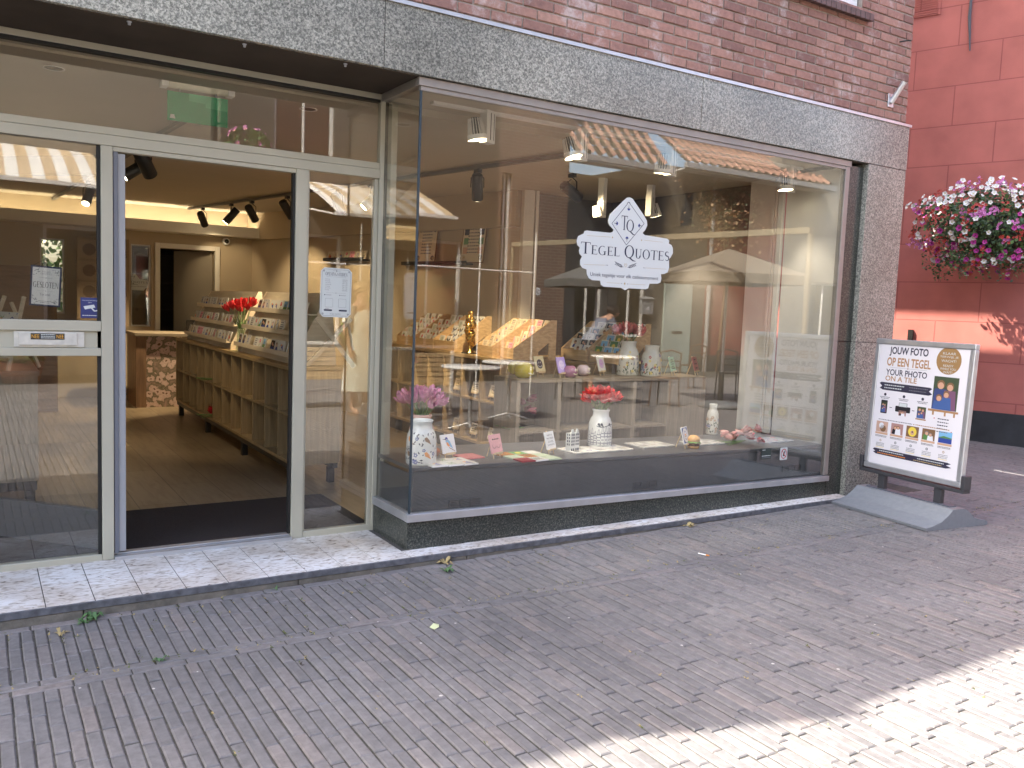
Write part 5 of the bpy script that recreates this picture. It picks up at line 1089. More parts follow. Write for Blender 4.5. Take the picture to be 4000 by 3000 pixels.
for px, aim, lb, W in [(792, (.5, .75, -.75), 'first black track spotlight from the rear on the long rail', 12), (903, (-.65, .25, -.85), 'second black track spotlight from the rear, tilted to the left', 200), (984, (.6, .55, -.75), 'third black track spotlight from the rear on the long rail', 60),
                       (1122, (.65, .3, -.8), 'black track spotlight half hidden by the right door post', 50), (1322, (.6, .35, -.85), 'black track spotlight above the opening hours sign', 22), (1450, (-.7, .2, -.75), 'lit black track spotlight beside the corner post', 190),
                       (1862, (.3, .45, -1), 'black track spotlight hanging nearly upright behind the bay glass', 120)]:
    track_spot(on_rail(px), aim, lb, W)
p = at(2235, 700, Z=2.50); track_spot(Vector((p.x, p.y, 2.545)), (.85, .2, -.35), 'black spotlight tipped sideways left of the window logo', 50)
p = at(530, 610, Z=2.5); track_spot(Vector((p.x, p.y, 2.545)), (-.8, .05, -.6), 'lit black spotlight just right of the door edge at the ceiling', 30)
p = at(560, 560, Z=2.5); track_spot(Vector((p.x, p.y, 2.545)), (.5, .65, -.75), 'large black spotlight near the top of the open doorway', 30, s=1.1, ln=.25)
p = at(345, 745, Z=2.45); track_spot(Vector((p.x, p.y, 2.545)), (-.3, -.5, -.8), 'glowing spotlight seen through the left pane', 40)
# white finned spotlights above the window
FIN = mat('aluminium fins', (.12, .12, .12), .4)
def white_spot(pxc, pyt, pyb, Y, aim, label, lit=True, sgn=-1):
    a, c = at(pxc, pyt, Y=Y), at(pxc, pyb, Y=Y); H = a.z-c.z; t = empty('window_spotlight', (a.x, Y, c.z), R(20), label, 'spotlight', 'white ceiling spotlights over the window'); s = H/.24
    b = MB(); b.box(-.05*s, .05*s, -.03, .03, 0, H); b.build('driver_box', [WHITE], t, bevel=.004)
    b = MB(); b.box(-.008*s, -.002*s, -.0312, -.030, .02, H-.02); b.box(.030*s, .034*s, -.0312, -.030, .02, H-.02); b.build('slot', [BLACK], t)
    b = MB(); b.box(-.03, .03, -.028, .028, H+.0005, max(H+.012, 2.611-c.z)); b.build('stem', [WHITE], t)
    aim = Vector(aim).normalized(); o = Vector((sgn*.125*s, 0, .06*s)); e = o+aim*.055*s; k = MB()
    s = s*1.2; k.tube([o-aim*.085*s, o-aim*.06*s, e-aim*.03], [.028*s, .036*s, .040*s], 16); k.build('heat_sink_core', [FIN], t); k = MB(); ax = aim.orthogonal().normalized(); ay = aim.cross(ax)
    for i in range(16):
        an = i*math.pi/8; d = ax*math.cos(an)+ay*math.sin(an); w = (ax*-math.sin(an)+ay*math.cos(an))*.0015
        p0, p1 = o-aim*.08*s, e-aim*.022; k.raw([p0+d*.03*s-w, p0+d*.03*s+w, p1+d*.04*s+w, p1+d*.04*s-w, p0+d*.042*s-w, p0+d*.042*s+w, p1+d*.056*s+w, p1+d*.056*s-w], [(4, 5, 6, 7), (0, 4, 7, 3), (1, 2, 6, 5), (0, 1, 5, 4), (3, 7, 6, 2)])
    k.build('fins', [WHITE], t)
    k = MB(); k.tube([e-aim*.03, e], .058*s, 22, caps=False); k.tube([e-aim*.02, e-aim*.018], .055*s, 18); k.build('rim', [WHITE], t)
    k = MB(); k.tube([e-aim*.015, e-aim*.012], .05*s, 18); k.build('lens', [BULB if lit else ALUS], t)
    k = MB(); k.tube([(0, 0, .05*s), o], .012, 8); k.build('pivot', [WHITE], t)
    if lit: lamp_spot(t, e+aim*.02, aim.to_track_quat('-Z', 'Y').to_euler(), 14 if pxc > 3000 else 62, (1, .9, .75), 75)
white_spot(1907, 431, 562, 4.72, (.15, -.1, -1), 'leftmost white finned spotlight above the window'); white_spot(2272, 507, 630, 4.72, (.1, -.3, -1), 'second white finned spotlight, its lens glowing')
white_spot(2623, 571, 690, 4.72, (.05, .1, -1), 'third white finned spotlight, above the window logo'); white_spot(3092, 648, 753, 4.72, (0, -.1, -1), 'fourth white finned spotlight near the right end of the window')
white_spot(2881, 740, 820, 5.75, (-.1, -.7, -.6), 'small white spotlight facing outwards right of the logo', False); white_spot(2542, 763, 845, 6.1, (.2, -.2, -1), 'small white spotlight right beside the logo diamond', True, 1); white_spot(2352, 785, 850, 6.1, (.3, -.1, -1), 'small white spotlight left beside the logo diamond', False)
b = MB(); b.box(2.35, 5.70, 4.70, 4.74, 2.612, 2.6305); b.build('ceiling_rail', [WHITE], label='white ceiling rail carrying the window spotlights', cat='light rail')
# camera dome on the back wall
p = at(884, 943, Y=12.45); t = empty('security_camera', (p.x, 12.49, p.z-.0), 0, 'small white dome camera under the cove at the back', 'camera'); b = MB(); b.tube([(0, 0, 0), (0, -.05, 0)], .05, 16); b.build('housing', [WHITE], t); b = MB(); b.ball((.0, -.07, 0), .03, 8); b.build('lens', [BLACK], t)
# emergency light with green sign
p0, p1 = at(640, 320, Y=5.15), at(900, 355, Y=5.15); t = empty('emergency_light', ((p0.x+p1.x)/2, 5.15, at(770, 335, Y=5.15).z), 0, 'ceiling emergency light tube over a green exit panel above the door', 'emergency light'); L = (p1.x-p0.x)/2+.01
b = MB(); b.tube([(-L, 0, 0), (L, 0, 0)], .034, 14); b.build('diffuser', [mat('diffuser plastic', (.7, .66, .5), .3)], t); b = MB(); b.box(-L-.008, -L+.03, -.036, .036, -.036, .036); b.box(L-.03, L+.008, -.036, .036, -.036, .036); b.box(-L, L, -.03, .03, .03, 2.584-t.location.z); b.build('end_caps', [WHITE], t, bevel=.004)
f = Flat(); GE = mat('green sign', (.01, .30, .12), .35); GE2 = mat('light green sign', (.06, .42, .20), .4); W_ = L*.86
plate(f, [(-W_, 0), (W_, 0), (W_, .16), (-W_, .16)], .006, GE); f.poly([(-W_*.3, .16), (-W_*.3, .12), (W_*.25, .115), (W_*.25, .095), (W_, .09), (W_, .16)], GE2); f.poly([(-W_+.012, .012), (-W_+.042, .012), (-W_+.036, .034), (-W_+.018, .034)], PAPER, 2); f.build('exit_panel', parent=t, loc=(0, -.01, -.036-.176)); 
b = MB(); b.tube([(-W_*.6, -.005, -.05), (-W_*.6, -.005, -.034)], .004, 6); b.tube([(W_*.6, -.005, -.05), (W_*.6, -.005, -.034)], .004, 6); b.build('hanger', [ALUS], t)
# ================================================================ signs on the glass
def C1(a, b): p = at(2200+a*.4973, 400+b*.4973, Y=4.328); return (p.x, p.z)
def logo(parent_loc=None):
    f = Flat(); o = C1(490, 1200)
    def T(a, b): p = C1(a, b); return (p[0]-o[0], p[1]-o[1])
    out = [(165, 1030), (172, 1010), (190, 1006), (372, 1024), (392, 1018), (400, 1000), (365, 960), (357, 930), (372, 880), (480, 770), (505, 748), (525, 745), (550, 756), (640, 890), (662, 930), (665, 965), (650, 1000), (628, 1025), (645, 1042), (820, 1070), (838, 1085), (834, 1108), (855, 1120), (866, 1145), (866, 1185), (850, 1215), (836, 1232), (836, 1300), (824, 1335), (798, 1347), (772, 1350), (776, 1385), (768, 1415), (745, 1424), (682, 1424), (672, 1460), (652, 1468), (520, 1460), (490, 1475), (460, 1457), (322, 1447), (300, 1432), (294, 1400), (232, 1396), (205, 1380), (190, 1350), (188, 1312), (155, 1300), (138, 1275), (137, 1240), (152, 1210), (133, 1190), (128, 1165), (135, 1140), (115, 1120), (110, 1085), (122, 1050)]
    plate(f, [T(*p) for p in out][::-1], .001, PAPER)
    f.path([T(*p) for p in [(520, 783), (640, 952), (500, 1120), (387, 950), (520, 783)]], .0035, NAVY)
    f.circ(*T(513, 790), .006, PAPER, 2); f.path([T(505, 797), T(512, 784), T(524, 784), T(530, 797)], .0035, NAVY, 3)
    a, c = T(462, 1000), T(578, 1012); q0 = T(470, 888)
    f.serif('T', a[0]-.004, a[0]+.052, a[1], q0[1], NAVY); f.serif('Q', a[0]+.038, a[0]+.108, a[1]-.006, q0[1]-.022, NAVY)
    for (px, py, ax) in ((520, 835, 90), (505, 1068, -90), (424, 950, 180), (604, 968, 0)):     # four leaf sprays
        u, v = T(px, py)
        for d_, l in ((0, .026), (38, .02), (-38, .02)):
            an = R(ax+d_); p = (u-math.cos(R(ax))*.012, v-math.sin(R(ax))*.012); e = (p[0]+l*math.cos(an), p[1]+l*math.sin(an)); f.path([p, ((p[0]+e[0])/2, (p[1]+e[1])/2), e], [.002, .009, .001], BLUEI if d_ else NAVY)
        f.circ(u+math.cos(R(ax))*.018, v+math.sin(R(ax))*.018, .0028, NAVY, n=8)
    p0, p1, p2, p3 = T(140, 1188), T(445, 1206), T(482, 1222), T(840, 1242)
    f.serif('TEGEL', p0[0], p1[0]+.006, (p0[1]+p1[1])/2, T(140, 1090)[1]-.002, NAVY, small=.78); f.serif('QUOTES', p2[0], p3[0], (p2[1]+p3[1])/2, T(480, 1120)[1], NAVY, small=.78)
    for (x0, y0, x1, y1) in ((190, 1045, 375, 1058), (640, 1082, 785, 1098), (165, 1273, 330, 1278), (655, 1300, 815, 1310), (345, 1416, 450, 1421), (525, 1427, 650, 1434)): f.line(T(x0, y0), T(x1, y1), .0016, GOLD)
    for (x, y, k) in ((391, 1060, GOLD), (620, 1082, GOLD), (487, 1424, GOLD)): u, v = T(x, y); r_ = .007 if y > 1200 else .005; f.poly([(u, v+r_*1.4), (u+r_, v), (u, v-r_*1.4), (u-r_, v)], k)
    for (x, y) in ((341, 1278), (352, 1279), (646, 1300), (636, 1299), (463, 1422), (511, 1426)): f.circ(*T(x, y), .0026, NAVY, n=8)
    u, v = T(494, 1280); f.path([(u, v-.012), (u-.012, v+.002), (u-.009, v+.010), (u-.003, v+.010), (u, v+.005), (u+.003, v+.010), (u+.009, v+.010), (u+.012, v+.002), (u, v-.012)], .0022, GOLD)
    for sg in (-1, 1):                                          # two sprays of leaves
        base = (u+sg*.018, v-.012); tip = (u+sg*.078, v+.008); f.path([base, ((base[0]+tip[0])/2, base[1]+.004), tip], [.003, .003, .001], NAVY)
        for k in range(5):
            t_ = .15+.2*k; p = (base[0]+(tip[0]-base[0])*t_, base[1]+(tip[1]-base[1])*t_)
            for up in (1, -.7): e = (p[0]+sg*.017, p[1]+.012*up+.002); f.path([p, ((p[0]+e[0])/2, (p[1]+e[1])/2+.001*up), e], [.001, .005, .001], NAVY)
    a, c = T(215, 1362), T(750, 1390); f.text('Uniek tegeltje voor elk cadeaumoment', a[0], c[0], (a[1]+c[1])/2-.010, T(215, 1325)[1]-.006, NAVY)
    return f.build('window_logo', loc=(o[0], 4.3335, o[1]), label='large white cut-out shop logo in blue lettering stuck on the bay glass', cat='window sign')
logo()
# opening hours sheet
p0 = at(1251, 1237, Y=4.84); p1 = at(1376, 1058, Y=4.84); HS = (p1.x-p0.x)/.28; w, h = .28, (p1.z-p0.z+.012)/HS; f = Flat(); c_ = .03
pts = [(c_, 0), (w-c_, 0), (w, c_), (w, h-c_), (w-c_, h), (c_, h), (0, h-c_), (0, c_)]; plate(f, pts, .0015, PAPER)
i_ = [(c_+.004, .012), (w-c_-.004, .012), (w-.012, c_+.004), (w-.012, h-c_-.004), (w-c_-.004, h-.012), (c_+.004, h-.012), (.012, h-c_-.004), (.012, c_+.004), (c_+.004, .012)]; f.path(i_, .002, GREYI)
for sx in (.026, w-.026):
    for sz in (.028, h-.028): f.path(arc(sx, sz, .006, .006, 0, 360, 10), .003, NAVY)
f.serif('OPENINGSTIJDEN', .04, w-.04, h-.066, h-.038, NAVY, small=1); f.line((.05, h-.076), (w-.05, h-.076), .001, GREYI); f.circ(w/2, h-.024, .005, NAVY, n=8); f.path([(w/2-.035, h-.024), (w/2+.035, h-.024)], .0015, NAVY)
for k, (d1, d2) in enumerate((('Maandag', 'GESLOTEN'), ('Dinsdag', 'GESLOTEN'), ('Woensdag', '10:00 - 17:00'), ('Donderdag', '10:00 - 17:00'), ('Vrijdag', '10:00 - 17:00'), ('Zaterdag', '10:00 - 17:00'), ('Zondag', 'GESLOTEN'))):
    z = h-.098-.0152*k; f.text(d1, .04, .04+.006*len(d1), z-.004, z+.004, GREYI); f.text(d2, w-.085, w-.04, z-.004, z+.004, GREYI)
f.line((.05, h-.212), (w-.05, h-.214), .0008, GREYI); f.circ(w/2, h-.213, .003, NAVY, n=8); f.circ(.040, h-.232, .005, NAVY); f.scrib(.05, .10, h-.232, .004, GREYI); f.circ(w-.105, h-.232, .005, GREYI); f.scrib(w-.095, w-.05, h-.232, .004, GREYI)
for x0 in (.045, w-.115): f.rrect(x0, x0+.07, .085, .16, .006, GREYI, 1); f.rrect(x0+.0015, x0+.0685, .0865, .1585, .005, PAPER, 2)
f.rrect(.035, .11, .052, .066, .007, NAVY); f.rrect(w-.11, w-.035, .052, .066, .007, NAVY); f.scrib(.045, .08, .074, .004, GREYI); f.serif('TEGEL QUOTES', w/2-.05, w/2+.05, .022, .034, GREYI, small=1)
f.b.xf(Matrix.Scale(HS, 4)); f.build('opening_hours_sign', loc=(p0.x, 4.8525, p0.z), rot=(0, R(.8), 0), label='white opening hours sheet with clipped corners stuck on the narrow side pane', cat='sign')
# GESLOTEN sign hanging inside the left pane
p0 = at(117, 1178, Y=4.88); p1 = at(235, 1050, Y=4.88); w, h = .172, .252; t = empty('closed_sign', (p0.x-.004, 4.885, p0.z-.018), 0, 'hanging white closed sign lettered GESLOTEN with a dark border behind the left pane', 'sign', rot=(0, R(3), 0)); t.scale = (.80, 1, .80); f = Flat()
plate(f, [(0, 0), (w, 0), (w, h), (0, h)], .004, NAVY); CARD = mat('sign card', (.62, .62, .58), .5); f.rect(.011, w-.011, .011, h-.011, CARD, 1)
f.serif('GESLOTEN', .016, w-.014, .116, .152, INK, small=1); f.serif('TEGEL', .06, w-.06, .212, .220, GREYI, small=1); f.serif('QUOTES', .055, w-.055, .198, .207, GREYI, small=1); f.line((.05, .178), (w-.05, .178), .0012, INK); f.circ(w/2, .178, .003, INK); f.line((.04, .096), (w-.04, .096), .0008, GREYI); f.circ(w/2, .096, .0025, INK, n=8); f.text('Tot snel', .055, w-.06, .066, .082, GREYI); f.scrib(.05, w-.05, .032, .004, GREYI); f.scrib(.06, w-.06, .022, .004, GREYI)
q = random.Random(3)
for sx in (0, 1):
    for sz in (0, 1):
        for k in range(12): u = .016+q.uniform(0, .03); v = .018+q.uniform(0, .05)*(1-.6*(u-.016)/.03); u = w-u if sx else u; v = h-v if sz else v; an = q.uniform(0, 6.3); f.path([(u, v), (u+.005*math.cos(an), v+.005*math.sin(an)), (u+.010*math.cos(an), v+.010*math.sin(an))], [.001, .004, .001], NAVY)
f.build('board', parent=t); b = MB(); b.tube([(.012, .002, h-.002), (w/2, .004, h+.05), (w-.012, .002, h-.002)], .0012, 5); b.build('cord', [BLACK], t)
# camera sticker
p0 = at(315, 1242, Y=4.854); f = Flat(); w, h = .085, .105; plate(f, [(0, 0), (w, 0), (w, h), (0, h)], .0008, mat('sticker blue', (.03, .04, .16), .4)); f.text('Camera bewaking', .008, w-.008, .087, .093, PAPER); f.text('24/7', w/2-.009, w/2+.009, .077, .082, PAPER)
f.poly([(.013, .060), (.062, .070), (.068, .055), (.02, .044)], PAPER); f.poly([(.052, .056), (.06, .046), (.066, .040), (.078, .044), (.076, .036), (.062, .034), (.046, .052)], PAPER); f.scrib(.008, w-.01, .014, .004, PAPER); f.build('camera_sticker', loc=(p0.x, 4.8535, p0.z), label='dark blue sticker with a white surveillance camera at the foot of the left pane', cat='sticker')
# NEE NEE sticker
p0 = at(120, 1324, Y=4.83); p1 = at(252, 1306, Y=4.83); w = p1.x-p0.x; h = .031; f = Flat(); plate(f, [(0, 0), (w, 0), (w, h), (0, h)], .0006, mat('sticker black', (.03, .03, .03), .5)); ORN = mat('sticker orange', (.75, .38, .05), .5)
f.text('NEE', .004, w*.25, .006, h-.006, ORN); f.text('NEE', w*.76, w-.004, .006, h-.006, ORN)
for k in range(3): f.scrib(w*.3, w*.72, h*.8-h*.27*k, .004, PAPER)
f.build('letterbox_sticker', loc=(p0.x, 4.8295, p0.z-.002), label='small black sticker with NEE NEE in orange on the letterbox flap', cat='sticker')
# no-climbing sticker and dark notice at the right end of the bay glass
p0 = at(3047, 1798, Y=4.33); w, h = .082, .096; f = Flat(); plate(f, arc(w-.008, h-.008, .008, .008, 0, 90, 4)+arc(.008, h-.008, .008, .008, 90, 180, 4)+arc(.008, .008, .008, .008, 180, 270, 4)+arc(w-.008, .008, .008, .008, 270, 360, 4), .0008, PAPER)
f.path(arc(w/2, h/2, .03, .036, 0, 360, 26), .006, REDI, 3); f.line((w/2-.02, h/2+.026), (w/2+.02, h/2-.026), .006, REDI, 3); f.poly([(.03, .03), (.036, .05), (.05, .066), (.055, .06), (.048, .045), (.055, .03)], INK); f.circ(.052, .066, .006, INK, n=9)
f.build('prohibition_sticker', loc=(p0.x, 4.3335, p0.z), label='small white sticker with a red struck-through circle low on the bay glass', cat='sticker')
p0 = at(2975, 1795, Y=4.33); f = Flat(); plate(f, [(0, 0), (.105, 0), (.105, .08), (0, .08)], .0008, mat('dark notice', (.03, .045, .04), .3)); f.rect(.006, .04, .068, .072, PAPER); f.scrib(.004, .10, .025, .006, PAPER); f.rect(.004, .1, .008, .012, GREYI); f.build('notice_sticker', loc=(p0.x, 4.3335, p0.z), label='small dark green notice left of the prohibition sticker on the bay glass', cat='sticker')
# sign seen through the small rear window
f = Flat(); plate(f, [(-.14, -.06), (.05, -.06), (.07, -.03), (.10, -.02), (.11, .05), (.10, .08), (.0, .09), (-.06, .17), (-.14, .10)], .002, PAPER); f.serif('QUOTES', -.11, .10, .035, .065, NAVY, small=.9); f.path(arc(-.09, .02, .015, .01, 0, 330, 8)+[(-.02, .012)], .004, INK); f.scrib(-.11, .08, -.01, .006, GREYI); f.path([(-.13, .12), (-.06, .13), (-.08, .1)], .004, NAVY)
f.build('rear_window_sign', loc=(1.91, 12.55, 1.50), label='small white QUOTES sign behind the rear window left of the doorway', cat='window sign')
# poster board on the left in the shop
f = Flat(); plate(f, [(0, 0), (.62, 0), (.62, 1.15), (0, 1.15)], .01, mat('brown poster', (.30, .22, .14), .7)); GB = mat('poster brown dark', (.17, .11, .07), .7)
f.text('TEGEL', .36, .60, .98, 1.04, GB); f.text('QUOTES', .30, .60, .90, .96, GB)
for k in range(4): f.rect(.02, .27, .06+.27*k, .30+.27*k, mat('poster tan', (.36, .27, .18), .7), 1); f.circ(.145, .18+.27*k, .08, GB, 2, n=9)
for k in range(6): f.scrib(.33, .58, .8-.1*k, .02, GB)
f.build('poster_board', loc=(1.12, 12.3, .95), label='tall brown tile poster board beside the rear window at the back', cat='poster')
# brown slatted screen and white rack of tiles seen low in the left pane
def slats(name, x0, x1, z0, z1, y, n, m, label, loc=(0, 0, 0)):
    t = empty(name, (x0, y, 0), 0, label, 'cabinet')
    for i in range(2):
        a = (x1-x0)*i/2; b = MB(); w = (x1-x0)/2
        for k in range(n): b.box(a+.03, a+w-.03, .004, .016, z0+.03+(z1-z0-.06)*k/n, z0+.03+(z1-z0-.06)*(k+1)/n-.008)
        b.box(a+.001, a+.03, 0, .02, z0, z1); b.box(a+w-.03, a+w-.001, 0, .02, z0, z1); b.box(a+.03, a+w-.03, 0, .02, z1-.03, z1); b.box(a+.03, a+w-.03, 0, .02, z0, z0+.03); b.build('slatted_door', [m], t)
    b = MB(); b.box(0, x1-x0, .021, .5, 0, z1); b.build('carcass', [m], t); return t
slats('slatted_cabinet', -.9, .80, .5, 1.66, 11.0, 16, wood('brown slat wood', (.30, .17, .09), (.22, .12, .06), (3, 3, 20)), 'brown slatted cabinet at the back seen through the left pane')
t = empty('standing_tile_easel', (.02, 6.35, .901), R(-60), 'white wooden tile easel standing on the left counter', 'easel')
b = MB(); b.tube([(0, 0, 0), (.05, .14, .46)], .013, 4, 0, False); b.build('leg', [PALE], t); b = MB(); b.tube([(.3, 0, 0), (.25, .14, .46)], .013, 4, 0, False); b.build('leg', [PALE], t); b = MB(); b.tube([(.15, .3, 0), (.15, .12, .42)], .012, 4, 0, False); b.build('rear_leg', [PALE], t)
for z in (.08, .25): b = MB(); b.box(.0, .30, -.05+z*.3, .01+z*.3, z, z+.016); b.build('tray', [PALE], t)
M0 = t.matrix_basis.copy()
for z in (.08, .25):
    for k in range(3): tile(['portrait', 'quote', 'landscape', 'drawing', 'fruit', 'delft'][k+(3 if z > .1 else 0)], Matrix.Translation((.02, 6.35, .901)) @ Matrix.Rotation(R(-60), 4, 'Z') @ Matrix.Translation((.05+.1*k, -.03+z*.3, z+.017)) @ Matrix.Rotation(R(-16), 4, 'X'), f'{["portrait","quote","landscape","drawing","fruit","delft"][k+(3 if z > .1 else 0)]} tile on the {"upper" if z > .1 else "lower"} tray of the white easel left', group='tiles on the white standing easel')

# ================================================================ poster stand on the pavement
ang = R(-7); ax_ = Vector((math.sin(ang), -math.cos(ang))); ps = empty('poster_stand', (5.94, 3.71, zg(5.9)), math.atan2(ax_.y, ax_.x), 'silver framed pavement poster stand on a grey moulded base beside the granite pillar', 'sign stand')
W_, H_, ZB = .86, 1.02, .285; PW_ = .60
LEAN = R(2.2)
def tilt(b): b.xf(Matrix.Translation((0, 0, ZB)) @ Matrix.Rotation(-LEAN, 4, 'X'))
fr_w = .042
for (x0, x1, z0, z1) in ((-W_/2, W_/2, H_-fr_w, H_), (-W_/2, W_/2, 0, fr_w), (-W_/2, -W_/2+fr_w, fr_w, H_-fr_w), (W_/2-fr_w, W_/2, fr_w, H_-fr_w)):
    b = MB(); b.box(x0, x1, -.022, .022, z0, z1); tilt(b); b.build('frame', [ALUS], ps, bevel=.007)
b = MB(); b.box(-W_/2+fr_w, W_/2-fr_w, -.012, .012, fr_w, H_-fr_w); tilt(b); b.build('backing', [WHITE], ps)
f = Flat(); pw, ph = W_-2*fr_w, H_-2*fr_w; f.rect(0, pw, 0, ph, mat('poster paper', (.78, .76, .79), .25), 0); BX = BRONZE
def V(y): return ph*(1-y)
def U(x): return pw*x
TI = mat('poster ink', (.035, .032, .06), .4)
f.text('JOUW FOTO', U(.10), U(.56), V(.100), V(.018), TI, 2, .028); f.text('OP EEN TEGEL', U(.08), U(.60), V(.185), V(.110), BX, 2, .026); f.line((U(.12), V(.197)), (U(.56), V(.197)), .0015, GREYI); f.circ(U(.34), V(.197), .006, BX)
f.text('YOUR PHOTO', U(.08), U(.57), V(.265), V(.212), TI, 2, .018); f.text('ON A TILE', U(.08), U(.46), V(.315), V(.270), BX, 2, .018)
f.circ(U(.79), V(.10), U(.135), mat('badge bronze', (.34, .20, .08), .5), n=30)
for k, s_ in enumerate(('KLAAR', 'TERWIJL JE', 'WACHT!')): w = [.07, .10, .08][k]*pw; f.text(s_, U(.79)-w, U(.79)+w, V(.052+.03*k), V(.032+.03*k), PAPER)
for k, s_ in enumerate(('READY', 'WHILE YOU', 'WAIT!')): w = [.055, .085, .05][k]*pw; f.text(s_, U(.79)-w, U(.79)+w, V(.150+.026*k), V(.132+.026*k), PAPER)
def brush(v0, v1, k=1): f.poly([(U(.035), V(v0)), (U(.62*k), V(v0+.004)), (U(.645*k), V(v0+.012)), (U(.61*k), V((v0+v1)/2)), (U(.65*k), V(v1-.012)), (U(.61*k), V(v1)), (U(.06), V(v1-.003)), (U(.02), V(v1-.018)), (U(.05), V((v0+v1)/2)), (U(.015), V(v0+.012))], TI)
brush(.330, .400); f.scrib(U(.08), U(.32), V(.352), .009, PAPER, 3); f.scrib(U(.08), U(.29), V(.376), .009, PAPER, 3); f.scrib(U(.38), U(.6), V(.352), .007, GREYI, 3); f.scrib(U(.38), U(.58), V(.376), .007, GREYI, 3)
def photo(x0, x1, y0, y1, kind):
    a, c, d, e = U(x0), U(x1), V(y1), V(y0); w, h = c-a, e-d
    bgm = {'family': mat('photo foliage', (.06, .085, .045), .5), 'sea': SKYI, 'dog': BRNI, 'couple': mat('photo dusk', (.42, .24, .22), .5), 'baby': mat('photo blanket', (.55, .36, .28), .5), 'old': BRNI}[kind]; f.rect(a, c, d, e, bgm, 1)
    if kind == 'sea': f.rect(a, c, d, d+h*.45, BLUEI, 2); f.poly([(a, d+h*.45), (a+w*.4, d+h*.62), (c, d+h*.5), (c, d+h*.42), (a, d+h*.42)], GRNI, 3)
    elif kind == 'dog': f.circ(a+w/2, d+h*.5, w*.34, YELI, 2, n=14); f.circ(a+w/2, d+h*.42, w*.16, SKINI, 3, n=10); f.circ(a+w/2, d+h*.48, w*.06, INK, 4, n=7)
    elif kind == 'baby': f.circ(a+w*.45, d+h*.6, w*.22, WG_, 2, n=9); f.circ(a+w*.6, d+h*.35, w*.25, BRNI, 2, n=9)
    else:
        n_ = {'family': [(.30, .76, .15, mat('photo blue', (.05, .07, .20), .5)), (.68, .72, .14, mat('photo plum', (.20, .09, .16), .5)), (.56, .48, .115, mat('photo mid blue', (.06, .12, .32), .5)), (.28, .36, .115, mat('photo mid blue', (0, 0, 0)))], 'couple': [(.36, .6, .13, INK), (.6, .64, .12, WG_)], 'old': [(.36, .62, .14, GRNI), (.66, .52, .12, WG_)]}[kind]
        for i, (x, y, r_, cl) in enumerate(n_): f.poly([(a+w*(x-r_*2), d), (a+w*(x+r_*2), d), (a+w*(x+r_*1.6), d+h*(y-r_*.9)), (a+w*(x-r_*1.6), d+h*(y-r_*.9))], cl, 2+i*2); f.circ(a+w*x, d+h*y, w*r_*1.12, BRNI if kind != 'old' else GREYI, 3+i*2, n=10); f.circ(a+w*x, d+h*(y-r_*.25), w*r_*.85, SKINI, 4+i*2, n=10)
photo(.655, .925, .232, .500, 'family'); f.poly([(U(.62), V(.520)), (U(.95), V(.520)), (U(.95), V(.503)), (U(.62), V(.503))], BX)
for x in (.67, .80, .90): f.rect(U(x), U(x+.02), V(.55), V(.52), BX)
for k in range(5): f.scrib(U(.74), U(.86), V(.575+.026*k), .008, TI if k < 3 else GREYI)
f.circ(U(.70), V(.575), .005, REDI, n=7); f.circ(U(.90), V(.67), .005, REDI, n=7)
for k, x in enumerate((.10, .33, .55)): f.circ(U(x), V(.435), .012, TI); f.scrib(U(x-.06), U(x+.06), V(.458), .006, GREYI); f.scrib(U(x-.05), U(x+.05), V(.47), .006, GREYI)
f.rrect(U(.06), U(.14), V(.60), V(.485), .006, INK, 1); photo(.068, .132, .50, .59, 'family'); f.text('-', U(.17), U(.20), V(.545), V(.54), TI); f.rrect(U(.24), U(.42), V(.57), V(.52), .008, INK, 1); f.rect(U(.28), U(.38), V(.525), V(.49), GREYI, 2); f.rect(U(.285), U(.375), V(.522), V(.493), PAPER, 3); photo(.285, .375, .555, .60, 'couple'); f.text('-', U(.44), U(.47), V(.545), V(.54), TI); photo(.50, .60, .50, .595, 'family'); f.rect(U(.49), U(.61), V(.61), V(.60), BX)
f.scrib(U(.05), U(.46), V(.655), .007, GREYI); f.scrib(U(.5), U(.88), V(.655), .007, BX); f.circ(U(.48), V(.655), .005, BX, n=7)
for k, kd in enumerate(('baby', 'couple', 'dog', 'old', 'sea')):
    x = .03+.185*k; photo(x, x+.145, .672, .765, kd); f.rect(U(x-.005), U(x+.15), V(.785), V(.768), mat('poster shelf', (.6, .38, .25), .5)); f.scrib(U(x), U(x+.14), V(.797), .005, TI); f.scrib(U(x), U(x+.14), V(.806), .005, GREYI)
    f.circ(U(x+.07), V(.838), .011, [BX, GREYI, GREYI, TI, BX][k], n=[4, 10, 7, 6, 5][k]); f.circ(U(x+.07), V(.838), .006, PAPER, 2, n=7)
    for j in range(4): f.scrib(U(x+.02), U(x+.12), V(.862+.012*j), .005, GREYI if j < 3 else YELI)
brush(.912, .965, 1.45); f.scrib(U(.10), U(.40), V(.928), .008, PAPER, 3); f.scrib(U(.08), U(.42), V(.948), .008, ORI, 3); f.scrib(U(.56), U(.86), V(.932), .007, PAPER, 3); f.scrib(U(.52), U(.84), V(.95), .007, GOLD, 3)
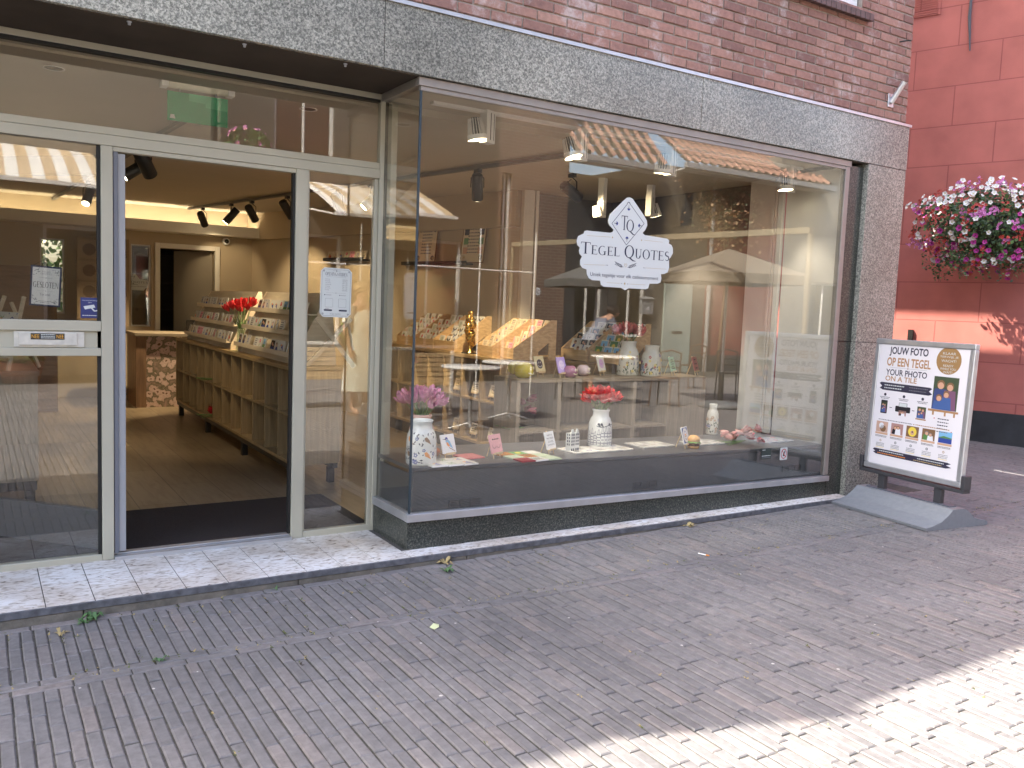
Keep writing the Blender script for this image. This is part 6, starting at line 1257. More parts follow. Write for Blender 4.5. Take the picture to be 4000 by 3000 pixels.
# the printed part fills the upper 87 % of the sheet, the brush strokes span its width
for i, v_ in enumerate(f.b.v): f.b.v[i] = (v_[0], v_[1], ph-(ph-v_[2])*(1 if i < 4 else .955))
for i in range(4, len(f.b.v)): v_ = f.b.v[i]; f.b.v[i] = (pw*.02+v_[0]*.97, v_[1], v_[2])
f.b.xf(Matrix.Translation((0, 0, ZB)) @ Matrix.Rotation(-LEAN, 4, 'X') @ Matrix.Translation((-pw/2, -.0135, fr_w))); f.build('poster', parent=ps)
b = MB(); b.box(-W_/2-.03, W_/2+.03, -.03, .045, ZB-.035, ZB-.008); b.box(-W_/2-.035, -W_/2-.004, -.03, .045, ZB-.008, ZB+.09); b.box(W_/2+.004, W_/2+.035, -.03, .045, ZB-.008, ZB+.09); b.build('bracket', [mat('stand black', (.05, .05, .055), .4)], ps, bevel=.004)
for x in (-.25, .25): b = MB(); b.box(x-.03, x+.03, -.02, .02, .12, ZB-.0355); b.build('post', [mat('stand black', (0, 0, 0))], ps, bevel=.003)
SB = mat('moulded grey plastic', (.22, .235, .255), .38, var=.08, scale=30); b = MB(); prof = [(-.33, 0), (-.335, .02), (-.27, .030), (-.18, .055), (-.11, .10), (-.07, .135), (.05, .135), (.09, .115), (.16, .06), (.24, .04), (.30, .03), (.305, .0)]
L_ = .43
b.face([(-L_, y, z) for y, z in prof]); b.face([(L_, y, z) for y, z in prof[::-1]])
for i in range(len(prof)-1): (y0, z0), (y1, z1) = prof[i], prof[i+1]; b.face([(-L_, y0, z0), (L_, y0, z0), (L_, y1, z1), (-L_, y1, z1)], 0, True)
b.build('base', [SB], ps, bevel=.012); b = MB(); b.box(-L_+.06, L_-.06, -.035, .035, .1345, .142); b.build('base_slot', [mat('moulded grey shade', (.10, .12, .15), .4)], ps)

# ================================================================ hanging flower basket on the red wall
u, v = onred(3890, 890); bp_ = RP+RD*u; nr = Vector((-.956, -.292)); cpos = Vector((bp_.x+nr.x*.55, bp_.y+nr.y*.55, v))
dd = _r*(3890-2000)/FPX-_u*(890-1500)/FPX+_w; dist = (bp_.x/dd.x); cpos = Vector((dd.x, dd.y, dd.z))*(dist*.955)+Vector((0, 0, CAMZ))
hb = empty('hanging_flower_basket', tuple(cpos), 0, 'huge hanging basket of white, red and magenta flowers on the red wall', 'flower basket')
q = random.Random(11); RX, RZ = 1.05, .45
def surf():
    while True:
        x, y, z = q.gauss(0, 1), q.gauss(0, 1), q.gauss(0, 1); n_ = math.sqrt(x*x+y*y+z*z); d = Vector((x, y, z))/n_; lump = 1+.10*math.sin(5*math.atan2(d.y, d.x)+1)+.10*math.sin(9*d.z+2*math.atan2(d.x, d.y))+.07*math.sin(17*d.x+5)+.05*math.sin(23*d.z); zz = d.z*(RZ if d.z > 0 else RZ*.98)
        if d.x > 0 or d.y < .3: return d, Vector((d.x*RX*lump, d.y*RX*.62*lump, zz*lump))
        return d, Vector((d.x*RX*lump, d.y*RX*.62*lump, zz*lump))
leaf = MB()
for k in range(5200):
    d, p = surf(); s_ = q.uniform(.45, 1.04); p = p*s_; l = q.uniform(.03, .06); t_ = Vector((q.gauss(0, 1), q.gauss(0, 1), q.gauss(0, .8)-.3)).normalized(); n_ = t_.cross(d+Vector((q.gauss(0, .5), q.gauss(0, .5), q.gauss(0, .5)))).normalized()*l*.38
    leaf.face([p-t_*l*.5, p+n_, p+t_*l*.5, p-n_], q.choice([0, 0, 1, 2]))
for k in range(60):
    a = q.uniform(2.2, 5.2); r0 = q.uniform(.5, 1)*RX; x, y = r0*math.cos(a), r0*.62*math.sin(a); z0 = -.32; L2 = q.uniform(.1, .35)
    for i in range(14):
        z = z0-L2*i/14; l = .04; t_ = Vector((q.gauss(0, 1), q.gauss(0, 1), q.gauss(0, .6))).normalized(); n_ = Vector((q.gauss(0, 1), q.gauss(0, 1), 1)).normalized()*l*.35; p = Vector((x+q.gauss(0, .02), y+q.gauss(0, .02), z)); leaf.face([p-t_*l*.5, p+n_, p+t_*l*.5, p-n_], q.choice([0, 1, 2]))
leaf.build('foliage', [mat('basket leaf', (.045, .10, .035), .6), mat('basket leaf pale', (.10, .18, .05), .6), mat('basket leaf dark', (.025, .06, .03), .6)], hb)
FL = {'white_blossom': ((.78, .78, .74), (.6, .6, .3)), 'red_blossom': (( .50, .07, .05), (.3, .02, .02)), 'magenta_blossom': ((.48, .04, .30), (.15, .02, .12)), 'pink_blossom': ((.62, .22, .48), (.4, .1, .3))}
def petunia(b, p, d, r_, m=0):
    d = d.normalized(); a = d.orthogonal().normalized(); c = d.cross(a); a0 = q.uniform(0, 1.2); n = 10; rim = []
    for i in range(n): an = a0+2*math.pi*i/n; rr = r_*(1 if i % 2 == 0 else .78); rim.append(p+(a*math.cos(an)+c*math.sin(an))*rr+d*r_*(.22 if i % 2 == 0 else .3))
    mid = [p+(a*math.cos(a0+2*math.pi*i/n)+c*math.sin(a0+2*math.pi*i/n))*r_*.28 for i in range(n)]
    for i in range(n): b.face([mid[i], rim[i], rim[(i+1) % n], mid[(i+1) % n]], 0)
    b.face(mid, 1)
def cluster(b, p, d, r_):
    for k in range(7): petunia(b, p+Vector((q.gauss(0, 1), q.gauss(0, 1), q.gauss(0, 1)))*r_*.6, d+Vector((q.gauss(0, .5), q.gauss(0, .5), q.gauss(0, .5))), r_*.42)
counts = {}
FB = {k: MB() for k in FL}
for k in range(620):
    d, p = surf(); up = d.z
    r1 = q.random(); left = -d.x*.8-d.y*.5
    if up > .35: kind = 'white_blossom' if r1 < .82 else ('pink_blossom' if r1 < .9 else 'red_blossom')
    elif up > -.45: kind = 'white_blossom' if r1 < .34 else 'red_blossom' if r1 < .68 else 'pink_blossom' if r1 < .84 else 'magenta_blossom'
    else: kind = 'magenta_blossom' if r1 < .45 else 'white_blossom' if r1 < .72 else 'red_blossom' if r1 < .86 else 'pink_blossom'
    p = p*q.uniform(.96, 1.12); dd_ = d+Vector((-.4, -.3, .15))
    if kind in ('red_blossom', 'pink_blossom'): cluster(FB[kind], p, dd_, q.uniform(.032, .045))
    else: petunia(FB[kind], p, dd_+Vector((q.gauss(0, .25), q.gauss(0, .25), q.gauss(0, .25))), q.uniform(.026, .037))
for k in range(16):
    d = Vector((q.uniform(-1, .6), q.uniform(-.6, .2), 1)).normalized(); p = Vector((d.x*RX, d.y*RX*.5, RZ*(.95+q.uniform(.02, .16)))); (petunia if k % 3 else cluster)(FB['white_blossom' if k % 3 else 'pink_blossom'], p, Vector((-.5, -.5, .4)), .035)
for k, b in FB.items(): b.build(k, [mat(k, FL[k][0], .55), mat(k+' eye', FL[k][1], .6)], hb)['kind'] = 'stuff'
b = MB(); b.lathe([(.001, -.3), (.18, -.28), (.30, -.1), (.34, .05), (.32, .05), (.28, -.1), (.001, -.25)], n=20); b.build('basket', [mat('basket liner', (.05, .04, .03), .9)], hb)
b = MB(); b.tube([(.25, .1, .1), (.55, .2, .35), (.62, .25, -.1)], .012, 6); b.build('bracket', [BLACK], hb)
# ================================================================ the other side of the street (behind the camera, seen in the glass)
YO = -6.8
def opp(name, x0, x1, h, m, label, wins=(), depth=6, y=YO):
    t = empty(name, (x0, y, 0), 0, label, 'building'); b = MB(); w = x1-x0; cur = 0; ws = sorted(wins)
    xs = sorted({0, w} | {a for a, c, *_ in ws} | {c for a, c, *_ in ws})
    for a, c in zip(xs, xs[1:]):
        seg = sorted([(z0, z1) for (wa, wc, z0, z1, *_) in ws if wa <= a+1e-6 and wc >= c-1e-6]); z = -.2
        for z0, z1 in seg: b.box(a, c, -.35, 0, z, z0); z = z1
        b.box(a, c, -.35, 0, z, h)
    b.box(0, w, -depth, -depth+.3, -.2, h); b.box(0, .3, -depth+.3, -.351, -.2, h); b.box(w-.3, w, -depth+.3, -.351, -.2, h); b.box(.3, w-.3, -depth+.3, -.351, h-.2, h); b.build('wall', [m], t)
    for (a, c, z0, z1, *k) in ws:
        f_ = MB(); e = .06; f_.box(a, c, -.16, -.10, z1-e, z1); f_.box(a, c, -.16, -.10, z0, z0+e); f_.box(a, a+e, -.16, -.10, z0+e, z1-e); f_.box(c-e, c, -.16, -.10, z0+e, z1-e); f_.box((a+c)/2-.02, (a+c)/2+.02, -.15, -.11, z0+e, z1-e); o = f_.build('window', [WHITE], t)
        g = MB(); g.box(a+e, c-e, -.14, -.134, z0+e, z1-e); g.build('pane', [GLASS], o); g = MB(); g.box(a, c, -.9, -.86, z0-.1, z1+.1); g.build('dark_room', [mat('dark room', (.03, .03, .03), .9)], o)
    return t
CRW = mat('sunlit cream render', (.25, .225, .18), .9, var=.06, scale=1.5); TAU = mat('taupe render', (.085, .072, .06), .9, var=.1, scale=2); CHAR = wall_mat('dark boards', (.05, .052, .056), (.06, .062, .066), (.02, .02, .02), 3.0, .22, .006)
BRK2 = wall_mat('orange brown brick', (.20, .105, .07), (.13, .065, .045), (.30, .27, .23), .215, .066, .010)
opp('cream_house', -9.0, 3.9, 8.2, CRW, 'cream rendered house opposite the shop', [(1.5, 3, .4, 2.6), (4.5, 6.2, .4, 2.6), (7.6, 8.8, .0, 2.4), (10.0, 12.0, .5, 2.5), (1.5, 2.8, 5.3, 7), (5, 6.3, 5.3, 7), (10.9, 12.2, 5.3, 7)])
opp('taupe_house', 3.9, 9.3, 8.0, TAU, 'taupe grey house opposite the bay window', [(.8, 2.4, .5, 2.7), (3.1, 4.6, .5, 2.7), (1.0, 2.2, 4.0, 5.6)])
opp('brick_house', 9.3, 11.1, 8.0, BRK2, 'narrow orange brown brick house front numbered 2', [(.08, .34, .1, 4.2)])
opp('cafe_building', 11.1, 13.7, 4.4, CHAR, 'low charcoal cafe front opposite, with a tiled roof', [(.3, 1.1, .0, 2.3), (1.5, 2.4, .8, 2.3)])
opp('grey_door_house', 13.7, 15.4, 4.9, mat('dark taupe wall', (.10, .095, .085), .8, var=.15), 'dark wall with a pale green door opposite', [])
opp('pale_house', 17.9, 26, 5.6, wall_mat('pale painted brick', (.30, .28, .235), (.27, .25, .21), (.20, .185, .16), .215, .08, .008), 'pale painted brick house opposite at the corner of the alley', [(1.5, 2.8, .8, 2.4)])
t = opp('red_wall_house', 15.4, 17.9, 4.9, wall_mat('red render opposite', (.24, .05, .038), (.21, .045, .034), (.2, .05, .04), 1.4, .55, .008), 'red rendered house opposite under a tiled roof', [])
b = MB(); b.box(0, 2.5, .002, .03, -.2, .38); b.build('plinth', [mat('black plinth paint', (0, 0, 0))], t)
f = Flat(); plate(f, [(0, 0), (.11, 0), (.11, .16), (0, .16)], .004, WG_); f.text('2', .03, .08, .03, .13, INK, 2); f.build('house_number', loc=(10.45, YO+.006, 1.68), rot=(0, 0, math.pi), label='white house number plate 2 on the brick house', cat='house number')
b = MB(); b.box(-.45, .45, 0, .05, 0, 2.3); b.box(-.55, .55, -.002, .03, 2.301, 2.4); dr_ = b.build('green_door', [mat('pale green door', (.34, .42, .39), .5)], loc=(14.5, YO+.002, -.05), label='pale grey green front door with a black letter slot opposite', cat='door'); b = MB(); b.box(-.17, .17, .051, .056, .95, 1.02); b.build('letter_slot', [BLACK], dr_)
t = empty('mailbox', (13.45, YO+.02, 1.35), 0, 'white pitched mailbox numbered 8A on the cafe wall', 'mailbox'); b = MB(); b.box(-.17, .17, 0, .12, 0, .36); b.hexa([(-.19, 0, .36), (.19, 0, .36), (.19, .15, .36), (-.19, .15, .36)], [(-.19, 0, .42), (.19, 0, .42), (.19, .06, .40), (-.19, .06, .40)]); b.build('box', [mat('mailbox grey', (.25, .26, .27), .4)], t)
f = Flat(); f.text('8A', 0, .1, 0, .09, WG_, 1); f.build('number', parent=t, loc=(.05, .122, .1), rot=(0, 0, math.pi))
t = empty('drainpipe', (15.45, YO+.09, 0), 0, 'grey zinc drainpipe beside the red wall opposite', 'drainpipe'); ZN = mat('zinc', (.42, .42, .42), .5, metal=.3); b = MB(); b.tube([(0, 0, -.05), (0, 0, 4.85)], .05, 12); b.build('pipe', [ZN], t)
for z in (1.1, 2.0, 3.6): b = MB(); b.tube([(0, 0, z), (0, 0, z+.05)], .062, 12); b.build('collar', [ZN], t)
def troof(name, x0, x1, ze, zr, y0, y1, label):
    t = empty(name, (x0, y0, ze), 0, label, 'roof'); b = MB(); n = int((x1-x0)/.27); w = (x1-x0)/n; L = math.hypot(y1-y0, zr-ze); m_ = int(L/.34)
    for i in range(n):
        for j in range(m_):
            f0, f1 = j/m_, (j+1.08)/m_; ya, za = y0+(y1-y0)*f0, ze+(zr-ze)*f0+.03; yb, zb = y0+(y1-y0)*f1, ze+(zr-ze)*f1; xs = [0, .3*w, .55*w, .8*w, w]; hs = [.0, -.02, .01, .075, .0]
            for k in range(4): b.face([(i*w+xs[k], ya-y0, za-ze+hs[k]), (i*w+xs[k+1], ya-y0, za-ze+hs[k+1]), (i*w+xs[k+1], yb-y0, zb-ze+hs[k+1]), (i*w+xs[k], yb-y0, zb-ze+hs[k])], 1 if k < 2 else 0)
    b.build('tiles', [mat('roof tile', (.34, .19, .14), .6, var=.3, scale=5), mat('shaded tile valley', (.06, .05, .035), .9, var=.4, scale=9)], t)  # shade between the tile crests is painted into the darker valley faces
    b = MB(); b.box(-.05, x1-x0+.05, .0, .13, -.13, -.01); b.build('gutter', [ZN], t); b = MB(); b.box(-.03, x1-x0+.03, -.3, .0, -.16, -.135); b.build('fascia_board', [WHITE], t); return t
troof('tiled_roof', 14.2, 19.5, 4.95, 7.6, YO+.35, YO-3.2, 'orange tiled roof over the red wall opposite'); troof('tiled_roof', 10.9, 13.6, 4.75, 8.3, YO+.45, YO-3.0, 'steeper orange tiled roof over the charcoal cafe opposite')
# awnings
def awning(x0, x1, y0, y1, z0, z1, label):
    t = empty('striped_awning', (x0, y0, z1), 0, label, 'awning'); b = MB(); n = max(2, int((x1-x0)/.16)); w = (x1-x0)/n
    for i in range(n):
        pts = []
        for k in range(9): s = k/8; pts.append(((y1-y0)*s, (z0-z1)*(s**1.35)))
        for (ya, za), (yb, zb) in zip(pts, pts[1:]): b.face([(i*w, ya, za), ((i+1)*w, ya, za), ((i+1)*w, yb, zb), (i*w, yb, zb)], i % 2, True); b.face([(i*w, ya, za-.004), (i*w, yb, zb-.004), ((i+1)*w, yb, zb-.004), ((i+1)*w, ya, za-.004)], i % 2, True)
    b.build('canvas', [mat('awning white', (.75, .73, .68), .8), mat('awning beige', (.55, .42, .26), .8, var=.2, scale=30)], t); b = MB(); b.box(-.03, x1-x0+.03, y1-y0-.02, y1-y0+.05, z0-z1-.06, z0-z1-.006); b.build('front_bar', [WHITE], t)
    b = MB(); b.tube([(.1, .05, -.5), (.15, (y1-y0)*.9, z0-z1-.03)], .02, 6); b.tube([(x1-x0-.1, .05, -.5), (x1-x0-.15, (y1-y0)*.9, z0-z1-.03)], .02, 6); b.build('arm', [WHITE], t)
awning(-4.5, 1.7, YO+.02, -4.2, 2.95, 3.75, 'long striped awning on the cream house'); awning(5.2, 6.9, YO+.02, -4.2, 2.9, 3.7, 'short striped awning on the taupe house')
# parasols
def parasol(x, y, r, z, label, m):
    t = empty('parasol', (x, y, zg(x)), R(20), label, 'parasol', 'terrace parasols'); b = MB(); n = 4; rim = [(r*math.cos(R(45+90*i)), r*math.sin(R(45+90*i))) for i in range(4)]
    for i in range(4):
        a, c = rim[i], rim[(i+1) % 4]; b.face([(a[0], a[1], z), (c[0], c[1], z), (0, 0, z+r*.32)]); b.face([(a[0], a[1], z-.14), (c[0], c[1], z-.14), (c[0], c[1], z), (a[0], a[1], z)]); b.face([(a[0], a[1], z-.005), (0, 0, z+r*.32-.005), (c[0], c[1], z-.005)])
    b.build('canopy', [m], t); b = MB(); b.tube([(0, 0, .12), (0, 0, z+r*.3)], .024, 10); b.build('pole', [ALUS], t); b = MB(); b.tube([(0, 0, .05), (0, 0, .55)], .045, 10); b.build('sleeve', [BLACK], t)
    b = MB(); b.lathe([(.001, 0), (.33, 0), (.34, .04), (.25, .08), (.08, .11), (.001, .11)], n=24); b.build('foot', [mat('cast base', (.16, .17, .18), .4)], t)
PB = mat('parasol beige', (.20, .175, .14), .9); PG = mat('parasol grey', (.14, .14, .135), .9)
parasol(9.8, -.7, 1.25, 2.05, 'beige square parasol nearest the alley', PB); parasol(10.3, -4.6, 1.2, 2.0, 'grey square parasol in front of the brick house', PG)
# tables and chairs
def bistro(x, y, label):
    t = empty('bistro_table', (x, y, zg(x)), 0, label, 'table', 'white bistro tables'); b = MB(); b.lathe([(.001, .72), (.35, .72), (.355, .735), (.35, .745), (.001, .745)], n=28); b.build('tabletop', [WHITE], t); b = MB(); b.tube([(0, 0, .03), (0, 0, .72)], .025, 8); b.build('post', [ALUS], t)
    for k in range(4): a = k*1.5708+.4; b = MB(); b.tube([(0, 0, .08), (.25*math.cos(a), .25*math.sin(a), .012)], [.02, .014], 8); b.build('foot', [ALUS], t)
bistro(4.85, .15, 'white bistro table nearest the shop window'); bistro(5.75, -.45, 'white bistro table beside the bench end'); bistro(8.3, -1.5, 'white bistro table near the beige parasol')
def chair(x, y, rz, m, label):
    t = empty('terrace_chair', (x, y, zg(x)), rz, label, 'chair', 'terrace chairs'); b = MB(); b.lathe([(.001, .44), (.20, .44), (.21, .455), (.001, .46)], n=20); b.build('seat', [m], t)
    for sx in (-1, 1):
        b = MB(); b.tube([(sx*.17, -.17, 0), (sx*.15, -.14, .44)], .011, 6); b.build('leg', [m], t); b = MB(); b.tube([(sx*.18, .18, 0), (sx*.16, .16, .44), (sx*.17, .2, .82)], .011, 6); b.build('leg', [m], t)
    b = MB(); b.tube([(-.17, .2, .82), (0, .23, .86), (.17, .2, .82)], .014, 6)
    for z in (.6, .7): b.tube([(-.17, .18, z), (0, .205, z), (.17, .18, z)], .012, 6)
    b.build('backrest', [m], t); return t
for i, (x, y, rz) in enumerate(((7.9, -2.1, .3), (8.9, -1.0, -2), (10.9, -1.6, 1), (11.6, -3.2, .2))): chair(x, y, rz, [BLACK, mat('brown chair wood', (.16, .09, .05), .5)][i % 2], ['black terrace chair left of the parasol', 'wooden terrace chair beside the parasol foot', 'black terrace chair behind the parasol', 'wooden terrace chair by the cafe front'][i])
# slatted bench
t = empty('slatted_bench', (3.0, -1.15, zg(3)), 0, 'pale slatted wooden bench in the sun across from the window', 'bench')
for k in range(7): b = MB(); b.box(0, 2.45, .0+k*.004, .022+k*.004, .40+.062*k, .452+.062*k); b.build('back_slat', [TEAK], t, bevel=.003)
for k in range(5): b = MB(); b.box(0, 2.45, -.48+.09*k, -.41+.09*k, .42, .44); b.build('seat_slat', [TEAK], t, bevel=.003)
for x in (.1, 1.55, 2.25): b = MB(); b.box(x, x+.04, .025, .055, 0, .86); b.box(x, x+.04, -.46, .024, .38, .419); b.box(x, x+.04, -.46, -.42, 0, .379); b.build('leg', [WHITE if x > .1 else ALUS], t)
# thin white terrace frame
t = empty('terrace_windbreak', (5.9, -2.6, zg(6)), 0, 'thin white metal frame of posts and rails on the terrace', 'frame')
for x in (-2.3, -.9, .6, 1.6): b = MB(); b.tube([(x, 0, 0), (x, 0, 2.6)], .014, 6); b.build('post', [WHITE], t)
b = MB(); b.tube([(-2.3, 0, 1.98), (1.6, 0, 1.98)], .014, 6); b.build('rail', [WHITE], t)
# plants
def shrub(x, y, r, h, n, mats_, label, seed, name='potted_shrub', cat='plant', z=0, flower=None):
    t = empty(name, (x, y, z or zg(x)), 0, label, cat); q = random.Random(seed); b = MB(); pot_h = .32
    b.lathe([(.001, 0), (r*.45, 0), (r*.6, pot_h), (r*.54, pot_h), (.001, pot_h-.04)], n=18); b.build('pot', [mat('terracotta', (.34, .15, .09), .8)], t); b = MB()
    for k in range(n):
        d = Vector((q.gauss(0, 1), q.gauss(0, 1), q.gauss(0, 1))).normalized()*q.uniform(.5, 1); p = Vector((d.x*r, d.y*r, pot_h+h*.5+d.z*h*.55)); l = q.uniform(.04, .09); u_ = Vector((q.gauss(0, 1), q.gauss(0, 1), q.gauss(0, 1))).normalized(); v_ = u_.orthogonal().normalized()*l*.4; b.face([p-u_*l*.5, p+v_, p+u_*l*.5, p-v_], q.randrange(len(mats_)))
    b.build('foliage', mats_, t); b = MB(); b.tube([(0, 0, pot_h-.05), (0, 0, pot_h+h*.6)], [.02, .008], 6); b.build('stem', [BRNI], t)
LFM = [mat('shrub leaf', (.08, .16, .04), .6), mat('shrub leaf light', (.18, .28, .07), .6)]
shrub(.6, -5.6, .55, .6, 700, LFM, 'leafy potted shrub in the sun before the cream house', 1); shrub(-1.6, -5.7, .5, .7, 600, LFM, 'second leafy potted shrub further left before the cream house', 2); shrub(6.4, -5.9, .45, 1.3, 700, LFM, 'tall leafy potted shrub before the taupe house', 3)
# lantern with a flower basket
t = empty('street_lantern', (2.75, -2.3, zg(2.7)), 0, 'black street lantern post carrying a small pink flower basket', 'lantern'); b = MB(); b.tube([(0, 0, 0), (0, 0, .6), (0, 0, 4.2)], [.07, .05, .04], 10); b.tube([(0, 0, 3.75), (.45, 0, 3.8)], .015, 6); b.build('post', [BLACK], t); b = MB(); b.lathe([(.001, 4.2), (.1, 4.22), (.19, 4.6), (.24, 4.62), (.03, 4.85), (.001, 4.9)], n=6, smooth=False); b.build('lantern_head', [BLACK], t)
q = random.Random(8); b = MB(); fb = MB()
for k in range(500):
    d = Vector((q.gauss(0, 1), q.gauss(0, 1), q.gauss(0, 1))).normalized(); p = Vector((.45+d.x*.3, d.y*.3, 3.5+d.z*.24)); l = .05; u_ = Vector((q.gauss(0, 1), q.gauss(0, 1), q.gauss(0, 1))).normalized(); v_ = u_.orthogonal()*l*.4; b.face([p-u_*l*.5, p+v_, p+u_*l*.5, p-v_])
for k in range(70): d = Vector((q.gauss(0, 1), q.gauss(0, 1), q.gauss(0, 1))).normalized(); petunia(fb, Vector((.45+d.x*.32, d.y*.32, 3.5+d.z*.27)), d, .035)
b.build('basket_foliage', [LFM[0]], t); fb.build('pink_blossom', [mat('pink_blossom', (.62, .22, .48)), YELI], t)
# garden behind the rear windows
t = empty('garden_hedge', (0, 15.2, 0), 0, 'sunlit green hedge with pink flowers behind the rear windows', 'hedge'); q = random.Random(21); b = MB(); fb = MB()
for k in range(9000):
    p = Vector((q.uniform(-2.2, 3.2), q.uniform(-.3, .5), q.uniform(0, 3.2))); l = q.uniform(.06, .12); u_ = Vector((q.gauss(0, 1), q.gauss(0, 1), q.gauss(0, 1))).normalized(); v_ = u_.orthogonal()*l*.4; b.face([p-u_*l*.5, p+v_, p+u_*l*.5, p-v_], q.randrange(2))
for k in range(150): p = Vector((q.uniform(-1.1, .6), q.uniform(-.5, -.3), q.uniform(1.4, 2.3))); petunia(fb, p, Vector((0, -1, .2)), q.uniform(.04, .06), 0)
b.build('foliage', LFM, t)['kind'] = 'stuff'; fb.build('blossom', [mat('pink_blossom', (0, 0, 0)), mat('magenta_blossom', (.4, .05, .25))], t)['kind'] = 'stuff'
a_, c_ = at(2004, 950, Z=2.55), at(3170, 893, Z=2.55); a_ = Vector((a_.x, 8.67-a_.y, 2.55)); c_ = Vector((c_.x, 8.67-c_.y, 2.55))
t = empty('terrace_beam', (a_.x, a_.y, zg(6)), 0, 'pale beige timber beam on two posts above the terrace', 'beam'); b = MB(); q0 = Vector((0, 0, 2.55)); q1 = c_-a_+q0; b.tube([q0, q1], .055, 4, 0, False); b.build('beam', [mat('beige beam', (.30, .25, .17), .8)], t)
for e in (q0, q1): b = MB(); b.tube([(e.x, e.y, 0), (e.x, e.y, 2.5)], .035, 8); b.build('post', [mat('beige beam', (0, 0, 0))], t)
t = empty('ivy', (15.9, YO+.05, 0), 0, 'brown and green climbing plant with tiny lights beside the drainpipe', 'climbing plant'); q = random.Random(31); b = MB()
for k in range(1500):
    p = Vector((q.gauss(0, .55), q.uniform(.0, .18), 4.7-abs(q.gauss(0, .8)))); l = q.uniform(.04, .09); u_ = Vector((q.gauss(0, 1), q.gauss(0, 1), q.gauss(0, 1))).normalized(); v_ = u_.orthogonal()*l*.4; b.face([p-u_*l*.5, p+v_, p+u_*l*.5, p-v_], q.choice([0, 0, 1, 2]))
b.build('foliage', [mat('ivy rust', (.20, .085, .035), .6), mat('ivy green', (.06, .08, .03), .6), mat('ivy pale', (.34, .22, .11), .6)], t); b = MB(); b.tube([(0, .03, -.05), (.1, .03, 2), (-.1, .03, 4.4)], [.03, .02, .01], 6); b.build('stem', [BRNI], t)
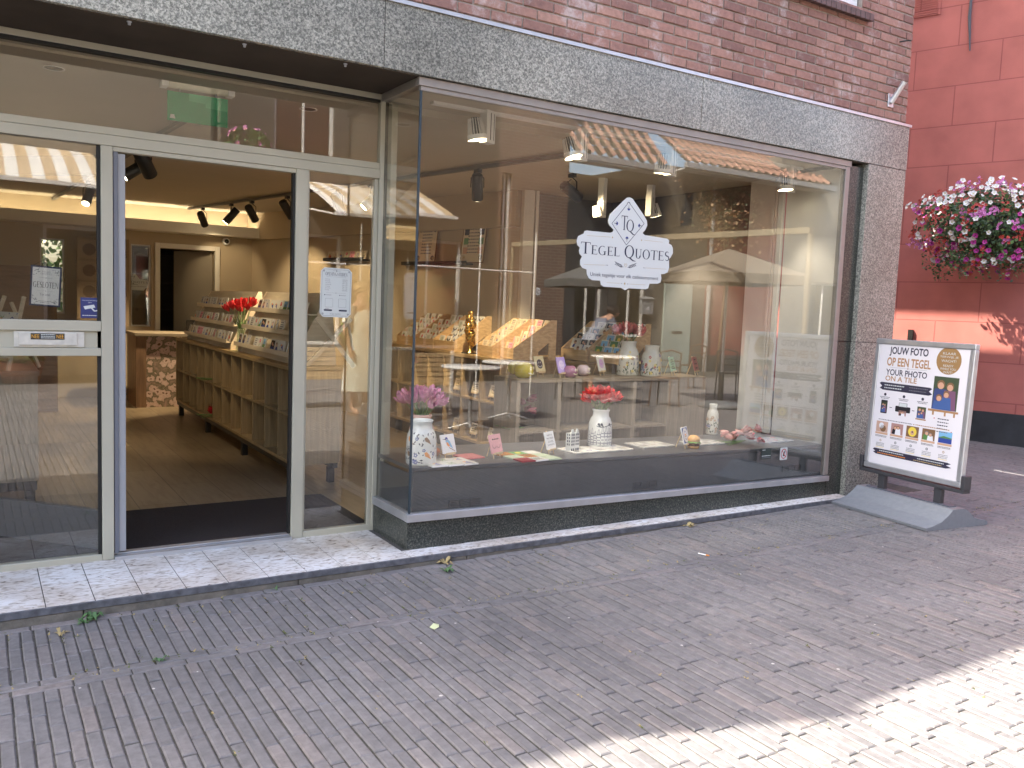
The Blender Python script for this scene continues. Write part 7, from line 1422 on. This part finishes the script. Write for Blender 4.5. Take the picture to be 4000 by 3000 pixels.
# ---------------------------------------------------------------- people reflected in the glass
def person(x, y, rz, skin, top, skirt, hair, label, pose, hgt=1.68, skirt_len=.3, leafy=False, apron=None):
    """pose: dict of joints in metres, facing -Y"""
    t = empty('person', (x, y, zg(x)), rz, label, 'person'); J = pose; V_ = []; E_ = []; Rr = []
    def add(p, r_, par=None):
        V_.append(p); Rr.append(r_); 
        if par is not None: E_.append((par, len(V_)-1))
        return len(V_)-1
    pel = add(J['pelvis'], (.14, .11)); wa = add(J['waist'], (.12, .09), pel); ch = add(J['chest'], (.155, .11), wa); nk0 = add(J['neck0'], (.07, .07), ch); nk = add(J['neck'], (.05, .052), nk0); hd = add(J['head'], (.078, .095), nk); hd2 = add(J['crown'], (.07, .085), hd)
    for s in ('L', 'R'):
        sh = add(J['sh'+s], (.055, .055), nk0); el = add(J['el'+s], (.04, .04), sh); wr = add(J['wr'+s], (.026, .024), el); pm = add(J['ha'+s], (.034, .018), wr)
        d = (Vector(J['ha'+s])-Vector(J['wr'+s])).normalized(); sd = d.orthogonal().normalized()
        for k in range(4): f1 = add(tuple(Vector(J['ha'+s])+d*.045+sd*(.024-.016*k)), (.009, .009), pm); add(tuple(Vector(J['ha'+s])+d*(.085-.008*abs(k-1))+sd*(.026-.017*k)+Vector((0, -.012, 0))), (.007, .007), f1)
        f1 = add(tuple(Vector(J['ha'+s])+sd*.04+d*.01), (.010, .010), pm); add(tuple(Vector(J['ha'+s])+sd*.052+d*.04), (.008, .008), f1)
        hp = add(J['hip'+s], (.095, .095), pel); kn = add(J['kn'+s], (.06, .062), hp); an = add(J['an'+s], (.038, .042), kn); ft = add(J['ft'+s], (.042, .026), an)
    me = bpy.data.meshes.new('body'); me.from_pydata([tuple(v) for v in V_], E_, []); o = bpy.data.objects.new('body', me); C.objects.link(o); o.parent = t
    sk = o.modifiers.new('skin', 'SKIN'); sk.use_smooth_shade = True
    for i, sv in enumerate(me.skin_vertices[0].data): sv.radius = Rr[i]; sv.use_root = (i == 0)
    sb = o.modifiers.new('sub', 'SUBSURF'); sb.levels = 2; sb.render_levels = 2; me.materials.append(skin)
    h = Vector(J['head']); b = MB()                                 # nose, eyes, mouth, ears
    b.face([h+Vector((-.012, -.088, -.008)), h+Vector((.012, -.088, -.008)), h+Vector((0, -.115, -.012))]); b.face([h+Vector((-.012, -.088, -.008)), h+Vector((0, -.115, -.012)), h+Vector((0, -.09, .03))]); b.face([h+Vector((.012, -.088, -.008)), h+Vector((0, -.09, .03)), h+Vector((0, -.115, -.012))])
    for s in (-1, 1): b.ball(tuple(h+Vector((s*.078, .0, .0))), .018, 6, 0, (.5, 1, 1.5)); b.ball(tuple(h+Vector((s*.028, -.083, .025))), .009, 6, 1)
    b.ball(tuple(h+Vector((0, -.085, -.035))), .018, 6, 2, (1, .4, .3)); b.build('face', [skin, INK, REDI], t)
    b = MB(); b.ball(tuple(h+Vector((0, .022, .045))), .103, 12, 0, (.95, 1.0, .95)); b.ball(tuple(h+Vector((0, .12, .06))), .05, 8) if leafy is False else b.ball(tuple(h+Vector((0, .07, -.06))), .075, 8, 0, (1, .6, 1.6)); b.build('hair', [hair], t)
    w = Vector(J['waist']); c = Vector(J['chest']); p0 = Vector(J['pelvis']); n = 22; rows = [(c+Vector((0, 0, .11)), .13, .08), (c+Vector((0, 0, .02)), .185, .135), (w, .15, .12), (p0, .19, .155)]; zk = skirt_len
    kmid = (Vector(J['knL'])+Vector(J['knR']))/2; rows += [(kmid*.55+p0*.45, .22, .19), (Vector((kmid.x, kmid.y, zk)), .25, .23)]
    def shell(rows_, m, nm, fold=.0):
        b = MB(); vs = []
        for i, (cc, rx, ry) in enumerate(rows_):
            for j in range(n): a = 2*math.pi*j/n; k = 1+fold*i/len(rows_)*math.sin(7*a); vs.append((cc.x+rx*k*math.cos(a), cc.y+ry*k*math.sin(a), cc.z))
        b.raw(vs, [(i*n+j, i*n+(j+1) % n, (i+1)*n+(j+1) % n, (i+1)*n+j) for i in range(len(rows_)-1) for j in range(n)], 0, True); b.build(nm, [m], t)
    if leafy: shell(rows, top, 'dress', .1)
    else: shell(rows[:4], top, 'blouse'); shell(rows[3:], skirt, 'skirt', .06)
    for s in ('L', 'R'): a, e = Vector(J['sh'+s]), Vector(J['el'+s]); b = MB(); b.tube([a+(a-e)*.12, a*.5+e*.5, a*.25+e*.75], [.068, .068, .064], 14, caps=False); b.build('sleeve', [top], t)
    for s in ('L', 'R'): a = Vector(J['an'+s]); e = Vector(J['ft'+s]); b = MB(); b.box(min(a.x, e.x)-.04, max(a.x, e.x)+.04, min(a.y, e.y)-.05, max(a.y, e.y)+.05, 0, .022); b.build('sandal' if leafy else 'shoe', [BRNI if leafy else BLACK], t, bevel=.006)
    return t
def leafy_mat():
    m = mat('leaf print cloth', (.7, .75, .7), .8); n, l, b = nodes_of(m); tc = n.new('ShaderNodeTexCoord'); mp = n.new('ShaderNodeMapping'); mp.inputs['Scale'].default_value = (1, 1, .5); l.new(tc.outputs['Object'], mp.inputs[0]); v = n.new('ShaderNodeTexVoronoi'); v.inputs['Scale'].default_value = 14; v.distance = 'MINKOWSKI'; l.new(mp.outputs[0], v.inputs[0]); r = ramp(n, [(.25, (.12, .27, .13)), (.4, (.30, .42, .26)), (.45, (.72, .76, .70))]); l.new(v.outputs['Distance'], r.inputs[0]); l.new(r.outputs[0], b.inputs['Base Color']); return m
SKN = mat('skin', (.50, .29, .20), .5)
stand = dict(pelvis=(0, 0, .93), waist=(0, -.005, 1.06), chest=(0, 0, 1.24), neck0=(0, .005, 1.38), neck=(0, -.005, 1.46), head=(0, -.01, 1.56), crown=(0, 0, 1.63), shL=(.17, 0, 1.36), shR=(-.17, 0, 1.36), elL=(.23, .03, 1.10), elR=(-.23, .03, 1.10), wrL=(.24, -.06, .88), wrR=(-.24, -.05, .88), haL=(.24, -.09, .81), haR=(-.24, -.08, .81),
             hipL=(.09, 0, .88), hipR=(-.09, 0, .88), knL=(.10, -.02, .48), knR=(-.10, -.02, .48), anL=(.10, .02, .075), anR=(-.10, .02, .075), ftL=(.115, -.12, .03), ftR=(-.115, -.12, .03))
person(4.15, -.45, R(180-20), SKN, leafy_mat(), None, mat('fair hair', (.30, .2, .1), .7), 'person in a white dress with green leaf print standing in the sunny street', stand, leafy=True, skirt_len=.32)
bend = dict(stand); bend.update(waist=(0, -.06, 1.05), chest=(0, -.20, 1.19), neck0=(0, -.31, 1.28), neck=(0, -.37, 1.33), head=(0, -.44, 1.39), crown=(0, -.48, 1.45), shL=(.17, -.29, 1.27), shR=(-.17, -.29, 1.27), elL=(.2, -.42, 1.02), elR=(-.2, -.42, 1.02), wrL=(.12, -.62, .96), wrR=(-.12, -.62, .96), haL=(.11, -.69, .95), haR=(-.11, -.69, .95))
person(8.9, -2.9, R(100), SKN, mat('blue grey cloth', (.17, .19, .25), .8), mat('black apron cloth', (.03, .03, .035), .8), mat('dark hair', (.03, .02, .018), .6), 'person in a blue grey blouse and black apron leaning over near the cafe', bend, skirt_len=.35)

if 'ASSIGN' in globals(): pass
